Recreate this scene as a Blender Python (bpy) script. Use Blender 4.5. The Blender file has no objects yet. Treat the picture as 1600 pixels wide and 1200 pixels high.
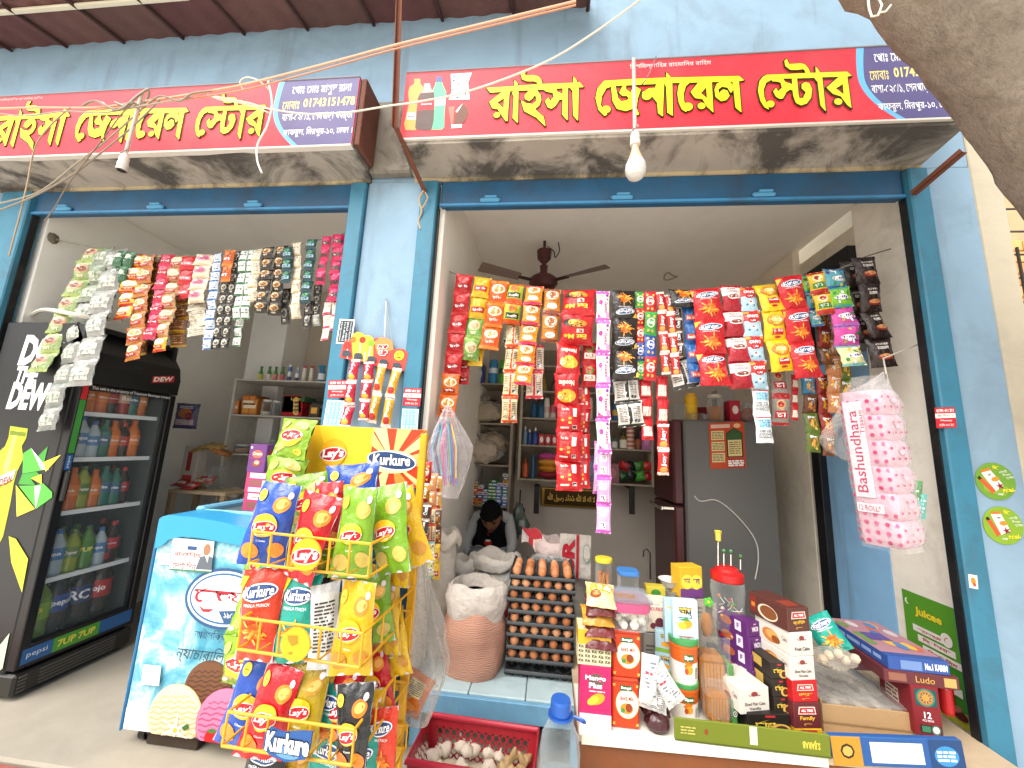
import bpy, math, random
from mathutils import Vector, Matrix, noise
from mathutils.geometry import tessellate_polygon
V = Vector
PI = math.pi
scene = bpy.context.scene
COL = scene.collection
# ------------------------------------------------------------------ camera, sky, sun, exposure
CAM = V((0,-1.8,1.32))
F = 590.0
YAW, PITCH, ROLL = math.radians(-5.885), math.radians(9.49), math.radians(2.636)
fw = V((math.sin(YAW) * math.cos(PITCH), math.cos(YAW) * math.cos(PITCH), math.sin(PITCH)))
r0 = V((math.cos(YAW),-math.sin(YAW),0)); u0 = r0.cross(fw)
rt = r0 * math.cos(ROLL) + u0 * math.sin(ROLL)
up = u0 * math.cos(ROLL) - r0 * math.sin(ROLL)
cd = bpy.data.cameras.new('camera'); cam = bpy.data.objects.new('camera', cd); COL.objects.link(cam)
cam.matrix_world = Matrix(((rt.x, up.x,-fw.x, CAM.x),(rt.y, up.y,-fw.y, CAM.y),(rt.z, up.z,-fw.z, CAM.z),(0,0,0,1)))
cd.sensor_width = 36; cd.lens = 36 * F / 1600; cd.clip_end = 500; cd.clip_start = 0.02
scene.camera = cam
w = bpy.data.worlds.new('World'); scene.world = w; w.use_nodes = True
nt = w.node_tree; nt.nodes.clear()
sky = nt.nodes.new('ShaderNodeTexSky'); sky.sky_type = 'NISHITA'; sky.sun_disc = False
SUN_EL, SUN_ROT = math.radians(55), math.radians(214)
sky.sun_elevation = SUN_EL; sky.sun_rotation = SUN_ROT
sky.air_density = 1.6; sky.dust_density = 6.0; sky.ozone_density = 1.0
bg = nt.nodes.new('ShaderNodeBackground'); bg.inputs[1].default_value = 0.15
wo = nt.nodes.new('ShaderNodeOutputWorld')
hsv = nt.nodes.new('ShaderNodeHueSaturation'); hsv.inputs['Saturation'].default_value = 0.35
nt.links.new(sky.outputs[0], hsv.inputs['Color']); nt.links.new(hsv.outputs[0], bg.inputs[0]); nt.links.new(bg.outputs[0], wo.inputs[0])
sl = bpy.data.lights.new('sun', 'SUN'); sl.energy = 1.5; sl.angle = math.radians(70); sl.color = (1,.96,.9)
so = bpy.data.objects.new('sun', sl); COL.objects.link(so)
sd = V((math.sin(SUN_ROT) * math.cos(SUN_EL), math.cos(SUN_ROT) * math.cos(SUN_EL), math.sin(SUN_EL)))
so.rotation_euler = sd.to_track_quat('Z', 'Y').to_euler(); so.location = (0,-6,9)
scene.view_settings.view_transform = 'Standard'; scene.view_settings.look = 'None'
scene.view_settings.exposure = 0.97; scene.view_settings.gamma = 1; scene.view_settings.use_curve_mapping = False
scene.cycles.use_denoising = True
scene.cycles.max_bounces = 14; scene.cycles.diffuse_bounces = 12; scene.cycles.transparent_max_bounces = 24
scene.cycles.sample_clamp_indirect = 8
scene.cycles.caustics_reflective = False; scene.cycles.caustics_refractive = False
def ray(px, py):
 return rt * ((px - 800) / F) - up * ((py - 600) / F) + fw
def at(px, py, Y):
 d = ray(px, py); return CAM + d * ((Y - CAM.y) / d.y)
def atx(px, py, X):
 d = ray(px, py); return CAM + d * ((X - CAM.x) / d.x)
def atz(px, py, Z):
 d = ray(px, py); return CAM + d * ((Z - CAM.z) / d.z)
def pxm(px, py, Y):          # metres per photo pixel at that place
 return (at(px + 1, py, Y) - at(px, py, Y)).length
# ------------------------------------------------------------------ colours and materials
_lin = {}
def lin(c):
 if c not in _lin:
  if isinstance(c, str):
   t = [int(c[i:i + 2],16) / 255 for i in (0,2,4)]
  else:
   t = [x / 255 for x in c]
  _lin[c] = tuple((x / 12.92 if x <= .04045 else ((x + .055) / 1.055) ** 2.4) for x in t)
 return _lin[c]
MATS = {}
def mat(name, rough=.5, metal=0, spec=.5, bump=0, bscale=40, attr=True, col=None, trans=0, alpha=1, ior=1.45, dirt=0, dscale=3, dcol=(.08,.07,.06), var=0.0, coat=0, bdist=.01, drip=0, ramp=(.48,.72), bdet=4):
 m = bpy.data.materials.new(name); m.use_nodes = True; MATS[name] = m
 n = m.node_tree.nodes; L = m.node_tree.links; p = n['Principled BSDF']
 p.inputs['Roughness'].default_value = rough; p.inputs['Metallic'].default_value = metal
 p.inputs['Specular IOR Level'].default_value = spec; p.inputs['Transmission Weight'].default_value = trans
 p.inputs['Alpha'].default_value = alpha; p.inputs['IOR'].default_value = ior; p.inputs['Coat Weight'].default_value = coat
 tc = n.new('ShaderNodeTexCoord')
 if attr:
  a = n.new('ShaderNodeAttribute'); a.attribute_name = 'Col'; cs = a.outputs['Color']
 else:
  a = n.new('ShaderNodeRGB'); a.outputs[0].default_value = (*col,1); cs = a.outputs[0]
 if var:
  nz = n.new('ShaderNodeTexNoise'); nz.inputs['Scale'].default_value = 7; nz.inputs['Detail'].default_value = 5
  L.new(tc.outputs['Object'], nz.inputs['Vector'])
  mr = n.new('ShaderNodeMapRange'); mr.inputs['To Min'].default_value = 1 - var; mr.inputs['To Max'].default_value = 1 + var
  L.new(nz.outputs['Fac'], mr.inputs['Value'])
  mx = n.new('ShaderNodeMix'); mx.data_type = 'RGBA'; mx.blend_type = 'MULTIPLY'; mx.inputs[0].default_value = 1
  L.new(cs, mx.inputs[6]); L.new(mr.outputs[0], mx.inputs[7]); cs = mx.outputs[2]
 if dirt:
  nz = n.new('ShaderNodeTexNoise'); nz.inputs['Scale'].default_value = dscale; nz.inputs['Detail'].default_value = 9; nz.inputs['Roughness'].default_value = .68; nz.inputs['Distortion'].default_value = .6
  L.new(tc.outputs['Object'], nz.inputs['Vector'])
  cr = n.new('ShaderNodeValToRGB'); cr.color_ramp.elements[0].position = ramp[0]; cr.color_ramp.elements[1].position = ramp[1]
  cr.color_ramp.elements[1].color = (dirt, dirt, dirt,1)
  L.new(nz.outputs['Fac'], cr.inputs[0])
  mx = n.new('ShaderNodeMix'); mx.data_type = 'RGBA'
  L.new(cr.outputs[0], mx.inputs[0]); L.new(cs, mx.inputs[6]); mx.inputs[7].default_value = (*dcol,1); cs = mx.outputs[2]
 if drip:
  mp = n.new('ShaderNodeMapping'); mp.inputs['Scale'].default_value = (5.5,5.5,.55); L.new(tc.outputs['Object'], mp.inputs[0])
  nz = n.new('ShaderNodeTexNoise'); nz.inputs['Scale'].default_value = 1.4; nz.inputs['Detail'].default_value = 8; nz.inputs['Roughness'].default_value = .6; L.new(mp.outputs[0], nz.inputs['Vector'])
  cr = n.new('ShaderNodeValToRGB'); cr.color_ramp.elements[0].position = .55; cr.color_ramp.elements[1].position = .75; cr.color_ramp.elements[1].color = (drip, drip, drip,1); L.new(nz.outputs['Fac'], cr.inputs[0])
  mx = n.new('ShaderNodeMix'); mx.data_type = 'RGBA'; L.new(cr.outputs[0], mx.inputs[0]); L.new(cs, mx.inputs[6]); mx.inputs[7].default_value = (*dcol,1); cs = mx.outputs[2]
 L.new(cs, p.inputs['Base Color'])
 if bump:
  nz = n.new('ShaderNodeTexNoise'); nz.inputs['Scale'].default_value = bscale; nz.inputs['Detail'].default_value = bdet; nz.inputs['Roughness'].default_value = .5 if bdet < 6 else .72
  L.new(tc.outputs['Object'], nz.inputs['Vector'])
  b = n.new('ShaderNodeBump'); b.inputs['Strength'].default_value = bump; b.inputs['Distance'].default_value = bdist
  L.new(nz.outputs['Fac'], b.inputs['Height']); L.new(b.outputs[0], p.inputs['Normal'])
 return m
mat('foil',.22,0,.6,.5,30, bdist=.016)
mat('sachet',.24,0,.55,.6,48, bdist=.012)
mat('card',.45,0,.4,0, var=.04)
mat('matte',.85,0,.2,.15,120, var=.08)
mat('plastic',.32,0,.5, var=.04)
mat('metal',.35,.9,.5, var=.1)
mat('chrome',.12,1,.5)
mat('painted_steel',.45,0,.4,.1,30, var=.1, dirt=.5, dscale=4, dcol=(.05,.045,.04))
mat('rust',.8,.2,.3,.4,60, var=.35)
mat('wood',.6,0,.3,.2,25, var=.22, dirt=.3, dscale=5)
mat('cloth',.9,0,.15,.35,220, var=.06)
mat('skin',.55,0,.4, var=.05)
mat('egg',.5,0,.4,.08,300, var=.12)
mat('pulp',.9,0,.1,.3,200, var=.1)
mat('vinyl',.5,0,.3,.06,6, var=.06, dirt=.1, dscale=2.2, dcol=(.35,.3,.27))
mat('glass',.03,0,.5, trans=1, ior=1.2)
def film(name, tint, lo, hi, rough, body=.0, bump=0, bscale=30):
 """thin clear plastic: see-through head on, glossy and milkier at grazing angles"""
 m = bpy.data.materials.new(name); m.use_nodes = True; MATS[name] = m; n = m.node_tree.nodes; L = m.node_tree.links; n.clear()
 o = n.new('ShaderNodeOutputMaterial'); t = n.new('ShaderNodeBsdfTransparent'); t.inputs[0].default_value = (*tint,1)
 p = n.new('ShaderNodeBsdfPrincipled'); p.inputs['Roughness'].default_value = rough; a = n.new('ShaderNodeAttribute'); a.attribute_name = 'Col'; L.new(a.outputs['Color'], p.inputs['Base Color'])
 lw = n.new('ShaderNodeLayerWeight'); lw.inputs[0].default_value = .35; mr = n.new('ShaderNodeMapRange'); mr.inputs['To Min'].default_value = lo; mr.inputs['To Max'].default_value = hi; L.new(lw.outputs['Facing'], mr.inputs['Value'])
 mx = n.new('ShaderNodeMixShader'); L.new(mr.outputs[0], mx.inputs[0]); L.new(t.outputs[0], mx.inputs[1]); L.new(p.outputs[0], mx.inputs[2]); L.new(mx.outputs[0], o.inputs[0])
 if bump:
  tc = n.new('ShaderNodeTexCoord'); z = n.new('ShaderNodeTexNoise'); z.inputs['Scale'].default_value = bscale; z.inputs['Detail'].default_value = 3; L.new(tc.outputs['Object'], z.inputs['Vector']); b = n.new('ShaderNodeBump'); b.inputs['Strength'].default_value = bump; b.inputs['Distance'].default_value = .02; L.new(z.outputs['Fac'], b.inputs['Height']); L.new(b.outputs[0], p.inputs['Normal']); L.new(b.outputs[0], lw.inputs['Normal'])
film('clear',(.95,.95,.95),.03,.5,.15, bump=.6, bscale=40)
film('pet',(.93,.95,.95),.05,.6,.08, bump=.25, bscale=22)
film('haze_plastic',(.95,.94,.92),.12,.8,.12, bump=.9, bscale=22)
mat('pane',.04,0,.6, alpha=.06)
mat('liquid',.08,0,.5)
class MB:
 def __init__(s): s.v = []; s.f = []; s.c = []; s.m = []; s.lay = 0
 def add(s, vs, fs, col, mi=0):
  b = len(s.v); s.v.extend((x[0], x[1], x[2]) for x in vs)
  if callable(col):
   for f in fs:
    s.f.append([b + i for i in f]); s.m.append(mi); s.c.append(col(f))
  else:
   for f in fs:
    s.f.append([b + i for i in f]); s.c.append(col); s.m.append(mi)
 def box(s, lo, hi, col, bev=0.0, mi=0, M=None):
  lo, hi = V(lo), V(hi)
  for k in range(3):
   if lo[k] > hi[k]: lo[k], hi[k] = hi[k], lo[k]
  b = min(bev, *(.45 * (hi[k] - lo[k]) for k in range(3)))
  if b <= 0:
   vs = [V((x, y, z)) for x in (lo.x, hi.x) for y in (lo.y, hi.y) for z in (lo.z, hi.z)]
   fs = [(0,1,3,2),(4,6,7,5),(0,4,5,1),(2,3,7,6),(0,2,6,4),(1,5,7,3)]
  else:
   vs = []; idx = {}
   for i in (0,1):
    for j in (0,1):
     for k in (0,1):
      c = V(((lo.x, hi.x)[i],(lo.y, hi.y)[j],(lo.z, hi.z)[k])); sg = (1 - 2 * i,1 - 2 * j,1 - 2 * k)
      for a in range(3):
       q = c.copy()
       for e in range(3):
        if e != a: q[e] += sg[e] * b
       idx[(i, j, k, a)] = len(vs); vs.append(q)
   fs = []
   def face(a, s_):
    o = [(0,0),(1,0),(1,1),(0,1)]; r = []
    for p_, q_ in o:
     t = [0,0,0]; e = [x for x in range(3) if x != a]; t[a] = s_; t[e[0]] = p_; t[e[1]] = q_
     r.append(idx[(*t, a)])
    return r
   for a in range(3):
    for s_ in (0,1):
     f = face(a, s_); flip = (s_ == 0) != (a == 1)
     fs.append(tuple(f[::-1] if flip else f))
   for a in range(3):
    e = [x for x in range(3) if x != a]
    for p_ in (0,1):
     for q_ in (0,1):
      t0 = [0,0,0]; t1 = [0,0,0]
      t0[e[0]] = t1[e[0]] = p_; t0[e[1]] = t1[e[1]] = q_; t1[a] = 1
      q4 = [idx[(*t0, e[0])], idx[(*t1, e[0])], idx[(*t1, e[1])], idx[(*t0, e[1])]]
      fs.append(tuple(q4))
   for i in (0,1):
    for j in (0,1):
     for k in (0,1):
      fs.append(tuple(idx[(i, j, k, a)] for a in range(3)))
   ctr = (lo + hi) / 2; out = []
   for f in fs:
    n_ = (vs[f[1]] - vs[f[0]]).cross(vs[f[2]] - vs[f[0]])
    m_ = sum((vs[i] for i in f), V()) / len(f) - ctr
    out.append(f if n_.dot(m_) >= 0 else f[::-1])
   fs = out
  if M is not None: vs = [M @ q for q in vs]
  s.add(vs, fs, col, mi)
 def tube(s, pts, rad, col, n=8, mi=0, closed=False, cap=True):
  pts = [V(p) for p in pts]; N = len(pts)
  if not hasattr(rad, '__len__'): rad = [rad] * N
  vs = []; ref = None
  for i, p in enumerate(pts):
   a = pts[(i - 1) % N] if (closed or i > 0) else p
   b = pts[(i + 1) % N] if (closed or i < N - 1) else p
   t = (b - a)
   t = t.normalized() if t.length > 1e-9 else V((0,0,1))
   if ref is None: ref = t.orthogonal().normalized()
   ref = (ref - t * ref.dot(t))
   ref = ref.normalized() if ref.length > 1e-6 else t.orthogonal().normalized()
   bi = t.cross(ref)
   for k in range(n):
    an = 2 * PI * k / n
    vs.append(p + (ref * math.cos(an) + bi * math.sin(an)) * rad[i])
  fs = []
  for i in range(N if closed else N - 1):
   j = (i + 1) % N
   for k in range(n):
    k2 = (k + 1) % n
    fs.append((i * n + k, i * n + k2, j * n + k2, j * n + k))
  if cap and not closed:
   fs.append(tuple(range(n))[::-1]); fs.append(tuple((N - 1) * n + k for k in range(n)))
  s.add(vs, fs, col, mi)
 def lathe(s, prof, col, n=20, o=(0,0,0), mi=0, M=None, sq=None):
  """prof: [(r, z)] ; col a colour or one per band; sq: superellipse power (round .. square)"""
  o = V(o); N = len(prof); vs = []
  for r, z in prof:
   for k in range(n):
    a = 2 * PI * k / n; c, d = math.cos(a), math.sin(a)
    if sq:
     q = (abs(c) ** sq + abs(d) ** sq) ** (-1 / sq)
     c *= q; d *= q
    p = V((r * c, r * d, z))
    vs.append(o + (M @ p if M is not None else p))
  for i in range(N - 1):
   c = col[min(i, len(col) - 1)] if isinstance(col, list) else col
   m_ = mi[min(i, len(mi) - 1)] if isinstance(mi, list) else mi
   b = len(s.v)
   s.add(vs[i * n:(i + 2) * n],[(k,(k + 1) % n, n + (k + 1) % n, n + k) for k in range(n)], c, m_)
  if prof[0][0] > 1e-5: s.add(vs[:n],[tuple(range(n))[::-1]], col[0] if isinstance(col, list) else col, mi[0] if isinstance(mi, list) else mi)
  if prof[-1][0] > 1e-5: s.add(vs[-n:],[tuple(range(n))], col[-1] if isinstance(col, list) else col, mi[-1] if isinstance(mi, list) else mi)
 def grid(s, fn, nu, nv, col, mi=0, flip=False):
  """fn(u, v) over [0,1]^2"""
  vs = [fn(i / nu, j / nv) for j in range(nv + 1) for i in range(nu + 1)]
  fs = []; cs = []
  for j in range(nv):
   for i in range(nu):
    a = j * (nu + 1) + i; q = (a, a + 1, a + nu + 2, a + nu + 1)
    fs.append(q[::-1] if flip else q)
    cs.append(col((i + .5) / nu,(j + .5) / nv) if callable(col) else col)
  b = len(s.v); s.v.extend((x[0], x[1], x[2]) for x in vs)
  for f, c in zip(fs, cs): s.f.append([b + i for i in f]); s.c.append(c); s.m.append(mi)
 def blob(s, c, r, col, n=10, mi=0, amp=0, fr=3, seed=0, M=None):
  c = V(c); r = V(r) if hasattr(r, '__len__') else V((r, r, r)); vs = []; m = n // 2
  for j in range(m + 1):
   th = PI * j / m
   for k in range(n):
    ph = 2 * PI * k / n
    d = V((math.sin(th) * math.cos(ph), math.sin(th) * math.sin(ph), math.cos(th)))
    q = 1 + (amp * noise.noise(d * fr + V((seed * 7.3, seed * 1.7,0))) if amp else 0)
    p = V((d.x * r.x, d.y * r.y, d.z * r.z)) * q
    vs.append(c + (M @ p if M is not None else p))
  fs = [(j * n + k,(j + 1) * n + k,(j + 1) * n + (k + 1) % n, j * n + (k + 1) % n) for j in range(m) for k in range(n)]
  s.add(vs, fs, col, mi)
 def mesh(s, name, mats, smooth=35):
  me = bpy.data.meshes.new(name)
  me.from_pydata(s.v,[], s.f);
  for m in (mats if isinstance(mats,(list, tuple)) else [mats]): me.materials.append(MATS[m])
  me.polygons.foreach_set('material_index', s.m)
  ca = me.color_attributes.new('Col', 'FLOAT_COLOR', 'CORNER')
  buf = []
  for f, c in zip(s.f, s.c):
   l = lin(c); buf.extend((l[0], l[1], l[2],1.0) * len(f))
  ca.data.foreach_set('color', buf)
  if smooth:
   me.polygons.foreach_set('use_smooth',[True] * len(me.polygons))
   me.set_sharp_from_angle(angle=math.radians(smooth))
  me.update(); return me
 def build(s, name, mats, parent=None, smooth=35, kind=None, origin=None):
  if origin is None:
   xs = [q[0] for q in s.v]; ys = [q[1] for q in s.v]; zs = [q[2] for q in s.v]
   origin = V(((min(xs) + max(xs)) / 2,(min(ys) + max(ys)) / 2, min(zs)))
  origin = V(origin)
  s.v = [(q[0] - origin.x, q[1] - origin.y, q[2] - origin.z) for q in s.v]
  o = bpy.data.objects.new(name, s.mesh(name, mats, smooth)); COL.objects.link(o)
  o.location = origin
  if parent is not None:
   o.parent = parent; o.location = origin - wloc(parent)
  if kind: o['kind'] = kind
  return o
def wloc(o):
 l = o.location.copy()
 while o.parent is not None:
  o = o.parent; l = l + o.location
 return l
def tag(o, label=None, cat=None, group=None, kind=None):
 if label: o['label'] = label
 if cat: o['category'] = cat
 if group: o['group'] = group
 if kind: o['kind'] = kind
 return o
def thing(name, label, cat, loc=(0,0,0), group=None):
 o = bpy.data.objects.new(name, None); COL.objects.link(o); o.location = loc; o.empty_display_size = .05
 return tag(o, label, cat, group)
def link(name, me, parent=None, M=None):
 o = bpy.data.objects.new(name, me); COL.objects.link(o)
 if parent is not None: o.parent = parent
 if M is not None: o.matrix_basis = M
 return o
# ------------------------------------------------------------------ lettering and flat print
_txt = {}
import re
def visual(s):
 """puts Bengali vowel signs that stand left of their letter into drawing order"""
 C = '((?:[\u0995-\u09b9\u09dc-\u09df]\u09bc?\u09cd)*[\u0995-\u09b9\u09dc-\u09df]\u09bc?)'
 s = re.sub(C + '\u09cb', '\u09c7\\1\u09be', s)
 return re.sub(C + '([\u09bf\u09c7\u09c8])', '\\2\\1', s)
def txt(s, bold=0.0, shear=0.0):
 k = (s, bold, shear)
 if k in _txt: return _txt[k]
 c = bpy.data.curves.new('lettering', 'FONT'); c.body = visual(s); c.resolution_u = 2; c.offset = bold; c.shear = shear
 o = bpy.data.objects.new('lettering', c); COL.objects.link(o)
 dg = bpy.context.evaluated_depsgraph_get(); dg.update()
 me = bpy.data.meshes.new_from_object(o.evaluated_get(dg))
 vs = [(q.co.x, q.co.y) for q in me.vertices]; fs = [tuple(p.vertices) for p in me.polygons]
 bpy.data.objects.remove(o); bpy.data.curves.remove(c); bpy.data.meshes.remove(me)
 if not vs: vs = [(0,0),(1,0),(0,1)]; fs = []
 x0 = min(q[0] for q in vs); x1 = max(q[0] for q in vs); y0 = min(q[1] for q in vs); y1 = max(q[1] for q in vs)
 cx, cy = (x0 + x1) / 2,(y0 + y1) / 2
 r = ([(q[0] - cx, q[1] - cy) for q in vs], fs, max(x1 - x0,1e-4), max(y1 - y0,1e-4)); _txt[k] = r
 return r
def frame(o, X, Y, N=None):
 o, X, Y = V(o), V(X), V(Y); N = V(N) if N is not None else X.cross(Y).normalized()
 return lambda x, y, h: o + X * x + Y * y + N * h
class Print:
 """flat print laid on a surface fn(x, y, height)"""
 def __init__(s, mb, fn, eps=.0006, d=.02, mi=0, h0=None): s.mb = mb; s.fn = fn; s.eps = eps; s.d = d; s.k = 1; s.mi = mi; s.h0 = eps if h0 is None else h0
 def put(s, vs, fs, col):
  h = s.h0 + s.eps * s.k * .5; s.k += 1
  s.mb.add([s.fn(x, y, h) for x, y in vs], fs, col, s.mi)
 def rect(s, x0, y0, x1, y1, col, rot=0):
  nu = max(1, int(abs(x1 - x0) / s.d + .99)); nv = max(1, int(abs(y1 - y0) / s.d + .99))
  cx, cy = (x0 + x1) / 2,(y0 + y1) / 2; c, t = math.cos(rot), math.sin(rot)
  vs = []
  for j in range(nv + 1):
   for i in range(nu + 1):
    x = x0 + (x1 - x0) * i / nu - cx; y = y0 + (y1 - y0) * j / nv - cy
    vs.append((cx + x * c - y * t, cy + x * t + y * c))
  s.put(vs,[(j * (nu + 1) + i, j * (nu + 1) + i + 1,(j + 1) * (nu + 1) + i + 1,(j + 1) * (nu + 1) + i) for j in range(nv) for i in range(nu)], col)
 def ell(s, cx, cy, rx, ry, col, n=20, rot=0, a0=0, a1=2 * PI):
  m = max(1, int(max(rx, ry) / s.d + .99)); c, t = math.cos(rot), math.sin(rot); vs = [(cx, cy)]
  full = abs(a1 - a0 - 2 * PI) < 1e-6; nn = n if full else n + 1
  for j in range(1, m + 1):
   for k in range(nn):
    a = a0 + (a1 - a0) * k / n; x = rx * j / m * math.cos(a); y = ry * j / m * math.sin(a)
    vs.append((cx + x * c - y * t, cy + x * t + y * c))
  fs = []
  for k in range(n):
   k2 = (k + 1) % nn
   fs.append((0,1 + k,1 + k2))
   for j in range(m - 1): fs.append((1 + j * nn + k,1 + (j + 1) * nn + k,1 + (j + 1) * nn + k2,1 + j * nn + k2))
  s.put(vs, fs, col)
 def star(s, cx, cy, r0, r1, n, col, rot=0, seed=0, sq=1.0):
  rd = random.Random(seed); vs = [(cx, cy)]
  for k in range(2 * n):
   a = PI * k / n + rot; r = (r1 * rd.uniform(.8,1.1)) if k % 2 else r0
   vs.append((cx + r * math.cos(a), cy + r * math.sin(a) * sq))
  s.put(vs,[(0,1 + k,1 + (k + 1) % (2 * n)) for k in range(2 * n)], col)
 def poly(s, pts, col):
  tri = tessellate_polygon([[V((p[0], p[1],0)) for p in pts]])
  s.put(list(pts),[tuple(t) for t in tri], col)
 def text(s, t, cx, cy, w=None, h=None, col='ffffff', bold=.0, rot=0, shear=0, out=None, ow=.05, flipx=False):
  vs, fs, W, H = txt(t, bold, shear)
  if h is None: sx = sy = w / W
  elif w is None: sx = sy = h / H
  else: sx, sy = w / W, h / H
  c, q = math.cos(rot), math.sin(rot)
  if out:
   v2, f2, W2, H2 = txt(t, bold + ow, shear)
   s.put([(cx + x * sx * c - y * sy * q, cy + x * sx * q + y * sy * c) for x, y in v2], f2, out)
  s.put([(cx + x * sx * c - y * sy * q, cy + x * sx * q + y * sy * c) for x, y in vs], fs, col)
 def lines(s, x0, x1, y0, y1, n, col, seed=0, th=.5):
  """rows of small illegible print"""
  rd = random.Random(seed); p = (y1 - y0) / n; vs = []; fs = []
  for i in range(n):
   y = y1 - p * (i + .5); x = x0
   while x < x1 - p * .3:
    l = min(rd.uniform(.8,3.2) * p, x1 - x); b = len(vs)
    vs += [(x, y - p * th / 2),(x + l, y - p * th / 2),(x + l, y + p * th / 2),(x, y + p * th / 2)]
    fs.append((b, b + 1, b + 2, b + 3)); x += l + p * .35
  s.put(vs, fs, col)
# ------------------------------------------------------------------ the setting
mat('wall',.85, metal=0, spec=.25, bump=.25, bscale=9, var=.1, drip=.5, dirt=.32, dscale=2.1, dcol=(.12,.12,.12), bdist=.01)
mat('plaster',.9, metal=0, spec=.2, bump=.2, bscale=14, var=.04, dirt=.1, dscale=1.6, dcol=(.25,.21,.17))
mat('soot',.9, metal=0, spec=.2, bump=.5, bscale=9, var=.2, dirt=.88, dscale=3, ramp=(.46,.6), dcol=(.05,.046,.043))
mat('peeling',.9,0,.2,.3,18, var=.07, dirt=.28, dscale=6, dcol=(.25,.22,.18))
mat('cement',.75,0,.3,.25,12, var=.14, dirt=.3, dscale=2.4, dcol=(.16,.15,.14))
mat('bark',.95, metal=0, spec=.15, bump=.9, bscale=90, bdet=10, var=.3, dirt=.5, dscale=30, ramp=(.4,.75), dcol=(.1,.085,.07), bdist=.02)
BLUE, MIDBLUE, DKBLUE, CREAM = '8aa5ba', '3a7892', '2b587c', 'f0ebe0'
g = MB(); g.box((-400,-400,-.34),(400,400,-.3), 'dcd6ca'); tag(g.build('ground', 'cement'), kind='structure')
g = MB(); g.box((-4.6,-.26,-.295),(2.6,2.2,0), '989082',.01); tag(g.build('floor', 'cement'), kind='structure')
g = MB(); g.box((-4.6,-.5,-.295),(-.9,-.263,-.004), '9a4d47',.015); tag(g.build('kerb', 'cement'), kind='structure')
bld = thing('shop_building', 'light blue shop building with two open shopfronts side by side', 'building',(0,0,0))
def wallpart(name, boxes, m, sm=0):
 b = MB()
 for lo, hi, c in boxes: b.box(lo, hi, c,.004)
 return b.build(name, m, bld, smooth=sm)
wallpart('fascia_wall',[((-4.6,0,2.735),(1.955,.06,4.6), BLUE)], 'wall')
wallpart('pillar',[((-1.035,-.004,.0),(-.725,.03,2.733), BLUE)], 'wall')
wallpart('pillar',[((1.752,-.004,-.29),(1.955,.12,2.733), BLUE)], 'wall')
wallpart('pillar',[((-4.6,-.004,0),(-3.362,.03,2.733), BLUE)], 'wall')
wallpart('side_wall',[((1.79,.122,-.29),(1.958,2.2,2.733), 'd8cfbc')], 'peeling')
wallpart('corner_face',[((1.957,-.002,-.29),(2.08,2.2,4.6), 'c2b8a3')], 'peeling')
wallpart('partition_wall',[((-1.0,.032,0),(-.6,1.75,2.84), CREAM)], 'plaster')
wallpart('inner_wall',[((-3.3,.062,0),(-3.14,1.9,2.84), 'f0eee8')], 'plaster')
wallpart('back_wall',[((-3.3,1.75,0),(1.78,1.9,2.84), 'c0b6aa')], 'plaster')
wallpart('ceiling',[((-3.3,.062,2.842),(1.8,1.9,2.95), 'f3eee6')], 'plaster')
wallpart('column',[((-2.86,1.42,0),(-2.5,1.748,2.84), 'e6e6e4')], 'plaster')
wallpart('reveal',[((1.778,.12,0),(1.789,.46,2.84), 'f2ece0')], 'peeling')
wallpart('column',[((1.74,.96,0),(1.789,1.748,2.84), 'e4dac8')], 'peeling')
dr = MB(); dr.box((1.776,.462,.36),(1.789,.85,1.95), '8cbde6'); dr.box((1.776,.462,1.953),(1.788,.85,2.5), '76807c')
dr.box((1.774,.462,0),(1.789,.85,.357), '7d4f55'); o_ = dr.build('blue_panel', 'wall', bld)
dr = MB(); dr.box((1.735,.852,0),(1.789,.93,2.5), '1c1d20',.004); dr.box((1.735,.462,2.503),(1.789,.93,2.6), '1c1d20',.004); dr.build('door_frame', 'painted_steel', bld)
# ledges over the openings
def ledge(x0, x1):
 b = MB(); zb0, zb1 = 2.765,2.742
 prof = [(-.222, zb0),(.0, zb1),(.0,3.19),(-.222,3.15)]
 n = 30; vs = []
 for i in range(n + 1):
  for y, z in prof: vs.append((x0 + (x1 - x0) * i / n, y, z + .004 * noise.noise(V((i * .7, y * 9, z)))))
 fs = [(i * 4 + k, i * 4 + (k + 1) % 4, i * 4 + 4 + (k + 1) % 4, i * 4 + 4 + k) for i in range(n) for k in range(4)]
 fs += [(3,2,1,0), tuple(n * 4 + k for k in range(4))]
 b.add(vs, fs, 'a39b90'); b.box((x0,-.012, zb1 - .016),(x1,-.002, zb1 + .01), 'b8a888')
 return b.build('ledge', 'soot', bld, smooth=20)
ledge(-4.6,-1.02); ledge(-.772,1.74)
b = MB(); b.box((-1.016,-.06,2.75),(-.776,-.006,3.2), '7d766c',.01); b.build('ledge_gap', 'soot', bld)
b = MB(); b.box((-1.012,-.225,2.775),(-.985,-.07,3.16), '6b4438',.003); b.build('end_plate', 'rust', bld)
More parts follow.
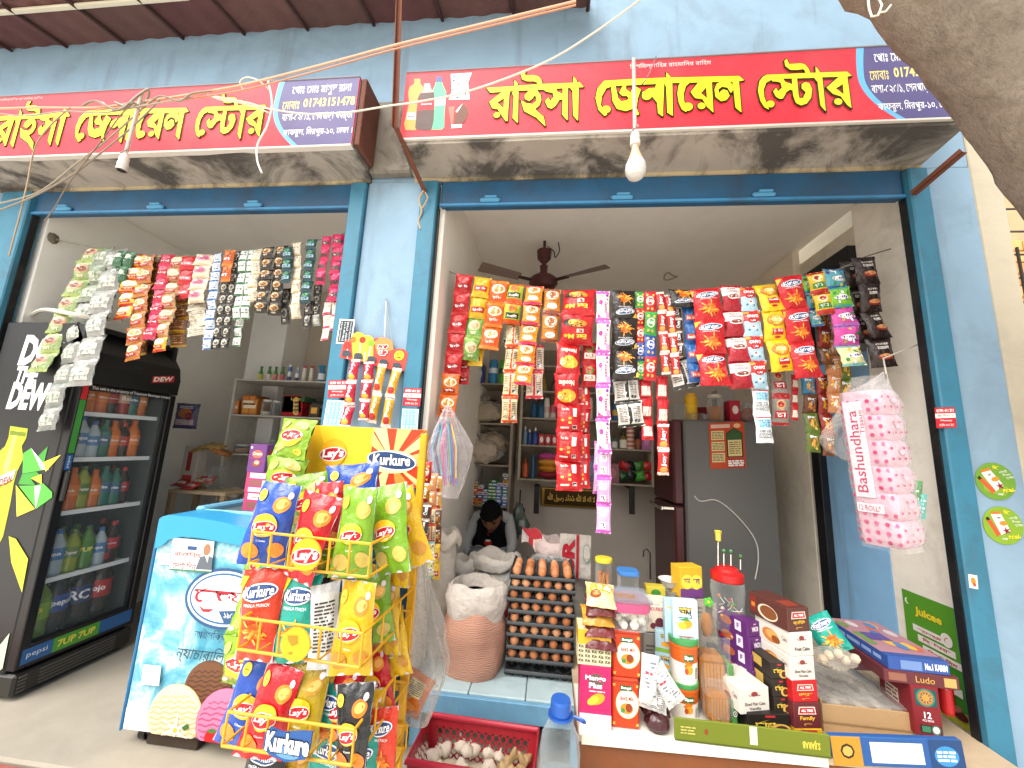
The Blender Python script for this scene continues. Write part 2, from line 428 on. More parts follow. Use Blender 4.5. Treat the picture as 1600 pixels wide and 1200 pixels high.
# steel shutter frames
def shutter(xl, xr, label, jl, jr):
 t = thing('shutter_frame', label, 'shutter frame',((xl + xr) / 2,.05,0))
 b = MB(); b.box((xl,.0,2.585),(xr,.05,2.732), DKBLUE,.006); b.box((xl,-.012,2.578),(xr,.006,2.592), '3a7fae',.002)
 b.build('shutter_box', 'painted_steel', t)
 n = 3
 for i in range(n):
  x = xl + (xr - xl) * (.12 + .3 * i); q = MB()
  q.box((x - .055,-.022,2.594),(x + .055,-.002,2.617), '4a8db4',.008); q.box((x - .03,-.03,2.612),(x + .04,-.004,2.626), '4a8db4',.008)
  q.build('pull_handle', 'painted_steel', t)
 for (x0, x1, dark) in (jl, jr):
  q = MB(); q.box((x0,-.03,0),(x1,.045,2.72), MIDBLUE,.006)
  s0, s1 = (x1, x1 + .007) if dark > 0 else (x0 - .007, x0)
  q.box((s0,-.002,0),(s1,.03,2.58), '17181c'); q.build('jamb', 'painted_steel', t)
shutter(-3.18,-1.13, 'blue steel shutter box and jambs framing the shopfront with the tall drinks fridge',(-3.36,-3.155,1),(-1.125,-1.036,-1))
shutter(-.62,1.66, 'blue steel shutter box and jambs framing the shopfront with the egg trays',(-.724,-.632,1),(1.664,1.75,-1))
# rusty awning
aw = thing('awning', 'rusty maroon sheet metal awning above the left shop sign', 'awning',(-2,-.1,3.8))
S_ = .23
for i in range(10):
 x = -4.1 + i * .425
 b = MB()
 def sheet(u, v, x=x):
  X = x + u * .428; Y = -.3 + v * .3
  return (X, Y,3.812 + S_ * Y + .012 * u + .005 * math.sin(u * 19) + .022 * (1 if u > .97 else 0) + .006 * noise.noise(V((X * 5, Y * 5,0))))
 b.grid(sheet,26,4,['6e4f4a', '6a4745', '74524d'][i % 3]); b.grid(lambda u, v: V(sheet(u, v)) + V((0,0,.006)),26,4, '6e4f4a')
 b.tube([(x + .425,-.3,3.80 + S_ * -.3),(x + .425,0,3.80)],.011, '4a3432',6)
 b.build('sheet', 'rust', aw, smooth=60)
b = MB(); b.box((-4.2,-.262,3.735),(-2.1,-.235,3.752), 'cfc8b4',.004); b.build('edge_trim', 'matte', aw)
# ------------------------------------------------------------------ shop signs
SY = -.232
S1 = [(1600 / 180,755,80,[
 [(45,515),(425,492),(760,465),(1245,445),(1340,437),(1395,505),(1100,520),(840,540),(500,555),(380,562),(100,582)],
 [(295,570),(375,562),(365,600),(335,985),(285,930),(262,800),(285,790)],
 [(262,572),(345,560),(290,660),(195,720),(130,800),(85,710)],
 [(85,710),(195,720),(285,800),(320,985),(240,870),(200,810),(130,800)],
 [(435,400),(480,460),(490,560),(480,1005),(410,935),(425,640),(400,575),(430,560)],
 [(600,275),(545,275),(522,330),(545,400),(610,425),(700,425),(745,440),(755,475),(820,470),(810,410),(770,360),(700,338),(600,345),(575,325)],
 [(640,550),(740,540),(800,620),(805,690),(780,760),(720,810),(840,920),(865,1050),(740,930),(570,840),(525,690),(600,730),(690,740),(735,700),(735,640),(715,620),(690,655),(640,700),(580,670),(575,620)],
 [(830,535),(1010,520),(1030,570),(1105,600),(1110,680),(1060,680),(1000,770),(950,805),(900,790),(860,705),(905,645),(930,700),(980,640),(965,585),(880,570)],
 [(1105,510),(1175,510),(1170,970),(1100,890)],
 [(1250,355),(1300,415),(1310,510),(1325,520),(1315,975),(1250,900),(1240,560),(1205,515),(1250,490)]],
 [(190,893,52),(640,640,66)]),
 (1600 / 270,915,80,[
 [(170,280),(450,262),(745,250),(1420,235),(1465,275),(1405,287),(800,300),(560,314),(250,327),(190,350),(150,420),(140,500),(165,555),(200,590),(175,605),(120,550),(92,440),(110,350)],
 [(235,330),(275,325),(300,440),(330,470),(380,460),(400,440),(380,420),(340,420),(310,390),(340,330),(375,318),(370,350),(400,380),(440,390),(500,355),(475,470),(430,540),(370,560),(290,540),(250,470)],
 [(440,320),(510,360),(482,440),(470,530),(495,590),(465,600),(430,480),(420,380)],
 [(520,390),(580,350),(640,345),(655,310),(715,300),(715,610),(670,580),(660,480),(610,420),(560,440)],
 [(655,300),(725,298),(712,610),(672,580)],
 [(745,200),(785,245),(800,300),(805,605),(755,575),(745,340),(725,300),(745,285)],
 [(880,285),(970,280),(960,300),(925,330),(905,400),(910,470),(940,520),(930,570),(890,545),(860,480),(848,400),(858,330)],
 [(1045,290),(1165,285),(1065,395),(1045,440),(970,385)],[(970,385),(1065,395),(1120,440),(1180,575),(1120,520),(1080,450),(1010,440)],
 [(1110,290),(1165,285),(1180,575),(1125,500),(1118,400)],
 [(1255,285),(1210,310),(1190,360),(1200,430),(1250,470),(1300,460),(1330,420),(1310,370),(1270,360),(1240,385),(1230,400),(1228,360),(1260,335),(1310,345),(1340,395),(1375,350),(1340,295)],
 [(1355,280),(1415,275),(1440,575),(1385,530),(1370,400)]],
 [(190,545,45),(565,420,50),(945,520,48),(1070,513,38),(1283,412,38)]),
 (1600 / 180,1165,80,[
 [(280,340),(960,310),(1400,295),(1465,355),(1395,364),(1050,375),(940,382),(700,390),(520,392),(350,410),(280,450),(245,540),(250,640),(285,740),(320,825),(255,790),(200,705),(165,560),(185,430),(230,370)],
 [(565,115),(530,150),(545,220),(610,270),(690,275),(790,262),(815,285),(822,325),(890,318),(870,260),(820,200),(770,180),(690,185),(600,190),(578,150)],
 [(350,400),(510,388),(545,440),(640,470),(650,560),(610,545),(560,580),(510,670),(460,675),(410,640),(375,570),(415,520),(445,570),(495,520),(480,450),(430,435),(360,430)],
 [(635,380),(705,380),(725,600),(740,665),(790,660),(825,580),(770,530),(770,470),(820,440),(880,460),(915,540),(900,660),(840,740),(760,765),(690,730),(655,640),(640,520)],
 [(960,225),(1005,270),(1030,330),(1055,375),(1105,850),(1030,765),(990,440),(940,380),(970,340)],
 [(1290,365),(1400,355),(1340,470),(1245,530),(1200,600),(1112,518)],[(1112,518),(1245,530),(1350,610),(1460,805),(1400,760),(1310,640),(1200,605)],
 [(1330,360),(1400,355),(1460,805),(1400,760),(1350,610)]],
 [(335,745,60),(1275,713,56)])]
BX0, BX1 = -.775,1.70          # right banner
def banner_text(P, dx, dz):
 ys, dk = 'ffe21f', '33300c'
 for kind in (0,1):
  for sc_, ox, oy, polys, balls in S1:
   for pl in polys:
    q = [at(ox + x / sc_, oy + y / sc_, SY) for x, y in pl]; q = [(p.x + dx, p.z + dz) for p in q]
    if kind: P.poly(q, ys)
    else:
     vs = []; fs = []; wd = .0062
     for i in range(len(q)):
      a, c = V(q[i]), V(q[(i + 1) % len(q)]); t = (c - a)
      if t.length < 1e-6: continue
      t = t.normalized(); n_ = V((-t.y, t.x)) * wd; e_ = t * wd * .5; k = len(vs)
      vs += [a - n_ - e_, c - n_ + e_, c + n_ + e_, a + n_ - e_]; fs.append((k, k + 1, k + 2, k + 3))
     P.put([(v.x, v.y) for v in vs], fs, dk)
   for x, y, r in balls:
    p = at(ox + x / sc_, oy + y / sc_, SY); rr = r / sc_ * .00264
    P.ell(p.x + dx, p.z + dz, rr + (0 if kind else .0062), rr + (0 if kind else .0062), ys if kind else dk)
  P.k += 2
def info_panel(P, x0, z0, z1, xe):
 """purple address panel with its curved pale blue edge, left edge at x0 (widest)"""
 H = z1 - z0; L = []; L2 = []
 for i in range(15):
  t = i / 14; x = x0 + .012 + .14 * (t - .62) ** 2 * (2.6 if t < .62 else .5)
  L.append((x, z0 + H * (1 - (1 - t)))); L2.append((x + .026 + .01 * abs(t - .5), z0 + H * t))
 P.poly([(x, z) for x, z in L] + [(xe, z1),(xe, z0)], '66b0e4'); P.poly([(x, z) for x, z in L2] + [(xe, z1),(xe, z0)], '57517f')
 W = xe - x0
 P.text('েপাঃ েমাঃ মাসুদ রানা', x0 + .53 * W + .02, z1 - .065, w=W * .7, h=.064)
 P.text('েমাবাঃ', x0 + .062 + W * .1, z1 - .147, w=W * .2, h=.05, col='f7e27a')
 P.text('01743151478', x0 + .08 + W * .51, z1 - .138, w=W * .6, h=.052, col='f7e27a', bold=.02)
 P.text('বাসা-৫২৫/১, েসনপাড়া পবর্তা', x0 + .52 * W + .02, z1 - .226, w=W * .82, h=.058)
 P.text('কাফরুল, মিরপুর-১০, ঢাকা ।', x0 + .53 * W + .03, z1 - .31, w=W * .8, h=.058)
def sign(label, x0, x1, z0, z1, dx, dz, info_x0, bottles):
 t = thing('shop_sign', label, 'sign',((x0 + x1) / 2, SY, z0))
 b = MB(); b.box((x0, SY + .002, z0),(x1, SY + .03, z1), 'dd303e',.001)
 fn = lambda x, y, h: V((x, SY + .002 - h, y)); P = Print(b, fn,.00012, d=.5)
 info_panel(P, info_x0, z0, z1 - .001, x1 - .002)
 if bottles:
  def bott(pts, col):
   q = [at(610 + x * .1083,90 + y * .1083, SY) for x, y in pts]; P.poly([(p.x, p.z) for p in q], col)
  bott([(345,300),(430,300),(435,370),(470,420),(465,520),(390,650),(370,800),(365,1045),(215,1040),(195,950),(240,780),(270,650),(255,500),(275,420),(340,370)], 'ef9a4a')
  bott([(240,790),(365,790),(360,890),(235,890)], 'e8e3da')
  p = at(610 + 300 * .1083,90 + 840 * .1083, SY); P.text('fanta', p.x, p.z, w=.034, col='2b2b2b', bold=.03)
  bott([(655,350),(745,350),(760,400),(805,490),(795,640),(780,800),(775,1000),(740,1035),(590,1035),(600,760),(620,600),(600,480),(640,400)], '5cc48c'); bott([(660,270),(745,270),(745,350),(658,350)], '4a5a8c')
  bott([(640,580),(800,560),(790,680),(640,690)], 'eef2f0'); p = at(610 + 715 * .1083,90 + 640 * .1083, SY); P.text('Sprite', p.x, p.z, w=.04, col='1f2f55', bold=.03)
  bott([(485,370),(570,365),(585,440),(630,500),(640,600),(625,900),(600,1020),(560,1050),(400,1045),(355,1010),(370,850),(390,700),(395,580),(430,510),(470,470)], '54413e')
  bott([(485,370),(570,365),(585,440),(625,495),(440,510),(470,470)], 'e8a0a0'); bott([(395,610),(635,580),(630,745),(385,760)], 'cf2030')
  p = at(610 + 520 * .1083,90 + 665 * .1083, SY); P.text('Coca-Cola', p.x, p.z, w=.055, col='ffffff', bold=.02, shear=.3)
  bott([(870,235),(1175,215),(1120,360),(1145,600),(840,610),(885,480)], 'eef0f2')
  for x, y, r in [(920,270,30),(905,455,25)]:
   p = at(610 + x * .1083,90 + y * .1083, SY); P.ell(p.x, p.z, r * .00028, r * .00028, '5a93c4')
  for x, y in [(1100,335),(980,380),(1085,525),(965,575),(915,330)]:
   p = at(610 + x * .1083,90 + y * .1083, SY); P.ell(p.x, p.z,.0065,.005, '35363c')
  bott([(1045,660),(1100,700),(1125,800),(1080,920),(1000,965),(920,950),(930,830),(970,740)], '6a4436'); bott([(1045,660),(975,730),(940,780),(965,790),(1010,720)], 'f4ece2')
  bott([(835,710),(930,700),(905,960),(880,1000)], 'd86a5a'); bott([(880,965),(1035,960),(1030,1010),(880,1020)], 'efe6da')
  p = at(1047,101, SY); P.text('বিসমিল্লাহির রাহমানির রাহিম', p.x, p.z, w=.37, h=.036, col='f0dcd8')
 else:
  P.text('বিসমিল্লাহির রাহমানির রাহিম', x0 + 1.35, z1 - .02, w=.3, h=.025, col='e0a8a0', bold=.01)
 banner_text(P, dx, dz)
 b.build('banner', 'vinyl', t, smooth=0)
 q = MB(); q.box((x0, SY - .003, z0 - .012),(x1, SY + .03, z0 - .001), 'd9d2c8',.002); q.box((x0, SY - .002, z1 + .001),(x1, SY + .03, z1 + .008), '8d8d92',.002); q.build('frame_edge', 'matte', t)
rp = at(1337,130, SY)   # left edge of the address panel on the right sign
lp = at(421,180, SY)
sign('red shop sign with yellow lettering and drink bottles printed at its left end', BX0, BX1,2.795,3.172,0,0, rp.x, True)
sign('red shop sign with yellow lettering beside the rusty awning, its purple address panel fully shown',-4.4,-1.022,2.775,3.165, lp.x - rp.x,-.022, lp.x, False)
# ------------------------------------------------------------------ tree at the right, leaning over the street
tr = thing('street_tree', 'thick grey brown tree trunk leaning across the upper right corner', 'tree',(2.6,-.7,-.3))
axis = [(*atz(2500,2300,-.3)[:2],-.3)]
axis = [V((2.75,-.45,-.3)), V((2.45,-.5,.7)), V((2.1,-.56,1.5))] + [at(x, y, Y) for x, y, Y in [(1812,300,-.62),(1668,116,-.68),(1545,-20,-.74),(1388,-148,-.8),(1180,-270,-.86)]]
pts = [];
for i in range(len(axis) - 1):
 for k in range(8):
  t_ = k / 8; p0, p1, p2, p3 = axis[max(i - 1,0)], axis[i], axis[i + 1], axis[min(i + 2, len(axis) - 1)]
  pts.append(.5 * ((2 * p1) + (p2 - p0) * t_ + (2 * p0 - 5 * p1 + 4 * p2 - p3) * t_ ** 2 + (3 * p1 - p0 - 3 * p2 + p3) * t_ ** 3))
b = MB(); b.tube(pts,[.25 - .0012 * i for i in range(len(pts))], 'bdb0a0',72)
b.v = [tuple(V(p) + V((noise.noise(V(p) * 6), noise.noise(V(p) * 6 + V((9,0,0))), noise.noise(V(p) * 6 + V((0,9,0))))) * .028 + V((noise.noise(V(p) * 22), noise.noise(V(p) * 22 + V((5,0,0))), noise.noise(V(p) * 22 + V((0,5,0))))) * .009) for p in b.v]
b.build('trunk', 'bark', tr, smooth=180)
# crown above the frame (foliage the street tree carries over the lane)
rd = random.Random(5); b = MB(); top = axis[-1] + V((-.2,-1.0,1.6))
b.tube([axis[-1], axis[-1] + V((-.15,-.3,.6)), top],[.2,.14,.06], '8a7b6c',10)
for i in range(900):
 d = V((rd.gauss(0,1), rd.gauss(0,1), rd.gauss(0,.6))); p = top + d * .55 + V((1.0,-.6,.6)); s_ = rd.uniform(.05,.11)
 a = V((rd.uniform(-1,1), rd.uniform(-1,1), rd.uniform(-.4,.4))).normalized() * s_; c = a.orthogonal().normalized() * s_ * .45
 b.add([p - a, p + c, p + a, p - c],[(0,1,2,3)],['3f5a2a', '4c6a30', '35502a'][i % 3])
b.build('crown', 'matte', tr, smooth=0)
st = MB()
for pl in ([(1356,-5),(1358,14),(1362,26),(1372,24),(1378,8),(1372,-4)],[(1372,20),(1384,18),(1392,8)]):
 st.tube([at(x, y,-1.02) for x, y in pl],.0022, 'd8d2c2',5)
tag(st.build('string', 'matte'), 'loop of pale string caught on the tree trunk', 'string')
# ------------------------------------------------------------------ what shows past the right corner
bw = thing('brick_building', 'tan brick building with barred opening past the right corner', 'building',(4.6,2.6,-.3))
rd = random.Random(3)
b = MB(); b.box((3.2,2.62,-.29),(7,2.8,4.6), 'b79a78'); b.build('wall', 'cement', bw)
proto = []
for k in range(3):
 q = MB(); q.box((-.14,-.03,-.06),(.14,.03,.06),['c08e5c', 'cfa36b', 'b58552'][k],.008); proto.append(q.mesh('brick', 'matte',0))
for j in range(16):
 for i in range(9):
  x = 3.35 + i * .3 + (.15 if j % 2 else 0)
  o = link('brick', proto[rd.randrange(3)], bw); o.location = V((x,2.595,1.75 + j * .135)) - bw.location
gr = thing('window_grille', 'black steel window grille in front of the tan brick wall', 'grille',(3.9,2.3,1.6))
for i in range(9):
 q = MB(); q.box((3.0 + i * .22,2.29,1.6),(3.016 + i * .22,2.31,3.6), '2b2a2c'); q.build('bar', 'painted_steel', gr)
for i in range(10):
 q = MB(); q.box((2.9,2.312,1.7 + i * .26),(5,2.326,1.716 + i * .26), '2b2a2c'); q.build('bar', 'painted_steel', gr)
for i in range(7):
 q = MB(); z = 2.02 + i * .033
 q.tube([(2.75,1.9 + .02 * (i % 3), z),(4.6,1.95, z + .05)],.018,['d8c8a0', 'cbb98e'][i % 2],7)
 tag(q.build('bamboo_pole', 'wood'), f'pale bamboo pole in the pile past the corner, {["lowest", "second", "third", "middle", "fifth", "sixth", "topmost"][i]} from the bottom' if 0 < i < 6 else f'pale bamboo pole past the corner, {"lowest" if i == 0 else "topmost"} of the pile', 'pole', 'bamboo poles piled past the corner')
# ------------------------------------------------------------------ cables, brackets, hanging lamps
def spline(P, k=7):
 o = []
 for i in range(len(P) - 1):
  p0, p1, p2, p3 = P[max(i - 1,0)], P[i], P[i + 1], P[min(i + 2, len(P) - 1)]
  for j in range(k):
   t = j / k; o.append(.5 * ((2 * p1) + (p2 - p0) * t + (2 * p0 - 5 * p1 + 4 * p2 - p3) * t * t + (3 * p1 - p0 - 3 * p2 + p3) * t ** 3))
 return o + [P[-1]]
def cable(label, px, r, col, name='cable', Y=-.3, group=None):
 b = MB(); b.tube(spline([at(p[0], p[1], p[2] if len(p) > 2 else Y) for p in px]), r, col,6)
 return tag(b.build(name, 'plastic'), label, 'cable', group)
cable('white cable sagging from the top edge across the gap between the two signs',[(1010,-8,-.5),(930,50,-.45),(850,98,-.42),(740,140,-.4),(660,158,-.38),(610,165,-.36),(540,176,-.34),(480,178,-.32),(420,170,-.3),(385,160,-.29),(330,150,-.28)],.0045, 'd8d2c0')
cable('pair of peach coloured cables running up from the left sign to the top edge',[(-10,170,-.33),(60,168,-.33),(150,168,-.34),(230,158,-.35),(330,142,-.36),(400,128,-.37),(520,97,-.4),(620,70,-.42),(760,36,-.45),(900,2,-.48)],.006, 'd3a688')
cable('thinner peach cable just below the pair over the left sign',[(150,172,-.345),(230,163,-.355),(330,149,-.365),(400,136,-.375),(520,104,-.405),(620,76,-.425),(760,42,-.455),(900,8,-.485)],.004, 'c08a6a')
cable('grey wire dropping from the bundle to the far left edge',[(240,155,-.36),(200,190,-.35),(160,225,-.34),(120,255,-.33),(60,300,-.32),(-10,320,-.31)],.004, '9c9280')
cable('twisted grey wire hanging below the grey drop wire to the far left edge',[(250,156,-.37),(205,200,-.36),(150,245,-.35),(110,275,-.34),(50,308,-.33),(-10,332,-.32)],.004, '8a8172')
cable('thin tan wire hanging straight down the left jamb',[(110,168,-.35),(80,195,-.34),(55,230,-.33),(42,290,-.32),(30,340,-.31),(14,400,-.3)],.0035, 'a08c70')
cable('short white wire end curling down over the purple address panel',[(418,122,-.3),(425,160,-.3),(418,195,-.3),(403,225,-.3),(402,250,-.3),(409,270,-.3)],.0045, 'e4dfd2')
cable('small loop of beige wire tied on the cable bundle',[(380,140,-.36),(375,128,-.37),(385,121,-.37),(400,124,-.37),(412,132,-.37),(420,140,-.36)],.003, 'cfc4aa')
cable('grey wire wound around the cable bundle',[(160,160,-.36),(180,172,-.37),(205,160,-.38),(225,166,-.36),(250,150,-.38),(280,158,-.37),(300,146,-.38),(330,142,-.37)],.0045, '8c8474')
for i,(px, lab, r) in enumerate([([(130,165,-.34),(150,158,-.36),(185,172,-.38),(215,150,-.37),(232,140,-.36),(228,158,-.35),(205,168,-.36),(180,160,-.35)], 'knotted brown wire bunched on the pipe at the left sign',.006),([(-10,176,-.32),(40,181,-.33),(100,174,-.35),(160,176,-.36),(220,166,-.37),(300,152,-.37)], 'dull grey wire running level across the left sign',.004),([(325,148,-.36),(345,156,-.36),(385,163,-.35),(420,176,-.34)], 'short pale wire branching from the bundle towards the address panel',.0035),([(210,160,-.38),(190,178,-.38),(170,205,-.37),(135,250,-.36),(105,290,-.35),(85,325,-.33),(70,345,-.31)], 'loose brown wire end hanging beside the grey drop wires',.003),([(1025,88,-.245),(1018,108,-.25),(1008,126,-.25),(1003,132,-.25)], 'short black wire end sticking out above the right sign',.0028)]):
 cable(lab, px, r,['85786a', '9a9286', 'cfc6b4', '7d6f5e', '3a342e'][i])
def lamp(label, top, bot, Y, with_bulb, tilt=0):
 a, c = at(*top, Y), at(*bot, Y); t = thing('hanging_lamp', label, 'lamp',(c.x, c.y, c.z - .2))
 b = MB(); b.tube([a, c],.008, 'b9b0a4',10); b.build('pipe', 'plastic', t)
 d = (c - a).normalized(); R = V((0,0,-1)).rotation_difference(d).to_matrix()
 b = MB(); b.lathe([(.006,.02),(.012,.0),(.016,-.01),(.019,-.02),(.019,-.045),(.021,-.048),(.021,-.06),(.018,-.066)], 'ddd8ce',20, c, M=R); b.build('lamp_holder', 'plastic', t)
 b = MB(); b.tube(spline([c + V((.0,-.006,.03)), c + V((.012,-.012,.015)), c + V((-.012,-.012,.0)), c + V((.01,-.01,-.012))]),.003, '8d8478',6); b.build('wire_twist', 'plastic', t)
 if with_bulb:
  b = MB(); b.lathe([(.014,-.066),(.015,-.082),(.016,-.09),(.027,-.125),(.033,-.142)], 'c9a98c',28, c, M=R); b.build('bulb_body', 'plastic', t)
  b = MB(); b.lathe([(.033,-.142),(.040,-.158),(.0425,-.175),(.040,-.195),(.032,-.212),(.018,-.223),(0,-.227)], 'cfcdc8',28, c, M=R); b.build('bulb_globe', 'plastic', t)
 else:
  b = MB(); b.lathe([(.018,-.066),(.021,-.07),(.021,-.085),(.015,-.088),(.013,-.08)],['d2ccc0', 'd2ccc0', '3a3530'],20, c, M=R); b.build('holder_ring', 'plastic', t)
lamp('white pipe with a clean led bulb hanging before the right sign',(990,92),(992,206),-.36, True)
lamp('dusty pipe with an empty bulb holder hanging before the left sign',(222,145),(196,242),-.36, False)
def bracket(label, segs):
 b = MB()
 for (p, q) in segs:
  d = (q - p); L_ = d.length; R = d.to_track_quat('Z', 'X').to_matrix().to_4x4(); R.translation = p
  b.box((-.012,-.002,0),(.012,.002, L_), '7b4a38',0, M=R); b.box((-.012,-.002,0),(-.008,.022, L_), '6e4232',0, M=R)
 return tag(b.build('angle_bracket', 'rust', smooth=0), label, 'bracket')
A, B_, Cc = at(625,-6,-.27), at(618,200,-.27), at(663,300,-.03)
bracket('rusty angle iron bracket between the two signs, bent back to the pillar',[(A, B_),(B_, Cc)])
bracket('rusty angle iron bracket under the right end of the right sign',[(at(1502,235,-.22), at(1424,302,-.035))])
b = MB(); b.tube(spline([at(662,298,-.06), at(655,312,-.05), at(659,330,-.04), at(654,345,-.03), at(657,358,-.03)]),.005, 'b9a27e',6); b.tube(spline([at(664,300,-.06), at(668,310,-.05), at(660,325,-.05)]),.004, 'b9a27e',6)
tag(b.build('rope_knot', 'cloth'), 'frayed beige rope knotted on the rusty bracket at the pillar', 'rope')
# ------------------------------------------------------------------ foil packets
def bagfn(w, h, t, seed=0, seal=.07, pinch=.07, wr=1.0, bend=0.0, twist=0.0):
 o = seed * 3.17
 def S(u, v, side=-1, off=0.0):
  k = (1 - seal) - abs(v); b = 0 if k <= 0 else (1 - (1 - min(k / (1 - seal),1)) ** 2.6) ** .62
  q = max(0,1 - abs(u) ** 2.6) ** .75
  x = u * w / 2 * (1 - pinch * b) ; y = t / 2 * b * q
  e = math.exp(-abs(k) * 6)
  y += wr * w * (.022 * math.sin(u * 9 + o) * e + .03 * b * noise.noise(V((u * 2.3 + o, v * 2.3, o))) * (.3 + q) + .018 * b * math.sin(u * 5.3 + v * 6 + o * 2) * (abs(u) ** 1.2))
  z = v * h / 2 + .012 * h * math.sin(u * 4 + o) * (1 if abs(v) > .9 else 0) * .4
  yy = side * (y + off) + bend * v * v + twist * u * v
  return V((x, yy, z))
 return S
def packet(w, h, t, base, art=None, seed=0, flip=False, m='sachet', nx=8, ny=10, back=None, seal=.07, pinch=.07, wr=1.0, bend=0, twist=0, name='sachet', eps=None):
 S = bagfn(w, h, t, seed, seal, pinch, wr, bend, twist); b = MB()
 fl = -1 if flip else 1
 cf = (lambda u, v: base(fl * (2 * u - 1), fl * (2 * v - 1))) if callable(base) else base
 b.grid(lambda u, v: S(2 * u - 1,2 * v - 1), nx, ny, cf)
 bc = back or (base(0,0) if callable(base) else base)
 b.grid(lambda u, v: S(2 * u - 1,2 * v - 1,.8), nx, ny, bc, flip=True)
 if art:
  fn = lambda x, y, hh: S(max(-.99, min(.99, fl * 2 * x / w)), max(-1, min(1, fl * 2 * y / h)),-1, hh)
  P = Print(b, fn, eps or max(.00035, w * .0055), d=w * .17)
  art(P, w, h)
 return b
def bands(*spec):
 """spec: (v_limit, colour) from the top down"""
 def f(u, v):
  for lim, c in spec:
   if v >= lim: return c
  return spec[-1][1]
 return f
# --- printed designs: each returns (base, art)
def d_kurkure(base='c01f2a', corner='e8b62e', sub=True):
 def art(P, w, h):
  rd = random.Random(2); P.ell(0,-.17 * h,.2 * w,.16 * w, 'd8741c')
  for i in range(26): a = rd.uniform(0,6.3); d = rd.uniform(.06,.3) * w; P.ell(d * math.cos(a),-.17 * h + d * math.sin(a) * .85, rd.uniform(.07,.13) * w,.022 * w,['f0a030', 'e2761c', 'f4bc50', 'c85a14'][i % 4], n=7, rot=a + rd.uniform(-.5,.5)); P.k -= .85
  P.k += 1
  P.poly([(-.5 * w,.43 * h),(-.5 * w,.25 * h),(-.3 * w,.43 * h)], corner)
  P.ell(.0,.25 * h,.4 * w,.1 * h, 'e9edf2', rot=.08); P.ell(0,.25 * h,.37 * w,.082 * h, '27497f', rot=.08)
  P.text('Kurkure',0,.26 * h, w=.66 * w, h=.12 * h, bold=.02, rot=.06, out='1b2c55')
  if sub: P.text('MASALA MUNCH',0,.115 * h, w=.6 * w, h=.035 * h)
 return base, art
def d_lays(base, chip='e7842a'):
 def art(P, w, h):
  P.ell(.22 * w,.24 * h,.19 * w,.1 * h, chip, rot=.4); P.ell(.24 * w,.25 * h,.13 * w,.06 * h, 'f3b25c', rot=.4)
  P.ell(-.22 * w,-.33 * h,.2 * w,.09 * h, chip, rot=-.3); P.ell(.3 * w,-.3 * h,.15 * w,.09 * h, chip, rot=.6)
  P.ell(.36 * w,.36 * h,.06 * w,.045 * h, 'ead9e4')
  P.ell(-.32 * w,.33 * h,.1 * w,.075 * h, 'f0c838'); P.text('৳১০',-.32 * w,.33 * h, w=.1 * w, col='3a2a12', bold=.02)
  P.ell(-.03 * w,-.02 * h,.3 * w,.235 * w, 'f4b928', n=28); P.ell(-.03 * w,-.05 * h,.295 * w,.135 * w, 'ffffff', rot=.1, n=28); P.ell(-.03 * w,-.05 * h,.285 * w,.122 * w, 'c01c28', rot=.1, n=28)
  P.text("Lay's",-.03 * w,-.045 * h, w=.46 * w, h=.15 * w, bold=.03, rot=.1, shear=.15)
  P.text('Classic',0,-.2 * h, w=.2 * w, h=.02 * h)
 return base, art
def d_bowl(base, top, bowl, food, logo, logocol, lt='রুচি', band=None):
 def art(P, w, h):
  P.ell(.02 * w,.12 * h,.38 * w,.2 * h, 'f0e8d6'); P.ell(.02 * w,.12 * h,.33 * w,.16 * h, food)
  rd = random.Random(1)
  for i in range(5): P.ell(rd.uniform(-.2,.22) * w,.12 * h + rd.uniform(-.1,.1) * h,.07 * w,.04 * h, bowl, rot=rd.uniform(0,3), n=8); P.k -= 1
  P.k += 1
  P.rect(-.34 * w,-.33 * h,.34 * w,-.14 * h, logocol); P.text(lt,0,-.235 * h, w=.5 * w, h=.13 * h, col=logo, bold=.02)
 return bands((.78, top),(-.8, base),(-9, top)), art
def d_logo(base, top, logocol, lt, tcol='ffffff', pic=None, low=None):
 def art(P, w, h):
  if pic: P.ell(0,.2 * h,.3 * w,.17 * h, pic); P.ell(-.05 * w,.22 * h,.18 * w,.1 * h, top)
  P.rect(-.38 * w,-.25 * h,.38 * w,.0 * h, logocol); P.text(lt,0,-.125 * h, w=.6 * w, h=.16 * h, col=tcol, bold=.02)
  if low: P.rect(-.5 * w,-.43 * h,.5 * w,-.3 * h, low)
 return bands((.8, top),(-.84, base),(-9, top)), art
def d_oval(base, seal, lt, food='d98f4a'):
 def art(P, w, h):
  P.ell(0,.2 * h,.37 * w,.19 * h, 'f3ead8'); P.ell(0,.2 * h,.32 * w,.155 * h, food); P.ell(.08 * w,.22 * h,.14 * w,.07 * h, 'b5552a')
  P.rect(-.42 * w,-.06 * h,.42 * w,-.035 * h, seal); P.ell(0,-.25 * h,.3 * w,.1 * h, 'ffffff'); P.text(lt,0,-.25 * h, w=.36 * w, h=.11 * h, col='20242a', bold=.03)
 return bands((.8, seal),(-.8, base),(-9, seal)), art
def d_back(base, line, seal):
 def art(P, w, h):
  P.rect(-.07 * w,-.42 * h,.07 * w,.42 * h, line)
  P.lines(-.42 * w,-.12 * w,-.3 * h,.3 * h,9, '6b6258', seed=3); P.lines(.12 * w,.42 * w,-.3 * h,.3 * h,9, '6b6258', seed=5)
  P.rect(.14 * w,-.34 * h,.36 * w,-.2 * h, 'e8e8e8'); P.lines(.15 * w,.35 * w,-.33 * h,-.21 * h,2, '202020', seed=9, th=.9)
 return bands((.82, seal),(-.82, base),(-9, seal)), art
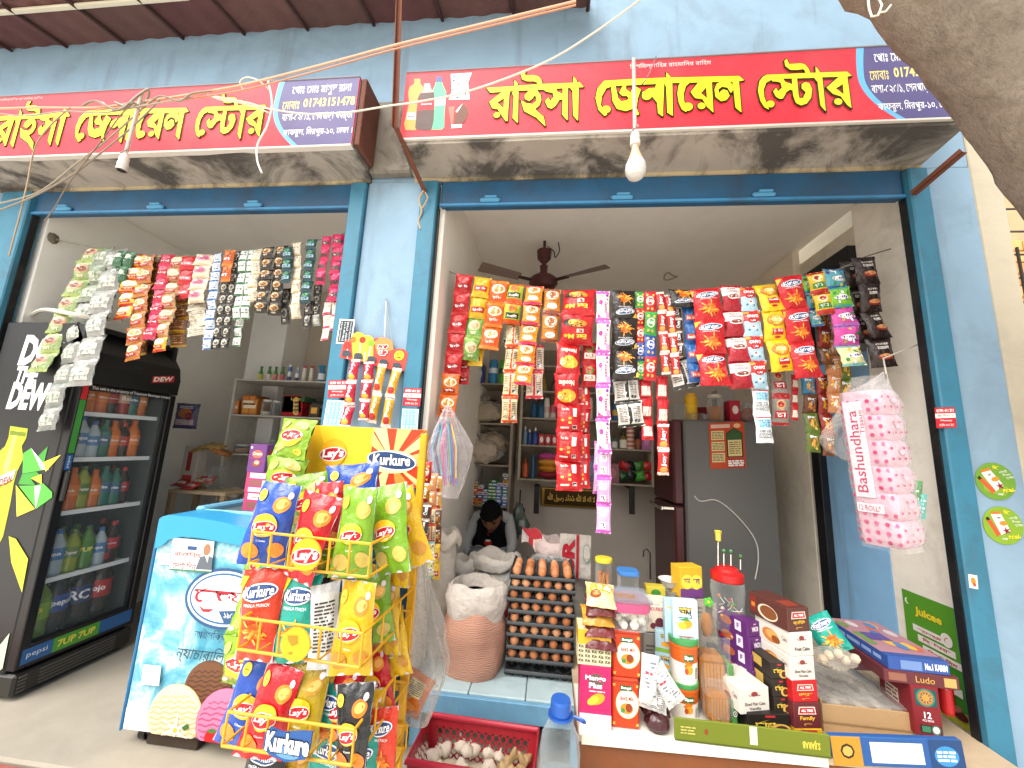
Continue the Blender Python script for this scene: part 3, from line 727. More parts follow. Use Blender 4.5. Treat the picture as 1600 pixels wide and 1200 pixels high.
def d_eatme():
 def art(P, w, h):
  P.text('Eat Me',.05 * w,.23 * h, w=.72 * w, h=.15 * h, col='f3d23a', bold=.03, rot=.03)
  P.rect(-.2 * w,-.02 * h,.02 * w,.1 * h, 'e8d8c8'); P.text('H',-.09 * w,.04 * h, h=.09 * h, col='a01a20', bold=.04)
  P.ell(.1 * w,-.22 * h,.36 * w,.14 * h, '33302c'); P.ell(0,-.2 * h,.3 * w,.12 * h, 'e0962e'); P.ell(.16 * w,-.24 * h,.14 * w,.08 * h, 'f0b94a')
 return 'b81e22', art
def d_noodles(low=False):
 def art(P, w, h):
  rd = random.Random(3)
  P.ell(.0,.16 * h,.4 * w,.2 * h, 'e8a52c')
  for i in range(9): P.ell(rd.uniform(-.3,.3) * w,.16 * h + rd.uniform(-.13,.13) * h,.09 * w,.045 * h,['f6cf58', 'd98722', 'f2b83e'][i % 3], rot=rd.uniform(0,3), n=9); P.k -= 1
  P.k += 1; P.ell(.26 * w,.2 * h,.11 * w,.07 * h, 'f6efdc'); P.ell(.26 * w,.2 * h,.06 * w,.04 * h, 'f0b020')
  P.text('Noodles',0,-.22 * h, w=.66 * w, h=.15 * h, col='f6e9d2', bold=.03)
 return 'b5161c', art
def d_redback():
 def art(P, w, h):
  P.text('Eat Me',-.18 * w,.3 * h, w=.3 * w, h=.09 * h, col='f3d0c0', bold=.02); P.lines(-.38 * w,.0,-.1 * h,.2 * h,8, 'd9635f', seed=2)
  P.rect(.12 * w,.05 * h,.3 * w,.34 * h, 'efe5dc'); P.rect(.12 * w,-.36 * h,.3 * w,-.24 * h, 'efe5dc'); P.lines(.13 * w,.29 * w,-.35 * h,-.25 * h,2, '202020', th=.9)
  P.rect(-.36 * w,-.36 * h,-.02 * w,-.3 * h, 'e8c8bc')
  for x, y in ((-.36,-.12),(-.06,-.2),(-.06,-.05)): P.rect(x * w, y * h,(x + .12) * w,(y + .08) * h, 'e0a83c'); P.k -= 1
 return bands((.8, 'a81218'),(-9, 'bb1a20')), art
def d_tasty(back=False):
 def art(P, w, h):
  if back:
   P.rect(-.34 * w,.08 * h,.2 * w,.3 * h, 'f0ecf0'); P.lines(-.3 * w,.16 * w,.1 * h,.28 * h,5, '8a7a86'); P.rect(-.3 * w,-.36 * h,.14 * w,-.12 * h, 'f6f2f4'); P.lines(-.24 * w,.08 * w,-.32 * h,-.16 * h,3, '2c2c30', th=.8); P.rect(.28 * w,-.4 * h,.34 * w,.4 * h, 'f3dcea')
  else:
   P.rect(-.46 * w,-.39 * h,.46 * w,.38 * h, 'efe9ee'); P.poly([(-.42 * w,-.38 * h),(-.05 * w,-.38 * h),(-.14 * w,.1 * h),(-.3 * w,.1 * h)], 'cf2f86'); P.ell(-.2 * w,.1 * h,.17 * w,.08 * h, 'd8358e')
   P.ell(-.22 * w,.3 * h,.17 * w,.06 * h, '9a8a5c'); P.ell(-.2 * w,.3 * h,.1 * w,.04 * h, 'e8dfb0'); P.star(.3 * w,.2 * h,.06 * w,.1 * w,6, 'c02a4a'); P.ell(.34 * w,-.3 * h,.16 * w,.09 * h, 'd99fd0'); P.ell(.3 * w,.33 * h,.12 * w,.05 * h, '8a3f8a')
   P.text('tasty',.2 * w,-.05 * h, w=.4 * h, h=.3 * w, col='b03a6a', bold=.02, rot=PI / 2)
 return bands((.82, 'c45ab4'),(-.84, 'd6a0cc' if back else 'efe9ee'),(-9, 'c45ab4')), art
def d_candy(base, tc='ffffff', lt='Joy', c2=None):
 def art(P, w, h):
  P.ell(0,.05 * h,.36 * w,.2 * h, c2 or 'f0e4d0'); P.ell(0,.05 * h,.28 * w,.15 * h, base); P.text(lt,0,.05 * h, w=.6 * w, h=.18 * h, col=tc, bold=.03)
  for x, y in ((-.2,-.28),(.15,-.3),(.25,.3),(-.25,.32)): P.ell(x * w, y * h,.1 * w,.06 * h, 'e9b54a', n=8); P.k -= 1
 return base, art
def d_vert(base, c2, lt):
 def art(P, w, h):
  P.ell(0,-.28 * h,.34 * w,.12 * h, c2); P.text(lt,0,.08 * h, w=.5 * h, h=.5 * w, bold=.03, rot=PI / 2)
 return bands((.8, 'e6d8cc'),(-.84, base),(-9, 'e6d8cc')), art
def d_cup():
 def art(P, w, h):
  P.text('Knorr',0,.32 * h, w=.5 * w, h=.08 * h, col='7a1a22', bold=.02); P.lines(-.32 * w,.32 * w,.17 * h,.25 * h,2, '8a4a4a')
  P.ell(.05 * w,.02 * h,.36 * w,.1 * h, 'efe6dc'); P.ell(.05 * w,.03 * h,.29 * w,.075 * h, '7a2c22')
 return bands((.84, 'a81c28'),(.02, 'ece6e2'),(-9, 'a01a28')), art
def d_dano(back=False):
 def art(P, w, h):
  if back:
   P.rect(-.36 * w,.02 * h,.4 * w,.32 * h, '8fc2da'); P.lines(-.36 * w,.4 * w,.05 * h,.3 * h,4, '4a7c9a', seed=4); P.lines(-.4 * w,.4 * w,-.34 * h,-.04 * h,6, '5d6468', seed=8); P.rect(-.44 * w,.36 * h,.44 * w,.4 * h, 'b8303a')
  else:
   P.ell(.0,.2 * h,.14 * w,.07 * h, 'f4f2ee'); P.ell(-.2 * w,.3 * h,.06 * w,.03 * h, '3f6a8a'); P.ell(.22 * w,.28 * h,.06 * w,.03 * h, '3f6a8a'); P.ell(.0,.17 * h,.07 * w,.04 * h, 'c8483a')
   P.ell(0,-.06 * h,.28 * w,.085 * h, 'b01c26'); P.text('Arla',0,-.06 * h, w=.3 * w, h=.07 * h, bold=.02)
   P.text('DANO',0,-.24 * h, w=.62 * w, h=.12 * h, bold=.04); P.ell(.34 * w,-.4 * h,.18 * w,.07 * h, 'e5963a'); P.ell(-.4 * w,-.4 * h,.1 * w,.06 * h, 'e5963a')
 return (bands((.85, 'e4e8ea'),(-9, 'e6e9ea')) if back else bands((-.22, 'a9cbdc'),(-9, 'c42c2c'))), art
def d_maggi():
 def art(P, w, h):
  P.ell(0,.17 * h,.4 * w,.2 * h, 'b9701e'); P.ell(0,.19 * h,.34 * w,.16 * h, 'e9b24a'); P.ell(-.1 * w,.2 * h,.14 * w,.07 * h, 'f4dc9a'); P.ell(.12 * w,.18 * h,.12 * w,.06 * h, 'f4e6c0')
  P.rect(-.24 * w,-.3 * h,.26 * w,-.1 * h, 'b81c20'); P.rect(-.2 * w,-.2 * h,.22 * w,-.12 * h, 'f2eee4'); P.text('Maggi',.01 * w,-.16 * h, w=.36 * w, h=.07 * h, col='b81c20', bold=.03); P.ell(0,-.37 * h,.14 * w,.03 * h, 'b81c20')
 return 'e9bf1e', art
def d_coffee():
 def art(P, w, h):
  P.text('COFFEE',.02 * w,.26 * h, w=.5 * w, h=.07 * h, col='d8cdc4', bold=.02); P.rect(-.2 * w,.09 * h,.26 * w,.18 * h, 'd9d2cc'); P.lines(-.17 * w,.23 * w,.1 * h,.17 * h,2, '3a2a24')
  P.ell(.05 * w,-.18 * h,.33 * w,.1 * h, '8c2f24'); P.ell(.05 * w,-.15 * h,.29 * w,.07 * h, 'c98a5c')
 return '2e211e', art
def d_multi(base, top, lt='Jelly'):
 def art(P, w, h):
  rd = random.Random(len(base) + ord(base[0]))
  for i in range(10): P.ell(rd.uniform(-.4,.4) * w, rd.uniform(-.36,.4) * h,.09 * w,.06 * h,['f0e6d8', '3d2f78', 'e0c040', 'ffffff', '2f8a48'][i % 5], rot=rd.uniform(0,3), n=8); P.k -= 1
  P.k += 1; P.ell(0,-.05 * h,.32 * w,.12 * h, 'f2f0ea'); P.text(lt,0,-.05 * h, w=.5 * w, h=.13 * h, col='3a3088', bold=.03)
 return bands((.75, top),(-.7, base),(-9, top)), art
def d_plain(base, top, txtc='6b6258', rows=6, pic=None, win=None):
 def art(P, w, h):
  if win: P.rect(-.38 * w,-.32 * h,.38 * w,.12 * h, win)
  P.lines(-.36 * w,.36 * w,-.3 * h if not win else -.22 * h,.3 * h if not win else .0, rows, txtc, seed=rows)
  if pic: P.ell(0,.16 * h,.27 * w,.15 * h, pic)
 return bands((.8, top),(-.82, base),(-9, top)), art
def d_cookie(base, top, disc, dark='2a211e'):
 def art(P, w, h):
  P.ell(0,.08 * h,.36 * w,.25 * h, disc); P.ell(.04 * w,.05 * h,.22 * w,.15 * h, dark); P.ell(-.12 * w,.17 * h,.1 * w,.07 * h, 'efe2c8', n=8); P.text('চা',0,-.3 * h, w=.34 * w, h=.12 * h, col='efe2c8', bold=.02)
 return bands((.84, top),(-.84, base),(-9, top)), art
def d_chips(c1, c2, c3):
 def art(P, w, h):
  rd = random.Random(ord(c1[1]) + ord(c3[2]))
  P.star(0,-.05 * h,.2 * w,.42 * w,9, c2, seed=3);
  for i in range(7): P.ell(rd.uniform(-.3,.3) * w, rd.uniform(-.34,.2) * h,.12 * w,.05 * h,['d9922e', 'f0c860', c3][i % 3], rot=rd.uniform(0,3), n=8); P.k -= 1
  P.k += 1; P.text('চিপস',0,.27 * h, w=.6 * w, h=.14 * h, bold=.03)
 return c1, art
DES = {
 'ruchi': d_logo('b3161d', 'bd3a3c', '8e1016', 'রুচি', pic='cf5a58'), 'orangebowl': d_bowl('d2691f', 'cf5a22', 'f0dca0', 'c9852e', 'f4e4d4', '9a2018'),
 'yellowbox': d_logo('dca91e', 'c9a82a', 'a81e1e', 'রুচি', pic='d8b840'), 'greentea': d_cookie('6f9a4a', '87a84e', 'd8c49a', 'b59a72'),
 'ovalorange': d_bowl('dd5a1c', 'e07a28', 'f2e0b0', 'd08a38', 'f4e4d4', 'd24a18', 'রুচি'), 'lime': d_logo('a9b53a', 'cf4c20', '2c3426', 'সরিষা', pic='cf8a2a', low='d8541e'),
 'pinkoval': d_oval('dd8c24', 'c72c50', 'এসি'), 'brownoval': d_oval('c97e2a', '8c4a3c', 'এসি', 'a06a4a'), 'creamback': d_back('dfcda2', 'c5421c', 'cf4a20'), 'creamback2': d_back('d8c4b0', 'b82c34', 'c72c40'),
 'eatme': d_eatme(), 'noodles': d_noodles(), 'redback': d_redback(), 'milk': d_logo('b01a22', 'b01a22', 'e2dccb', 'MILK', 'b01a22', pic='5c8a3a'), 'tasty': d_tasty(), 'tastyback': d_tasty(True),
 'kurblack': d_kurkure('26211f', 'd8b040'), 'kurred': d_kurkure('bd1a22', 'e8c038'), 'whiteback': d_back('d9d6d0', '26221f', '33302d'),
 'cgreen': d_candy('3a9a44'), 'cred': d_candy('b9202a'), 'cblue': d_candy('2a4f9a', c2='d8cfe0'), 'cpink': d_candy('c8487a'), 'bar': d_vert('b82a26', 'e6a050', 'Joy'), 'barback': d_plain('b92228', 'a81a20', 'e8d8cc',4, win='d9d2c4'),
 'brown': d_vert('3a2c28', '6a4a38', 'Choco'), 'blue': d_logo('24508c', '2a5a98', 'c9502c', 'Horlicks', pic='3a72b0'), 'cup': d_cup(), 'dano': d_dano(), 'danoback': d_dano(True), 'maggi': d_maggi(),
 'coffee': d_coffee(), 'jblue': d_multi('58a0b0', '3a62a0'), 'jgreen': d_multi('7ab83a', '48a89a'), 'jpink': d_multi('c84a9a', 'a86ab8'), 'jcream': d_multi('d8d29a', '7ab8b4'), 'yellowgreen': d_logo('d8b820', 'a82a24', '3f7f3c', 'ঘি', pic='efe0b0', low='b8302a'),
 'chipgreen': d_chips('5c6f2c', 'd89a3a', '8a3a20'), 'chipbrown': d_chips('6b4028', 'c8803a', '4a78a8'), 'chipred': d_chips('8e2a20', 'd8a040', '303030'), 'chipclear': d_chips('b9784a', 'd8d0c4', 'd0801e'), 'chipblue': d_chips('3c80a4', 'd89a3a', '5c6f2c'), 'greyred': d_logo('8f8880', 'a81c20', 'b02428', 'চা', pic='c9a070'),
 'teabag': d_cookie('8fa06a', '9aa860', 'c9957a', '7a4a3a'), 'silver': d_plain('8a8b86', '7d827b', '6f8a6a',4, win='bab7ad'), 'silver2': d_plain('8f908b', '9a9a96', '7d8a7a',3, win='c0bdb3'), 'silvergreen': d_plain('7d8a74', '8a8e84', '5d7a4a',4, win='b4b4a6'), 'darkgreen': d_plain('2c5a3c', '3a6a48', '9ab09a',4, pic='c9d0b8'),
 'yelred': d_bowl('d8a01c', 'b92a22', 'e8d0b0', 'd8c0b0', 'f6e6da', 'a81a20', 'গুঁড়া'), 'brownspice': d_bowl('a8642a', 'b5702e', 'e0b070', 'cf9a52', 'f4e4d4', 'a81c20', 'গুঁড়া'), 'pinkred': d_logo('bb2444', 'c8305a', 'a01a34', 'মসলা', pic='d86a78'), 'tanred': d_bowl('b58a5c', 'a8784a', 'e8d0a0', 'd8b48a', 'f4e4d4', 'a8302a', 'গুঁড়া'), 'redwhite': d_logo('b81c26', 'c22a30', 'd8707a', 'মরিচ', pic='c84a50'),
 'brownyel': d_plain('7a5030', 'c89a2a', 'd0a070',4), 'creampink': d_cookie('dfcab4', 'c9b294', 'd87a9a', 'a8506a'), 'creambk': d_plain('cfc6b4', 'd8cfbc', '8f8676',3), 'bluewhite': d_plain('c6d0dc', '2f5f9a', '3a5f8c',3, pic='e8ecf0'), 'orangesq': d_logo('c9641c', 'cf7a2a', 'b03a1a', 'চা', pic='8a2f1a'), 'blacknoise': d_cookie('2b2926', '3a3834', 'b8b2a2', '4a4640'), 'whitegreen': d_plain('d3d8d2', '2f6a3e', '5a6a5c',3, pic='eef0ec'), 'cream': d_plain('d9cdb8', 'c4b08c', '9a8a6c',4), 'blackcookie': d_cookie('2a2420', '3a322c', 'c99a62', '6a4226'), 'darkteal': d_logo('26403e', '2c4a58', '8fb4c4', 'চা', '1a2a38', pic='3f9a5a'), 'dark': d_cookie('2c2a28', '3a3634', '8a847c', '3a3634'), 'magenta': d_logo('bf1f52', 'c8285c', '3a2226', 'V', 'e8d0c0', pic='d84a78'), 'pinkframe': d_plain('e0d6c4', 'c83a5e', 'a89a84',4), 'magentadk': d_plain('7c2440', '8c2a48', 'd8a0b0',4),
 'poppy': d_vert('b81e38', 'e8a83c', 'Pop'), 'yelpop': d_vert('d09a24', 'b8302a', 'Pop'),
}
_pm = {}
def pmesh(key, w, h, t, seed, flip, name, m='sachet', **kw):
 k = (key, round(w,3), round(h,3), round(t,3), seed, flip)
 if k not in _pm:
  base, art = DES[key]
  _pm[k] = packet(w, h, t, base, art, seed, flip, nx=8, ny=9, pinch=.12, seal=.1, wr=2.0, **kw).mesh(name, m,60)
 return _pm[k]
srd = random.Random(11)
def strip(label, top, bot, wpx, seq, Y, group, cols=1, name='sachet_strip', cat='packet strip', part='sachet', Yb=None, t=.21, lean=1.0):
 """a strip of sachets joined end to end, hanging from a rope; seq: [(design, count, flipped)]"""
 P0, P1 = at(*top, Y), at(*bot, Y if Yb is None else Yb); L = (P1 - P0).length; n = sum(s[1] for s in seq)
 d = (P1 - P0) / L; W = wpx * pxm((top[0] + bot[0]) / 2,(top[1] + bot[1]) / 2, Y); pitch = L / n
 root = thing(name, label, cat, P0, group); i = 0
 Xr = (V((1,0,0)) - d * d.x).normalized(); N = Xr.cross(-d)
 for key, cnt, flip in seq:
  for _ in range(cnt):
   for c in range(cols):
    w = W / cols; me = pmesh(key, w * 1.03, pitch * 1.05, min(w, pitch) * t * 2, srd.randrange(2), flip, part)
    R = Matrix((Xr,-N * -1,-d)).transposed() if False else Matrix((Xr,-N,-d)).transposed()
    R = R @ Matrix.Rotation(math.radians(srd.uniform(-10,10) * lean),3, 'Z') @ Matrix.Rotation(math.radians(srd.uniform(-9,9) + (5 if i % 2 else -5)),3, 'X') @ Matrix.Rotation(math.radians(srd.uniform(-2.5,2.5)),3, 'Y')
    M = R.to_4x4(); M.translation = d * pitch * (i + .5) + Xr * ((c - (cols - 1) / 2) * w) + N * srd.uniform(-.004,.004)
    link(part, me, root, M)
   i += 1
 return root
# ------------------------------------------------------------------ ropes and the strips hanging from them
def rope(label, pts, name='rope'):
 b = MB(); b.tube(spline(pts),.003, '8a8478',6); return tag(b.build(name, 'cloth'), label, 'rope')
rope('thin cord carrying the packet strips across the egg shopfront',[V((-.6,.2,2.305)), at(726,431,.19), at(860,456,.18), at(975,462,.17), at(1100,456,.16), at(1200,447,.16), at(1300,424,.18), at(1350,402,.2), V((1.778,.24,2.45))])
rope('thin cord carrying the sachet strips across the shopfront with the drinks fridge',[V((-3.14,.1,2.48)), at(148,387,.12), at(215,397,.12), at(300,400,.12), at(400,391,.12), at(470,381,.12), at(550,362,.12), V((-1.06,.1,2.53))])
b = MB(); b.blob((-3.13,.1,2.48),(.02,.03,.035), '6b6358',8, amp=.5); tag(b.build('knot', 'cloth'), 'brown knotted rag tied on the cord at the left wall', 'knot')
GR, GL = 'packet strips hanging on the cord over the egg shopfront', 'sachet strips hanging on the cord beside the drinks fridge'
R = [  # label, top, bottom, width, sequence, Y
 ('red spice packet strip with two orange packets at its end, nearest the pillar',(726,430),(697,651),28,[('ruchi',5,0),('orangebowl',2,0)],.14),
 ('short strip with two yellow packets above two green ones',(755,434),(733,562),28,[('yellowbox',2,0),('greentea',2,0)],.15),
 ('strip of three orange packets with bowl pictures',(781,440),(763,546),30,[('ovalorange',3,0)],.14),
 ('short strip of lime and orange mustard packets',(806,444),(798,505),28,[('lime',2,0)],.15),
 ('strip of five amber packets with pink seals and white oval logos',(836,447),(816,601),29,[('pinkoval',5,0)],.13),
 ('short strip of two brown packets with white oval logos',(864,451),(858,533),28,[('brownoval',2,0)],.15),
 ('strip of cream packet backs with an orange centre seam',(803,505),(795,660),25,[('creamback',4,0)],.19),
 ('short strip of grey beige packet backs with a pink seam',(838,540),(834,622),27,[('creamback2',2,0)],.21),
 ('red packets of noodles, broad at the top with a long tail of red backs',(905,452),(900,537),53,[('eatme',2,1)],.13),
 ('strip of two red packets with a heap of yellow noodles',(889,537),(884,634),39,[('noodles',2,1)],.13),
 ('long strip of plain red packet backs with small white labels',(889,632),(888,766),41,[('redback',3,0)],.15),
 ('narrow strip of red packet backs half hidden behind the long red one',(912,600),(910,762),22,[('redback',4,0)],.2),
 ('short strip of red and cream milk packets',(922,536),(921,604),25,[('milk',2,0)],.19),
 ('long white and pink spoon strip, hanging lowest of all',(942,455),(943,708),22,[('tasty',5,0)],.12),
 ('lilac tail of packet backs below the white and pink spoon strip',(944,704),(943,832),23,[('tastyback',3,0)],.14),
 ('strip of lilac packet backs behind the white and pink spoon strip',(937,690),(935,772),17,[('tastyback',2,0)],.18),
 ('strip of three black snack packets with orange sticks, beside the pink spoon strip',(974,455),(977,593),41,[('kurblack',3,1)],.13),
 ('strip of white packet backs with a black seam below the black snacks',(976,592),(987,666),41,[('whiteback',2,0)],.17),
 ('narrow candy strip, green at the top and red below',(1000,457),(1001,592),17,[('cgreen',1,0),('cred',2,0),('cblue',1,0),('cgreen',1,0)],.16),
 ('candy strip changing from red through green and blue to red',(1016,456),(1016,594),20,[('cred',1,0),('cgreen',1,0),('cblue',1,0),('cred',1,0)],.14),
 ('low red tail of candy backs under the candy strips',(1008,592),(1012,687),20,[('barback',1,0),('barback',2,0)],.18),
 ('left of two narrow red and white chocolate bar strips',(1031,457),(1041,584),14,[('bar',4,0)],.14),
 ('right of two narrow red and white chocolate bar strips',(1045,459),(1057,588),14,[('bar',4,0)],.145),
 ('red and cream bar strip tail hanging to the fridge door',(1034,588),(1037,742),19,[('barback',2,0),('bar',2,0)],.19),
 ('single black snack packet folded over the cord',(1066,452),(1068,480),44,[('kurblack',1,1)],.13),
 ('narrow dark brown chocolate strip',(1057,480),(1062,558),14,[('brown',4,0)],.17),
 ('strip of dark blue malt drink sachets',(1078,479),(1087,597),25,[('blue',4,0)],.16),
 ('white packet back with a black seam behind the blue sachets',(1060,560),(1072,607),40,[('whiteback',1,0)],.21),
 ('strip of three red snack packets left of the red soup sachets',(1102,452),(1117,603),47,[('kurred',3,0)],.12),
 ('strip of four red and white soup sachets with a cup picture',(1140,447),(1160,606),34,[('cup',4,0)],.13),
 ('strip of four pale blue and red milk powder sachets',(1167,448),(1186,606),29,[('dano',4,1)],.135),
 ('two pale milk powder sachet backs hanging before the fridge',(1187,606),(1196,691),28,[('danoback',2,0)],.15),
 ('strip of three yellow noodle packets',(1198,443),(1223,579),38,[('maggi',3,0)],.13),
 ('strip of three red snack packets right of the yellow noodle packets',(1230,434),(1263,589),43,[('kurred',3,0)],.12),
 ('narrow green and blue strip tucked beside the right red snacks',(1259,430),(1277,510),18,[('jgreen',1,0),('jblue',2,0)],.18),
 ('short strip of green and yellow packets with red seals',(1273,427),(1290,491),27,[('yellowgreen',2,0)],.14),
 ('strip of multicoloured jelly packets, blue green pink and cream',(1302,421),(1332,572),40,[('jblue',1,0),('jgreen',1,0),('jpink',2,0),('jcream',1,0)],.14),
 ('strip of four black coffee packets nearest the right wall',(1348,403),(1381,573),36,[('coffee',4,0)],.15),
 ('second strip of black coffee packets behind the first one',(1325,408),(1352,536),27,[('coffee',3,0)],.22),
 ('strip of brown and green chips packets in front of the cream column',(1262,588),(1271,706),23,[('chipblue',1,0),('chipbrown',1,0),('chipgreen',2,0)],.3),
 ('strip of red and brown chips packets before the black door frame',(1283,586),(1296,712),20,[('chipred',3,0),('chipbrown',1,0)],.3),
 ('strip of clear packets with orange snacks behind the jelly packets',(1297,500),(1306,645),24,[('chipclear',5,0)],.26),
 ('narrow strip of mixed green packets behind the coffee packets',(1318,560),(1322,625),20,[('chipgreen',2,0)],.27),
 ('grey and red tea strip hanging right of the milk powder backs',(1216,576),(1220,664),26,[('greyred',2,0)],.24),
 ('narrow red strip before the cream column, right of the grey tea strip',(1242,586),(1241,656),12,[('barback',3,0)],.26),
 ('dim brown strip hanging behind the jelly and yellow green packets',(1284,488),(1292,570),22,[('chipred',2,0),('chipbrown',1,0)],.24),
 ('short strip of grey packet backs behind the lime packets',(800,502),(797,535),24,[('whiteback',1,0)],.24),
 ('small red packet strip below the green packets near the pillar',(727,562),(724,600),16,[('ruchi',2,0)],.22),
 ('small yellow packet hanging behind the orange packets',(745,545),(742,572),24,[('yellowbox',1,0)],.2),
]
for a in R: strip(a[0], a[1], a[2], a[3], a[4], a[5], GR)
Lr = [
 ('green tea bag strip slanting down over the fridge side, leftmost of all',(150,386),(62,582),27,[('teabag',7,0)],.1,-.03,1),
 ('long silver sachet strip reaching lowest over the fridge side',(166,388),(72,672),27,[('silvergreen',3,0),('silver',6,0)],.09,-.05,1),
 ('silver sachet strip with white labels ending beside the fridge door',(184,391),(124,602),31,[('silver2',6,0)],.1,-.04,1),
 ('short dark green sachet strip at the top of the silver ones',(198,393),(181,442),30,[('darkgreen',2,0)],.07,.07,2),
 ('yellow and red spice strip beside the dark green sachets',(216,399),(191,498),28,[('yelred',5,0)],.1,.06,1),
 ('long orange brown spice strip hanging to the fridge header',(231,400),(207,562),24,[('brownspice',7,0)],.11,.03,1),
 ('narrow brown strip behind the orange brown spice strip',(246,402),(222,555),16,[('brownyel',7,0)],.16,.1,1),
 ('pink and red spice strip between two brown ones',(263,398),(234,531),19,[('pinkred',7,0)],.1,.06,1),
 ('tan spice strip with red labels ending in yellow',(279,400),(248,549),22,[('tanred',6,0),('yelred',1,0)],.11,.06,1),
 ('short bright red chilli strip',(297,401),(288,466),22,[('redwhite',3,0)],.1,.1,1),
 ('brown and yellow strip hanging low behind the red chilli strip',(286,455),(276,541),24,[('brownyel',4,0)],.16,.16,1),
 ('cream and pink strip of four wide sachets',(321,397),(306,473),28,[('creampink',4,0)],.1,.1,1),
 ('bundle of cream sachet backs below the cream and pink strip',(307,472),(309,524),27,[('creambk',4,0)],.14,.14,1),
 ('narrow blue and white strip left of the orange square',(340,396),(323,546),15,[('bluewhite',10,0)],.1,.1,1),
 ('pair of orange square sachets',(359,391),(353,440),16,[('orangesq',2,0)],.08,.08,1),
 ('black patterned double strip below the orange squares',(366,393),(343,546),25,[('blacknoise',9,0)],.11,.11,2),
 ('white and green double strip of six rows',(388,390),(375,498),26,[('whitegreen',6,0)],.1,.1,2),
 ('narrow white and green tail below the double strip',(374,497),(368,541),14,[('whitegreen',3,0)],.14,.14,1),
 ('narrow cream strip between green and black strips',(402,388),(394,471),16,[('cream',4,0)],.1,.1,1),
 ('black strip with round cookie pictures, left of two',(420,387),(407,489),21,[('blackcookie',6,0)],.09,.09,1),
 ('black strip with round cookie pictures, right of two',(441,384),(428,492),19,[('blackcookie',6,0)],.1,.1,1),
 ('short dark teal strip overlapping the right cookie strip',(450,387),(447,442),16,[('darkteal',3,0)],.085,.085,1),
 ('pale cream narrow strip right of the dark teal one',(464,380),(462,497),14,[('cream',6,0)],.11,.11,1),
 ('short black tail under the dark teal strip',(448,450),(445,506),14,[('dark',2,0)],.15,.15,1),
 ('long dark teal strip left of the magenta ones',(488,374),(476,473),17,[('darkteal',6,0)],.1,.1,1),
 ('grey tail under the long dark teal strip',(482,470),(479,512),13,[('dark',2,0)],.13,.13,1),
 ('narrow silver tail left of the magenta strip',(497,445),(494,509),12,[('dark',3,0),('silver2',1,0)],.15,.15,1),
 ('shorter magenta strip with four rows',(511,369),(500,444),15,[('magenta',4,0)],.09,.09,1),
 ('longer magenta strip with five rows beside the blue jamb',(530,366),(521,471),19,[('magenta',5,0)],.1,.1,1),
 ('three pink framed cream sachets below the magenta strips',(512,471),(508,532),13,[('pinkframe',3,0)],.12,.12,1),
 ('two pink framed cream sachets closest to the jamb',(525,471),(522,516),13,[('pinkframe',2,0)],.12,.12,1),
 ('dark magenta strip edge squeezed against the jamb',(544,362),(540,404),9,[('magentadk',3,0)],.12,.12,1),
]
for a in Lr: strip(a[0], a[1], a[2], a[3], a[4], a[5], GL, cols=a[7], Yb=a[6])
b = MB(); b.tube(spline([at(50,492,.1), at(70,484,.06), at(110,490,-.02), at(150,498,.05), at(190,500,.1)]),.012, 'd0ccc0',7)
tag(b.build('cloth_strip', 'cloth'), 'pale cloth strip tied round the top of the drinks fridge', 'cloth')
# pop up candy card on the pillar
pc = thing('candy_card', 'red and yellow die cut candy card hung on the light blue pillar', 'display card', at(590,575,-.03))
K = lambda x, y, Y=-.03: at(500 + x / 6,480 + y / 6, Y)
b = MB()
def k2(pts): return [(K(x, y).x, K(x, y).z) for x, y in pts]
out = [(185,470),(215,350),(245,315),(290,300),(310,255),(350,232),(400,245),(420,265),(470,265),(505,295),(560,285),(630,290),(680,320),(692,400),(740,388),(790,395),(825,430),(815,500),(790,600),(700,590),(540,555),(400,510),(310,500)]
def flat(pts, y0, y1, col):
 q = k2(pts); tri = tessellate_polygon([[V((p[0], p[1],0)) for p in q]]); n = len(q)
 b.add([(x, y0, z) for x, z in q] + [(x, y1, z) for x, z in q],[tuple(t) for t in tri] + [tuple(n + i for i in t[::-1]) for t in tri] + [(i,(i + 1) % n, n + (i + 1) % n, n + i) for i in range(n)], col)
flat(out,-.032,-.03, 'd9483c')
P = Print(b, lambda x, y, h: V((x,-.032 - h, y)),.0005, d=.5); sc_ = pxm(590,575,-.03) / 6
def ke(x, y, r, c, ry=None): p = K(x, y); P.ell(p.x, p.z, r * sc_,(ry or r) * sc_, c)
P.poly(k2([(300,330),(310,255),(350,232),(400,245),(420,265),(470,265),(505,295),(500,470),(420,510),(310,490)]), 'e8b83a'); P.poly(k2([(510,330),(560,285),(630,290),(680,320),(690,400),(540,440)]), 'e88a4a')
for x, y, r, c in [(262,360,34,'c8302c'),(315,305,28,'b8701c'),(402,308,30,'c23018'),(483,338,32,'7fb52a'),(430,392,30,'f0cc3a'),(745,455,46,'f3d02c')]: ke(x, y, r, c)
for x0, y0, x1 in [(262,394,262),(382,338,382),(478,370,462),(428,422,418)]: P.poly(k2([(x0 - 5, y0),(x0 + 5, y0),(x1 + 5, y0 + 90),(x1 - 5, y0 + 90)]), 'f2ece4')
ke(730,440,5, '2a2420',8); ke(762,440,5, '2a2420',8); ke(745,475,18, '7a3a1c',6)
p = K(597,375); P.text('POP', p.x, p.z, w=.05, h=.019, col='c22436', bold=.06, out='f6efe8', ow=.12); p = K(597,432); P.text('UP', p.x, p.z, w=.04, h=.022, col='c22436', bold=.06, out='f6efe8', ow=.12)
for x, y in [(255,435),(365,460),(490,490),(602,518),(725,550)]: P.poly(k2([(x - 42, y + 25),(x - 36, y - 18),(x - 20, y - 28),(x + 22, y - 26),(x + 38, y - 12),(x + 40, y + 28)]), '3c4650')
b.build('card', 'card', pc, smooth=0)
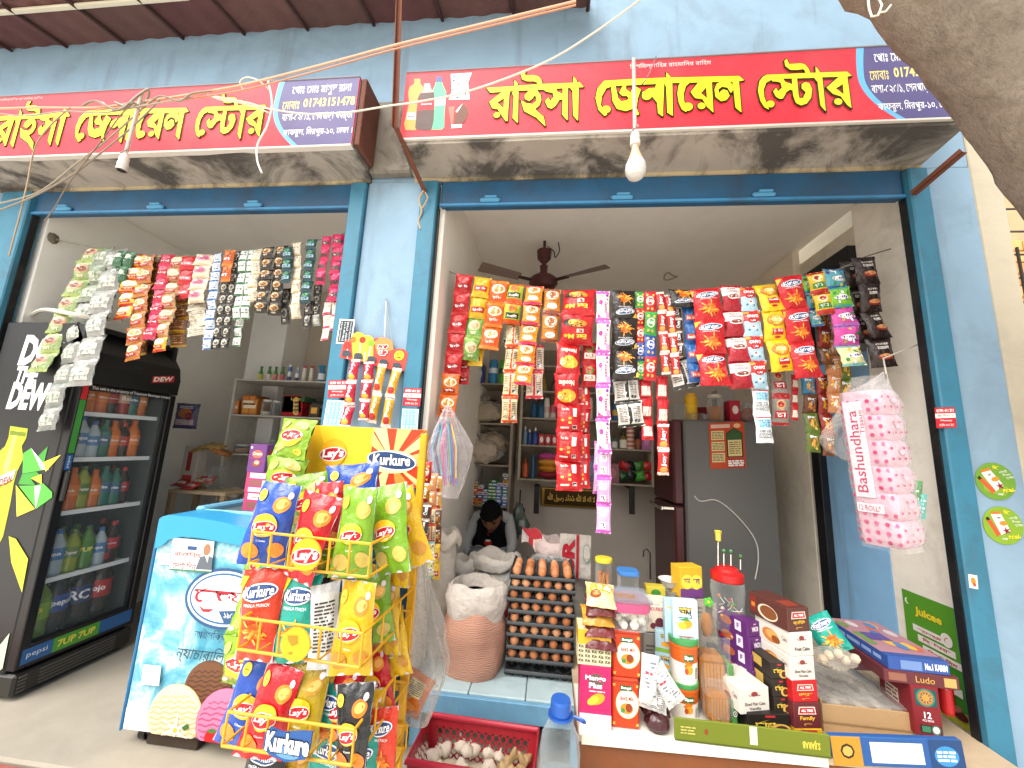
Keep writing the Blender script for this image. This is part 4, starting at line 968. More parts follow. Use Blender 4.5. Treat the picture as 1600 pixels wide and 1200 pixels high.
q = MB(); q.tube([K(600,-60,-.02), K(430,250,-.035)],.0012, 'b8aea0',5); q.tube([K(620,-60,-.02), K(670,300,-.035)],.0012, 'b8aea0',5); q.tube([K(622,-66,-.02), K(605,280,-.035)],.0032, 'd8d4d0',6); q.build('string', 'cloth', pc)
q = MB(); q.tube([K(618,-70,.0), K(618,-70,-.025)],.003, '8a7a6a',6); q.build('nail', 'metal', pc)
GC = 'candy strips hanging from the candy card'
for a in [('red candy strip hanging under the second slot of the card',(555,562),(540,668),17,[('poppy',3,0)]),('red candy strip hanging under the middle slot of the card',(577,566),(568,656),17,[('poppy',3,0)]),
          ('yellow candy strip hanging left of the other yellow one',(598,570),(580,660),15,[('yelpop',2,0)]),('yellow candy strip at the right end of the card',(619,575),(602,667),15,[('yelpop',2,0)])]:
 strip(a[0], a[1], a[2], a[3], a[4],-.055, GC, t=.3)
# stickers
def sticker(label, quad, Y, col, art, name='sticker'):
 p = [at(x, y, Y) for x, y in quad]   # tl tr br bl
 o = (p[0] + p[1] + p[2] + p[3]) / 4; X = ((p[1] - p[0]) + (p[2] - p[3])) / 2; Z = ((p[0] - p[3]) + (p[1] - p[2])) / 2; wd, hh = X.length, Z.length
 b = MB(); fn = frame(o, X / wd, Z / hh, V((0,-1,0)))
 P = Print(b, fn,.0004, d=.5, h0=.0003)
 b.add([fn(x, y,.0006 * s_) for s_ in (0,1) for x, y in ((-wd / 2,-hh / 2),(wd / 2,-hh / 2),(wd / 2, hh / 2),(-wd / 2, hh / 2))],[(4,5,6,7),(0,4,7,3),(1,2,6,5),(0,1,5,4),(3,7,6,2)], col)
 P.h0 = .0008; art(P, wd, hh)
 return tag(b.build(name, 'card', smooth=0), label, 'sticker')
JY = -.0305
def s_text(P, w, h):
 P.rect(-.42 * w,-.44 * h,.42 * w,.44 * h, '2c3440');
 for i, t in enumerate(['মোবাইল রিচার্জ', 'বিকাশ', 'নগদ সেবা', 'ফ্লেক্সিলোড']): P.text(t,(-.3 + .2 * i) * w,0, w=.8 * h, h=.13 * w, col='e9ecec', rot=PI / 2)
sticker('white framed sticker with sideways dark lettering on the jamb beside the candy card',[(531,498),(555,500),(549,538),(525,537)], JY, 'eeeae2', s_text)
def s_red(P, w, h):
 P.rect(-.5 * w,-.02 * h,.5 * w,.2 * h, 'f0e8e0'); P.text('01791 411 311',0,.34 * h, w=.84 * w, h=.16 * h, bold=.03); P.text('জরুরী সেবা',0,.09 * h, w=.8 * w, h=.15 * h, col='b81e28', bold=.03); P.text('Whatsapp',0,-.15 * h, w=.6 * w, h=.12 * h); P.text('01791 411 311',0,-.36 * h, w=.7 * w, h=.12 * h)
def s_blue(P, w, h):
 P.rect(-.44 * w,-.46 * h,.44 * w,.46 * h, '7fb2c6')
 for i in range(4): P.text('সেবা ০১৭৯১৪১১',(-.33 + .22 * i) * w,0, w=.86 * h, h=.15 * w, col='e9f2f4', rot=PI / 2)
sticker('red and white phone sticker on the left jamb of the pillar',[(514,594),(542,594),(541,621),(512,622)], JY, 'bb2630', s_red)
sticker('red and white phone sticker on the right jamb of the pillar',[(632,606),(659,607),(656,635),(629,634)], JY, 'bb2630', s_red)
sticker('pale blue sticker with sideways lettering on the left jamb of the pillar',[(511,625),(540,626),(532,668),(505,666)], JY, 'dfe9ec', s_blue)
sticker('pale blue sticker with sideways lettering on the right jamb of the pillar',[(629,639),(654,639),(652,676),(626,674)], JY, 'dfe9ec', s_blue)
sticker('red and white phone sticker on the far right jamb',[(1460,637),(1491,636),(1495,668),(1463,669)], JY, 'bb2630', s_red)
sticker('torn scrap of orange and white sticker low on the right jamb',[(1513,897),(1526,899),(1529,921),(1514,918)], JY, 'e4e0da', lambda P, w, h: (P.ell(0,.05 * h,.3 * w,.28 * h, 'd8862e', n=7), P.ell(.1 * w,-.2 * h,.2 * w,.16 * h, 'b8481e', n=6)))
def roundst(label, cx, cy, green, tilt):
 c = at(cx, cy,-.006); r = 36 * pxm(cx, cy,0) * .86; b = MB(); fn = frame(c,(1,0,0),(0,0,1),(0,-1,0))
 vs = [(0,0)] + [(r * math.cos(2 * PI * i / 40), r * math.sin(2 * PI * i / 40) * 1.02) for i in range(40)]
 b.add([fn(x, y,.0008) for x, y in vs],[(0,1 + i,1 + (i + 1) % 40) for i in range(40)], green); b.add([fn(x, y, h) for h in (0,.0008) for x, y in vs[1:]],[(i,(i + 1) % 40,40 + (i + 1) % 40,40 + i) for i in range(40)], green)
 P = Print(b, fn,.0004, d=.5, h0=.001); co, si = math.cos(tilt), math.sin(tilt)
 def rp(pts): return [((x * co - y * si) * r,(x * si + y * co) * r) for x, y in pts]
 P.poly(rp([(-.75,-.35),(.1,-.85),(.6,-.6),(-.6,.5)]), '87a83c')
 P.poly(rp([(-.78,.28),(-.58,.34),(-.2,-.45),(-.42,-.62)]), 'cc5a34'); P.poly(rp([(-.82,.42),(-.66,.46),(-.6,.3),(-.78,.26)]), '33251e')
 P.poly(rp([(-.52,.6),(-.02,.66),(.3,-.28),(-.2,-.5)]), 'efebe2'); P.poly(rp([(-.5,.74),(.02,.76),(.0,.62),(-.5,.6)]), 'd07a32')
 q = rp([(.02,.12)])[0]; P.ell(q[0], q[1],.2 * r,.13 * r, 'd88a34', rot=tilt); q = rp([(-.2,.4)])[0]; P.text('কাশি', q[0], q[1], w=.32 * r, h=.14 * r, col='2c5a3a', bold=.03, rot=tilt)
 q = rp([(.1,-.28)])[0]; P.star(q[0], q[1],.08 * r,.24 * r,5, '8c1c2a')
 q = rp([(.3,.7)])[0]; P.text('ফ্রি', q[0], q[1], w=.34 * r, h=.26 * r, col='f2e23a', bold=.03, rot=tilt * .6)
 for i in range(3): q = rp([(.56 + .1 * i,.42 - .2 * i)])[0]; P.text(['একটি', 'কিনলে', 'দুটি'][i], q[0], q[1], w=.42 * r, h=.16 * r, col='dbe8c8', bold=.02, rot=tilt * .5)
 q = rp([(.42,-.6)])[0]; P.text('৪৫০/-', q[0], q[1], w=.62 * r, h=.24 * r, col='f2e23a', bold=.05, rot=.15); q = rp([(-.08,-.72)])[0]; P.text('মাত্র', q[0], q[1], w=.26 * r, h=.14 * r, col='f4f2ea', bold=.02, rot=.1)
 tag(b.build('round_sticker', 'card', smooth=0), label, 'sticker', 'round green price stickers')
roundst('round green price sticker, the upper of two on the right pillar',1555,752, '6e9a35',.28)
roundst('round green price sticker, the lower of two on the right pillar',1567,821, '84a832',.05)
# ------------------------------------------------------------------ drinks fridge with glass door, facing into the left shop
def boxy(name, label, cat, lo, hi, col, m='card', art=None, bev=.003, group=None, rz=0, face='front', solo=True):
 """closed box with print on its front (and optionally other faces); art: {face: fn(P, w, h)}"""
 lo, hi = V(lo), V(hi); c = (lo + hi) / 2; c.z = lo.z; d = hi - lo; b = MB()
 b.box((-d.x / 2,-d.y / 2,0),(d.x / 2, d.y / 2, d.z), col, bev)
 for f, fn_ in (art or {}).items():
  o, X, Y = {'front': ((0,-d.y / 2, d.z / 2),(1,0,0),(0,0,1)), 'left': ((-d.x / 2,0, d.z / 2),(0,-1,0),(0,0,1)), 'right': ((d.x / 2,0, d.z / 2),(0,1,0),(0,0,1)), 'top': ((0,0, d.z),(1,0,0),(0,1,0))}[f]
  P = Print(b, frame(o, X, Y),.0003, d=.5)
  fn_(P, d.x if f in ('front', 'top') else d.y, d.y if f == 'top' else d.z)
 o = b.build(name, m, smooth=0, origin=(0,0,0)); o.location = c; o.rotation_euler.z = rz
 return tag(o, label, cat, group)
FX, FY0, FY1, FZ = -2.545,.0,.535,1.9
Q = lambda x, y: atx(x, y, FX + .006)
fr = thing('drinks_fridge', 'tall black drinks fridge with a glass door and a green bottle printed on its side', 'fridge',(-2.84,.27,0))
b = MB(); XB = -3.12
b.box((XB, FY0,.12),(FX - .05, FY0 + .03, FZ), '1d1d1f',.006); b.box((XB, FY1 - .03,.12),(FX - .05, FY1, FZ), '1d1d1f',.006); b.box((XB, FY0 + .031,.12),(XB + .03, FY1 - .031, FZ), '1d1d1f'); b.box((XB + .031, FY0 + .031, FZ - .03),(FX - .05, FY1 - .031, FZ - .001), '1d1d1f'); b.box((XB + .031, FY0 + .031,.121),(FX - .05, FY1 - .031,.2), '1d1d1f')
b.box((XB + .032, FY0 + .032,.205),(XB + .04, FY1 - .032,1.62), '3c3e40'); b.box((XB + .041, FY1 - .038,.205),(FX - .052, FY1 - .0305,1.62), '46494b'); b.box((XB + .041, FY0 + .0305,.205),(FX - .052, FY0 + .036,1.62), '383a3c')
P = Print(b, lambda x, y, h: V((x, FY0 - h, y)),.0004, d=.5)
def c1(pts): r = [at(x * .275,480 + y * .275, FY0) for x, y in pts]; return [(p.x, p.z) for p in r]
def tx(t, cx, cy, wpx, hpx, col='f0efec', **k): p = at(cx * .275,480 + cy * .275, FY0); e = pxm(cx * .275,480 + cy * .275, FY0) * .275; P.text(t, p.x, p.z, w=wpx * e * .86, h=hpx * e * .97, col=col, **k)
tx('DO',215,245,220,165, bold=.05, shear=.12); tx('THE',155,385,150,90, bold=.05, shear=.12); tx('DEW',165,505,265,142, bold=.05, shear=.12)
for col, pts in [('a9b52a',[(60,675),(160,690),(150,745),(125,790),(135,860),(100,930),(80,1000),(60,1120),(20,1300),(-30,1400),(-90,1400),(-90,900),(30,790),(50,740)]),('dfe06a',[(85,700),(110,700),(80,800),(60,900),(30,1000),(20,900),(60,790)]),('6d7f1c',[(62,700),(150,712),(146,735),(58,725)]),
                 ('4fae3c',[(135,830),(180,800),(250,925),(130,945)]),('3c9433',[(215,850),(275,790),(252,890)]),('ecebe4',[(180,800),(280,925),(235,920)]),('e9d93a',[(250,880),(350,838),(262,935)]),('3c9433',[(130,948),(210,935),(240,958),(180,978),(205,1010),(108,1005)]),('e9d93a',[(180,972),(240,948),(240,1005)]),
                 ('4fae3c',[(205,1012),(250,1000),(300,1050),(300,1080),(210,1145),(112,1015)]),('ecebe4',[(200,1018),(238,1012),(206,1145)]),('e9d93a',[(95,1010),(203,1145),(100,1190)]),('c9c832',[(55,1300),(95,1315),(165,1430),(130,1620),(70,1450)]),('c6d8b0',[(-20,1950),(60,1850),(20,2050),(-20,2080)])]: P.poly(c1(pts), col)
P.poly(c1([(-40,980),(95,920),(80,975),(-40,1040)]), 'e9e6da'); tx('DEW',40,985,90,36, 'b8232c', bold=.04, shear=.3, rot=.35)
b.build('cabinet', 'plastic', fr, smooth=0)
# header, door, grille
b = MB(); n = 8; vs = []
z0 = Q(150,600).z
prof = [(FX - .05, z0),(FX + .004, z0),(FX + .008, z0 + .1),(FX - .01, z0 + .18),(FX - .05, z0 + .235),(FX - .12, FZ + .005),(FX - .12, z0)]
for y in (FY0, FY1): vs += [(x, y, z) for x, z in prof]
m_ = len(prof); b.add(vs,[tuple(range(m_)), tuple(range(m_,2 * m_))[::-1]] + [(i, i + m_,(i + 1) % m_ + m_,(i + 1) % m_) for i in range(m_)], '1b1c1d')
P = Print(b, lambda x, y, h: V((FX + .007 + h, y * 1,.0)) if False else V((FX - .001 + h, x, y)),.0012, d=.5)
yc = (FY0 + FY1) / 2
P.poly([(yc - .2, z0 + .06),(yc + .05, z0 + .1),(yc + .25, z0 + .06),(yc, z0 + .14)], '23402c'); P.h0 = .01
P.poly([(yc + .08, z0 + .055),(yc + .22, z0 + .085),(yc + .22, z0 + .13),(yc + .08, z0 + .10)], 'b01e26'); P.text('DEW', yc + .15, z0 + .093, w=.13, h=.03, col='e9e4da', bold=.04, rot=.2, shear=.2)
b.build('header', 'plastic', fr, smooth=0)
p1, p2, p3, p4 = Q(150,612), Q(285,626), Q(204,1002), Q(52,1062)
DY0, DY1, DZ0, DZ1 = .045,.495,.245,(p1.z + p2.z) / 2
b = MB(); x0, x1 = FX - .048, FX
b.box((x0, FY0,.135),(x1, DY0, z0 - .004), '161617',.004); b.box((x0, DY1,.135),(x1, FY1, z0 - .004), '161617',.004); b.box((x0, DY0 + .001,.135),(x1, DY1 - .001, DZ0), '161617',.003); b.box((x0, DY0 + .001, DZ1),(x1, DY1 - .001, z0 - .004), '161617',.003)
P = Print(b, lambda x, y, h: V((FX + h, x, y)),.0004, d=.5)
P.text('This unit is the property of Transcom Beverages Limited',(DY0 + DY1) / 2, DZ1 + .012, w=.44, h=.022, col='e4e2dd', bold=.01)
for a, c_, col in [(Q(148,580), Q(142,625), 'c0262a'),(Q(142,626), Q(122,708), '3c8f3a'),(Q(122,710), Q(113,734), '2a5f96')]: P.rect(.008, c_.z,.036, a.z, col)
P.text('pepsi',.022, Q(118,722).z, w=.06, h=.014, col='dfe6ee', rot=PI / 2)
P.rect(DY0 - .03,.155, DY0 + .09,.225, '2a5f96'); P.rect(DY0 + .091,.155, DY0 + .3,.225, '4f9a3a'); P.rect(DY0 + .301,.155, DY1 + .02,.225, '2a5f96'); P.text('pepsi', DY0 + .03,.19, w=.08, h=.03, col='e4e8ee'); P.text('7UP', DY0 + .15,.19, h=.035, col='e8d84a', bold=.03); P.text('7UP', DY0 + .24,.19, h=.035, col='e8d84a', bold=.03)
b.build('door_frame', 'plastic', fr, smooth=0)
b = MB(); b.box((FX - .03, DY0 - .004, DZ0 - .004),(FX - .022, DY1 + .004, DZ1 + .004), 'aebcb8'); b.build('pane', 'pane', fr, smooth=0)
b = MB(); a = Q(104,735); b.box((FX + .001,.012, a.z - .16),(FX + .03,.03, a.z), '0f0f10',.006); b.build('handle', 'plastic', fr)
b = MB(); b.box((XB, FY0 + .002,.02),(FX + .008, FY1,.118), '2a2927',.01)
for i in range(5): b.box((FX + .008,.1,.034 + i * .016),(FX + .012,.44,.041 + i * .016), '5a5650')
for i in range(5): b.box((FX + .008,.02,.034 + i * .016),(FX + .012,.05,.041 + i * .016), '5a5650')
b.build('grille_base', 'plastic', fr)
SZ = [Q(204,651).z, Q(188,718).z, Q(171,796).z, Q(150,894).z]
for z in SZ:
 b = MB(); b.box((XB + .045, FY0 + .04, z - .006),(FX - .075, FY1 - .04, z + .004), 'c9cdcf'); b.box((FX - .074, FY0 + .04, z - .012),(FX - .068, FY1 - .04, z + .012), 'dfe3e4'); b.build('shelf', 'plastic', fr)
def bottle(h, r, liq, lab, cap, labtxt=None, m=('liquid', 'plastic'), wide=1.0):
 b = MB()
 b.lathe([(0,0),(r * .85,0),(r,.06 * h),(r * .95,.2 * h),(r,.34 * h)], liq,14)
 b.lathe([(r * 1.01,.34 * h),(r * 1.01,.6 * h)], lab,14, mi=1)
 b.lathe([(r,.6 * h),(r * .95,.68 * h),(r * .5,.83 * h),(r * .33,.9 * h)], liq,14)
 b.lathe([(r * .4,.9 * h),(r * .4,.985 * h),(r * .36, h),(0, h)], cap,12, mi=1)
 if labtxt:
  P = Print(b, lambda x, y, hh: V((math.sin(x / r) * (r + hh + .0006),-math.cos(x / r) * (r + hh + .0006), y)),.0005, d=.01, mi=1)
  P.text(labtxt[0],0,.47 * h, w=r * 1.5, col=labtxt[1], bold=.03)
 return b.mesh('bottle', list(m),40)
BM = {'orange': bottle(.2,.032, 'c9651a', 'd8782a', 'c85a1a',('Mirinda', 'f0e8da')), 'cola': bottle(.2,.032, '2a1512', 'a81a22', 'b01c22',('Coca-Cola', 'f0e8e4')), 'green': bottle(.2,.032, '4f7f2c', '3f7a2c', '3a6a2a',('7UP', 'f0e060')), 'water': bottle(.2,.031, 'a9b8be', '4a7aa8', '3a6aa8',('Aqua', 'eef2f4')), 'teal': bottle(.2,.032, '2c6a5a', '2c5a7a', '245a4a',('Sprite', 'eef2f4')), 'lime': bottle(.2,.032, '8f9a2a', '5a7a2c', '4a6a24',('Dew', 'e8e0d0')), 'pepsi': bottle(.2,.033, '241a1a', '2a4a8c', '26407c',('pepsi', 'eef2f4')), 'red': bottle(.2,.03, '9a2a2a', 'c8a08a', 'b02a2a',('Red', 'f4ece4')),
      'big_pepsi': bottle(.3,.05, '241a1c', '2c4a90', '2a4a8c',('pepsi', 'eef2f4')), 'big_rc': bottle(.31,.05, '1e1614', '1f2f5c', '222222',('RC', 'e8ecf0')), 'big_cola': bottle(.33,.052, '241210', 'a81c22', 'a01a20',('Mojo', 'f0e8e4')), 'big_green': bottle(.27,.05, '6f8a3a', '7fa82e', '3a7a2c',('7UP', 'f0d84a')), 'big_orange': bottle(.3,.05, 'c86820', 'd8842a', 'c85a1a',('Fanta', 'f2ece4'))}
CN = {'orange': 'orange soda', 'cola': 'dark cola', 'green': 'green soda', 'water': 'clear water', 'teal': 'teal soda', 'lime': 'lime soda', 'pepsi': 'blue labelled cola', 'red': 'red drink', 'big_pepsi': 'big blue labelled cola', 'big_rc': 'big black cola', 'big_cola': 'big red labelled cola', 'big_green': 'big green soda', 'big_orange': 'big orange soda'}
ON = ['nearest', 'second', 'third', 'fourth', 'fifth', 'sixth', 'seventh', 'eighth']
rows = [(DZ0 - .03,['big_green', 'big_pepsi', 'big_rc', 'big_cola'], 'bottom shelf'),(SZ[3] + .005,['red', 'water', 'lime', 'green', 'water', 'cola'], 'shelf above the bottom one'),(SZ[2] + .005,['orange', 'orange', 'lime', 'orange', 'teal', 'teal', 'cola'], 'middle shelf'),(SZ[1] + .005,['orange', 'water', 'water', 'teal', 'orange', 'cola', 'orange'], 'shelf below the top one'),(SZ[0] + .005,['water', 'orange', 'orange', 'cola', 'red', 'teal', 'orange'], 'top shelf')]
rd = random.Random(8)
for z, ks, nm in rows:
 n = len(ks)
 for i, k in enumerate(ks):
  o = link('drink_bottle', BM[k]); y = FY0 + .075 + (FY1 - FY0 - .15) * (i + .5) / n - .01 + rd.uniform(-.006,.006)
  o.location = (FX - .13 + rd.uniform(-.015,.01), y, z); o.rotation_euler.z = math.radians(60 + rd.uniform(-25,25)); s_ = rd.uniform(1.06,1.2); o.scale = (s_, s_, s_)
  tag(o, f'{CN[k]} bottle on the fridge\'s {nm}, {ON[i]} from its near end', 'bottle', 'bottles in the drinks fridge')
  q = o.copy(); COL.objects.link(q); q.location = (FX - .24, y + .02, z); q['label'] = f'{CN[k]} bottle, fridge back row, {nm}, {ON[i]} from near end'
# ------------------------------------------------------------------ ice cream freezer
m = mat('foam',.3,0,.5, attr=False, col=(.3,.6,.7)); n_ = m.node_tree.nodes; L_ = m.node_tree.links; p_ = n_['Principled BSDF']
tc = n_.new('ShaderNodeTexCoord'); nz = n_.new('ShaderNodeTexNoise'); nz.inputs['Scale'].default_value = 5; nz.inputs['Detail'].default_value = 9; nz.inputs['Roughness'].default_value = .66; nz.inputs['Distortion'].default_value = 1.6
cr = n_.new('ShaderNodeValToRGB'); e = cr.color_ramp.elements; e[0].position = .36; e[0].color = (.045,.28,.40,1); e[1].position = .66; e[1].color = (.62,.74,.76,1); k_ = e.new(.5); k_.color = (.14,.42,.52,1)
L_.new(tc.outputs['Object'], nz.inputs['Vector']); L_.new(nz.outputs['Fac'], cr.inputs[0]); L_.new(cr.outputs[0], p_.inputs['Base Color'])
ZY = -.13
fz = thing('ice_cream_freezer', 'blue chest freezer printed with foaming water and ice cream scoops', 'freezer',(-1.4,.15,0))
FA, FB = at(190,1143, ZY), at(256,806, ZY); X0, X1 = FA.x,-.98; Z0, Z1 = .06, FB.z
b = MB(); q = lambda x, y: (lambda p: (p.x, p.z))(at(x, y, ZY))
b.box((X0, ZY, Z0),(X1,.48, Z1 - .03), 'c9d8dc',.008, mi=0)
P = Print(b, lambda x, y, h: V((min(max(x, X0 + .003), X1 - .003), ZY - h, max(y, Z0 + .003))),.0004, d=.5); P.mi = 1
P.poly([(X0 + .004, Z0 + .004),(X1 - .004, Z0 + .004),(X1 - .004, Z1 - .034),(X0 + .004, Z1 - .034)], 'ffffff'); P.mi = 0
c2 = lambda pts: [q(x * .35,780 + y * .35) for x, y in pts]
P.poly(c2([(545,1035),(680,1045),(680,1080),(545,1050)]), 'd8a41e'); P.poly(c2([(560,935),(690,950),(690,1042),(548,1030)]), 'eceae4'); P.poly(c2([(600,1060),(1400,1110),(1400,1060),(1000,1030),(690,1010)]), 'e9e6df')
E_ = pxm(300,1000, ZY) * .35
def el(x, y, rx, ry, col, rot=0, n=26): c = c2([(x, y)])[0]; P.ell(c[0], c[1], rx * E_, ry * E_, col, n=n, rot=rot)
def tz(t, x, y, wp, hp, col, **k): c = c2([(x, y)])[0]; P.text(t, c[0], c[1], w=wp * E_, h=hp * E_, col=col, **k)
for i in range(5): el(575 + i * 26,938 + i * 3,16,9, 'f2f0ea', n=12)
for (x, y, r, ca, cb) in [(930,850,105, '6b4428', '4a2d1a'),(785,970,118, 'e6d6ae', 'c4ac7a'),(1010,1000,125, 'd07a9c', 'a84c74')]:
 el(x, y, r, r * 1.02, cb); el(x - 3, y - 3, r * .96, r * .98, ca)
 for j in range(9):
  t_ = -0.8 + j * .2; ww = math.sqrt(max(0,1 - t_ * t_)) * r * .96
  pts = [(x - ww + 2 * ww * i / 14, y + t_ * r + 6 * math.sin(i * 1.9 + j)) for i in range(15)]
  P.poly(c2(pts + [(px_, py_ + 7) for px_, py_ in pts[::-1]]), cb)
c_ = c2([(790,1025)])[0]; P.star(c_[0], c_[1],14 * E_,62 * E_,6, 'f3f0e4', seed=5); el(790,1025,10,10, 'd8b040'); P.poly(c2([(820,1010),(845,995),(852,1015),(830,1028)]), '3a6a34')
for x, y, r in [(955,1060,34),(1010,1065,38)]: el(x, y, r, r * .9, 'b32024', n=14); P.poly(c2([(x - 25, y - 30),(x, y - 44),(x + 24, y - 30),(x, y - 22)]), '3f7a34')
el(1010,440,178,118, '25507c', n=36); el(1010,440,166,106, 'd8e6ee', n=36); el(1012,440,158,98, '2a5f94', n=36); el(1012,440,150,90, 'f2efea', n=36)
tz('েসভয়',990,425,230,92, 'b01e34', bold=.03); P.poly(c2([(895,465),(920,485),(965,485),(970,480),(945,500),(915,498)]), 'c02238'); P.poly(c2([(985,495),(1180,490),(1180,550),(1010,550)]), '25507c'); tz('১৯৫০ সাল',1060,517,100,22, 'eef2f4')
tz('আইসক্রিম',960,605,165,46, '1c4668', bold=.0, shear=.1); tz('ন্যাচারালি গুড',950,695,300,66, '16384f', shear=.25)
P.poly(c2([(655,730),(732,738),(722,826),(642,818)]), 'e8ebea')
P.poly(c2([(720,238),(772,240),(768,290),(716,286)]), 'dfe4e2'); P.poly(c2([(785,170),(968,185),(955,318),(770,305)]), 'e4e6e2'); tz('ভোট দিন',835,292,110,30, 'b8262c', bold=.02); tz('ধানমন্ডি',850,245,125,28, 'b8262c', bold=.02); P.poly(c2([(850,205),(892,208),(890,225),(848,222)]), '2a4a78')
el(936,222,17,24, '9a6f52', n=14); P.poly(c2([(905,255),(935,245),(962,258),(955,312),(885,308)]), '59616c'); P.poly(c2([(928,248),(944,248),(938,280)]), 'e9e9e6'); P.poly(c2([(770,306),(955,318),(954,324),(768,312)]), '3a7a4c')
# blue end rim, curved
rim = c2([(704,217),(722,95),(735,76),(765,68),(870,76),(1000,98),(1120,130),(1290,150),(1500,158),(1500,226),(1290,222),(1130,212),(1000,188),(900,170),(830,164),(765,178),(735,205)])
tri = tessellate_polygon([[V((p[0], p[1],0)) for p in rim]]); nr = len(rim)
b.add([(x, ZY - .014, z) for x, z in rim] + [(x,.02, z) for x, z in rim],[tuple(t) for t in tri] + [tuple(nr + i for i in t[::-1]) for t in tri] + [(i,(i + 1) % nr, nr + (i + 1) % nr, nr + i) for i in range(nr)], '2f93c4')
b.box((X0 - .012, ZY - .006, Z0 - .005),(X0 - .001,.47, Z1 - .01), '2878ac',.004)
b.build('body',['plastic', 'foam'], fz, smooth=30)
b = MB(); zt = Z1 - .03; b.box((X0,.03, zt),(X0 + .05,.48, zt + .05), '6fb4d4',.01); b.box((X1 - .05,.03, zt),(X1,.48, zt + .05), '6fb4d4',.01); b.box((X0 + .051,.44, zt),(X1 - .051,.48, zt + .05), '6fb4d4',.01); b.box((X0 + .051,.021, zt),(X1 - .051,.05, zt + .04), '6fb4d4',.01); b.build('lid_frame', 'plastic', fz)
b = MB(); b.box((X0 + .052,.052, zt + .01),(X1 - .052,.438, zt + .022), '5a6468'); b.build('glass_lid', 'plastic', fz)
for x in (X0 + .07, X1 - .07):
 b = MB(); b.tube([(x - .015, ZY + .05,.032),(x + .015, ZY + .05,.032)],.03, '1c1b1a',14); b.box((x - .022, ZY + .03,.03),(x + .022, ZY + .07,.06), '3a3836'); b.build('caster', 'plastic', fz)
b = MB(); b.box((X0 + .1, ZY + .02,.002),(X0 + .34, ZY + .2,.05), '3a2f26',.004); tag(b.build('wood_block', 'wood'), 'dark wood block under the left end of the ice cream freezer', 'block')
# boxes stacked on the freezer
bx, bt = at(403,795,.2), None
def stackbox(label, y0, y1, xl, xr, col, art, Y=.16, d=.09, group='cartons stacked on the ice cream freezer'):
 a, c_ = at(xl, y1, Y), at(xr, y0, Y); return boxy('carton', label, 'carton',(a.x, Y, a.z),(c_.x, Y + d, c_.z), col, art={'front': art, 'right': lambda P, w, h: P.rect(-.3 * w,-.3 * h,.3 * w,.3 * h, 'a8302a')}, group=group, rz=math.radians(-6))
def purple_art(P, w, h): P.ell(0,.15 * h,.3 * w,.14 * h, 'c86a4a'); P.text('Cream',0,.17 * h, w=.5 * w, h=.11 * h, col='f0e4da', bold=.02); P.ell(0,-.18 * h,.24 * w,.12 * h, '8a4a3a'); P.ell(.03 * w,-.14 * h,.15 * w,.07 * h, 'd8a890'); P.ell(-.36 * w,.38 * h,.06 * w,.06 * w, 'c8d8e8'); P.rect(-.5 * w,-.05 * h,.5 * w,-.03 * h, 'c03a5a', rot=-.2)
def pink_art(P, w, h): P.rect(-.3 * w,.22 * h,.46 * w,.46 * h, 'f0e8e6'); P.text('Cosmart',.08 * w,.34 * h, w=.6 * w, h=.1 * h, col='b01c3a', bold=.02); P.rect(-.3 * w,-.12 * h,.46 * w,.12 * h, '8c5a54'); P.rect(-.3 * w,-.42 * h,.46 * w,-.22 * h, 'f0e8e6'); P.lines(-.25 * w,.4 * w,-.4 * h,-.25 * h,3, 'b8405a')
stackbox('purple carton with chocolate pictures on top of the stack on the freezer',695,738,384,421, '6a3a78', purple_art)
stackbox('pink carton under the purple one on the freezer',739,770,380,420, 'b83a6a', pink_art)
stackbox('lowest pink carton of the stack on the freezer',771,808,375,418, 'b8426e', pink_art)
# ------------------------------------------------------------------ chips rack
RY0, RY1 = -.89,-.6
rk = thing('chips_rack', 'yellow wire chips rack with three baskets and a printed header board', 'display rack',(-.6,-.72,-.3))
b = MB(); a, c_ = at(478,661,-.56), at(656,766,-.56); zb, zt = at(478,752,-.56).z, a.z
b.box((a.x,-.562, zb),(c_.x + .005,-.55, zt - .006), 'd8a820',.003)
P = Print(b, lambda x, y, h: V((x,-.562 - h, y)),.0004, d=.5); W_ = c_.x + .005 - a.x; H_ = zt - .006 - zb; cx = a.x; xm = cx + .52 * W_
P.poly([(cx, zb),(cx + .58 * W_, zb),(cx + .6 * W_, zt - .007),(cx, zt - .007)], 'dcb828'); P.poly([(cx + .0 * W_, zb),(cx + .3 * W_, zb),(cx + .12 * W_, zt - .007),(cx, zt - .007)], 'cfa61a')
P.poly([(cx + .56 * W_, zb),(cx + W_, zb),(cx + W_, zt - .007),(cx + .585 * W_, zt - .007)], 'cf3a1c'); k0 = (cx + .75 * W_, zb + .42 * H_)
rd = random.Random(6)
for i in range(14):
 an = 2 * PI * i / 14 + rd.uniform(-.1,.1); d_ = rd.uniform(.1,.17); rr = rd.uniform(.09,.2)
 pt = lambda ang, r: (min(max(k0[0] + r * .2 * math.cos(ang), cx + .57 * W_), cx + W_), min(max(k0[1] + r * .2 * math.sin(ang), zb), zt - .007))
 P.poly([k0, pt(an - .13,1), pt(an + .13,1)],['f2b070', 'f0d090', 'e88a3a'][i % 3])
P.ell(k0[0], k0[1],.2 * W_,.2 * H_, 'f3dca0'); P.ell(k0[0], k0[1] + .02 * H_,.2 * W_,.16 * H_, 'e4e8ec', rot=-.1); P.ell(k0[0], k0[1] + .02 * H_,.19 * W_,.14 * H_, '24406e', rot=-.1); P.text('Kurkure', k0[0], k0[1] + .03 * H_, w=.3 * W_, h=.19 * H_, bold=.03, out='1a2a4a')
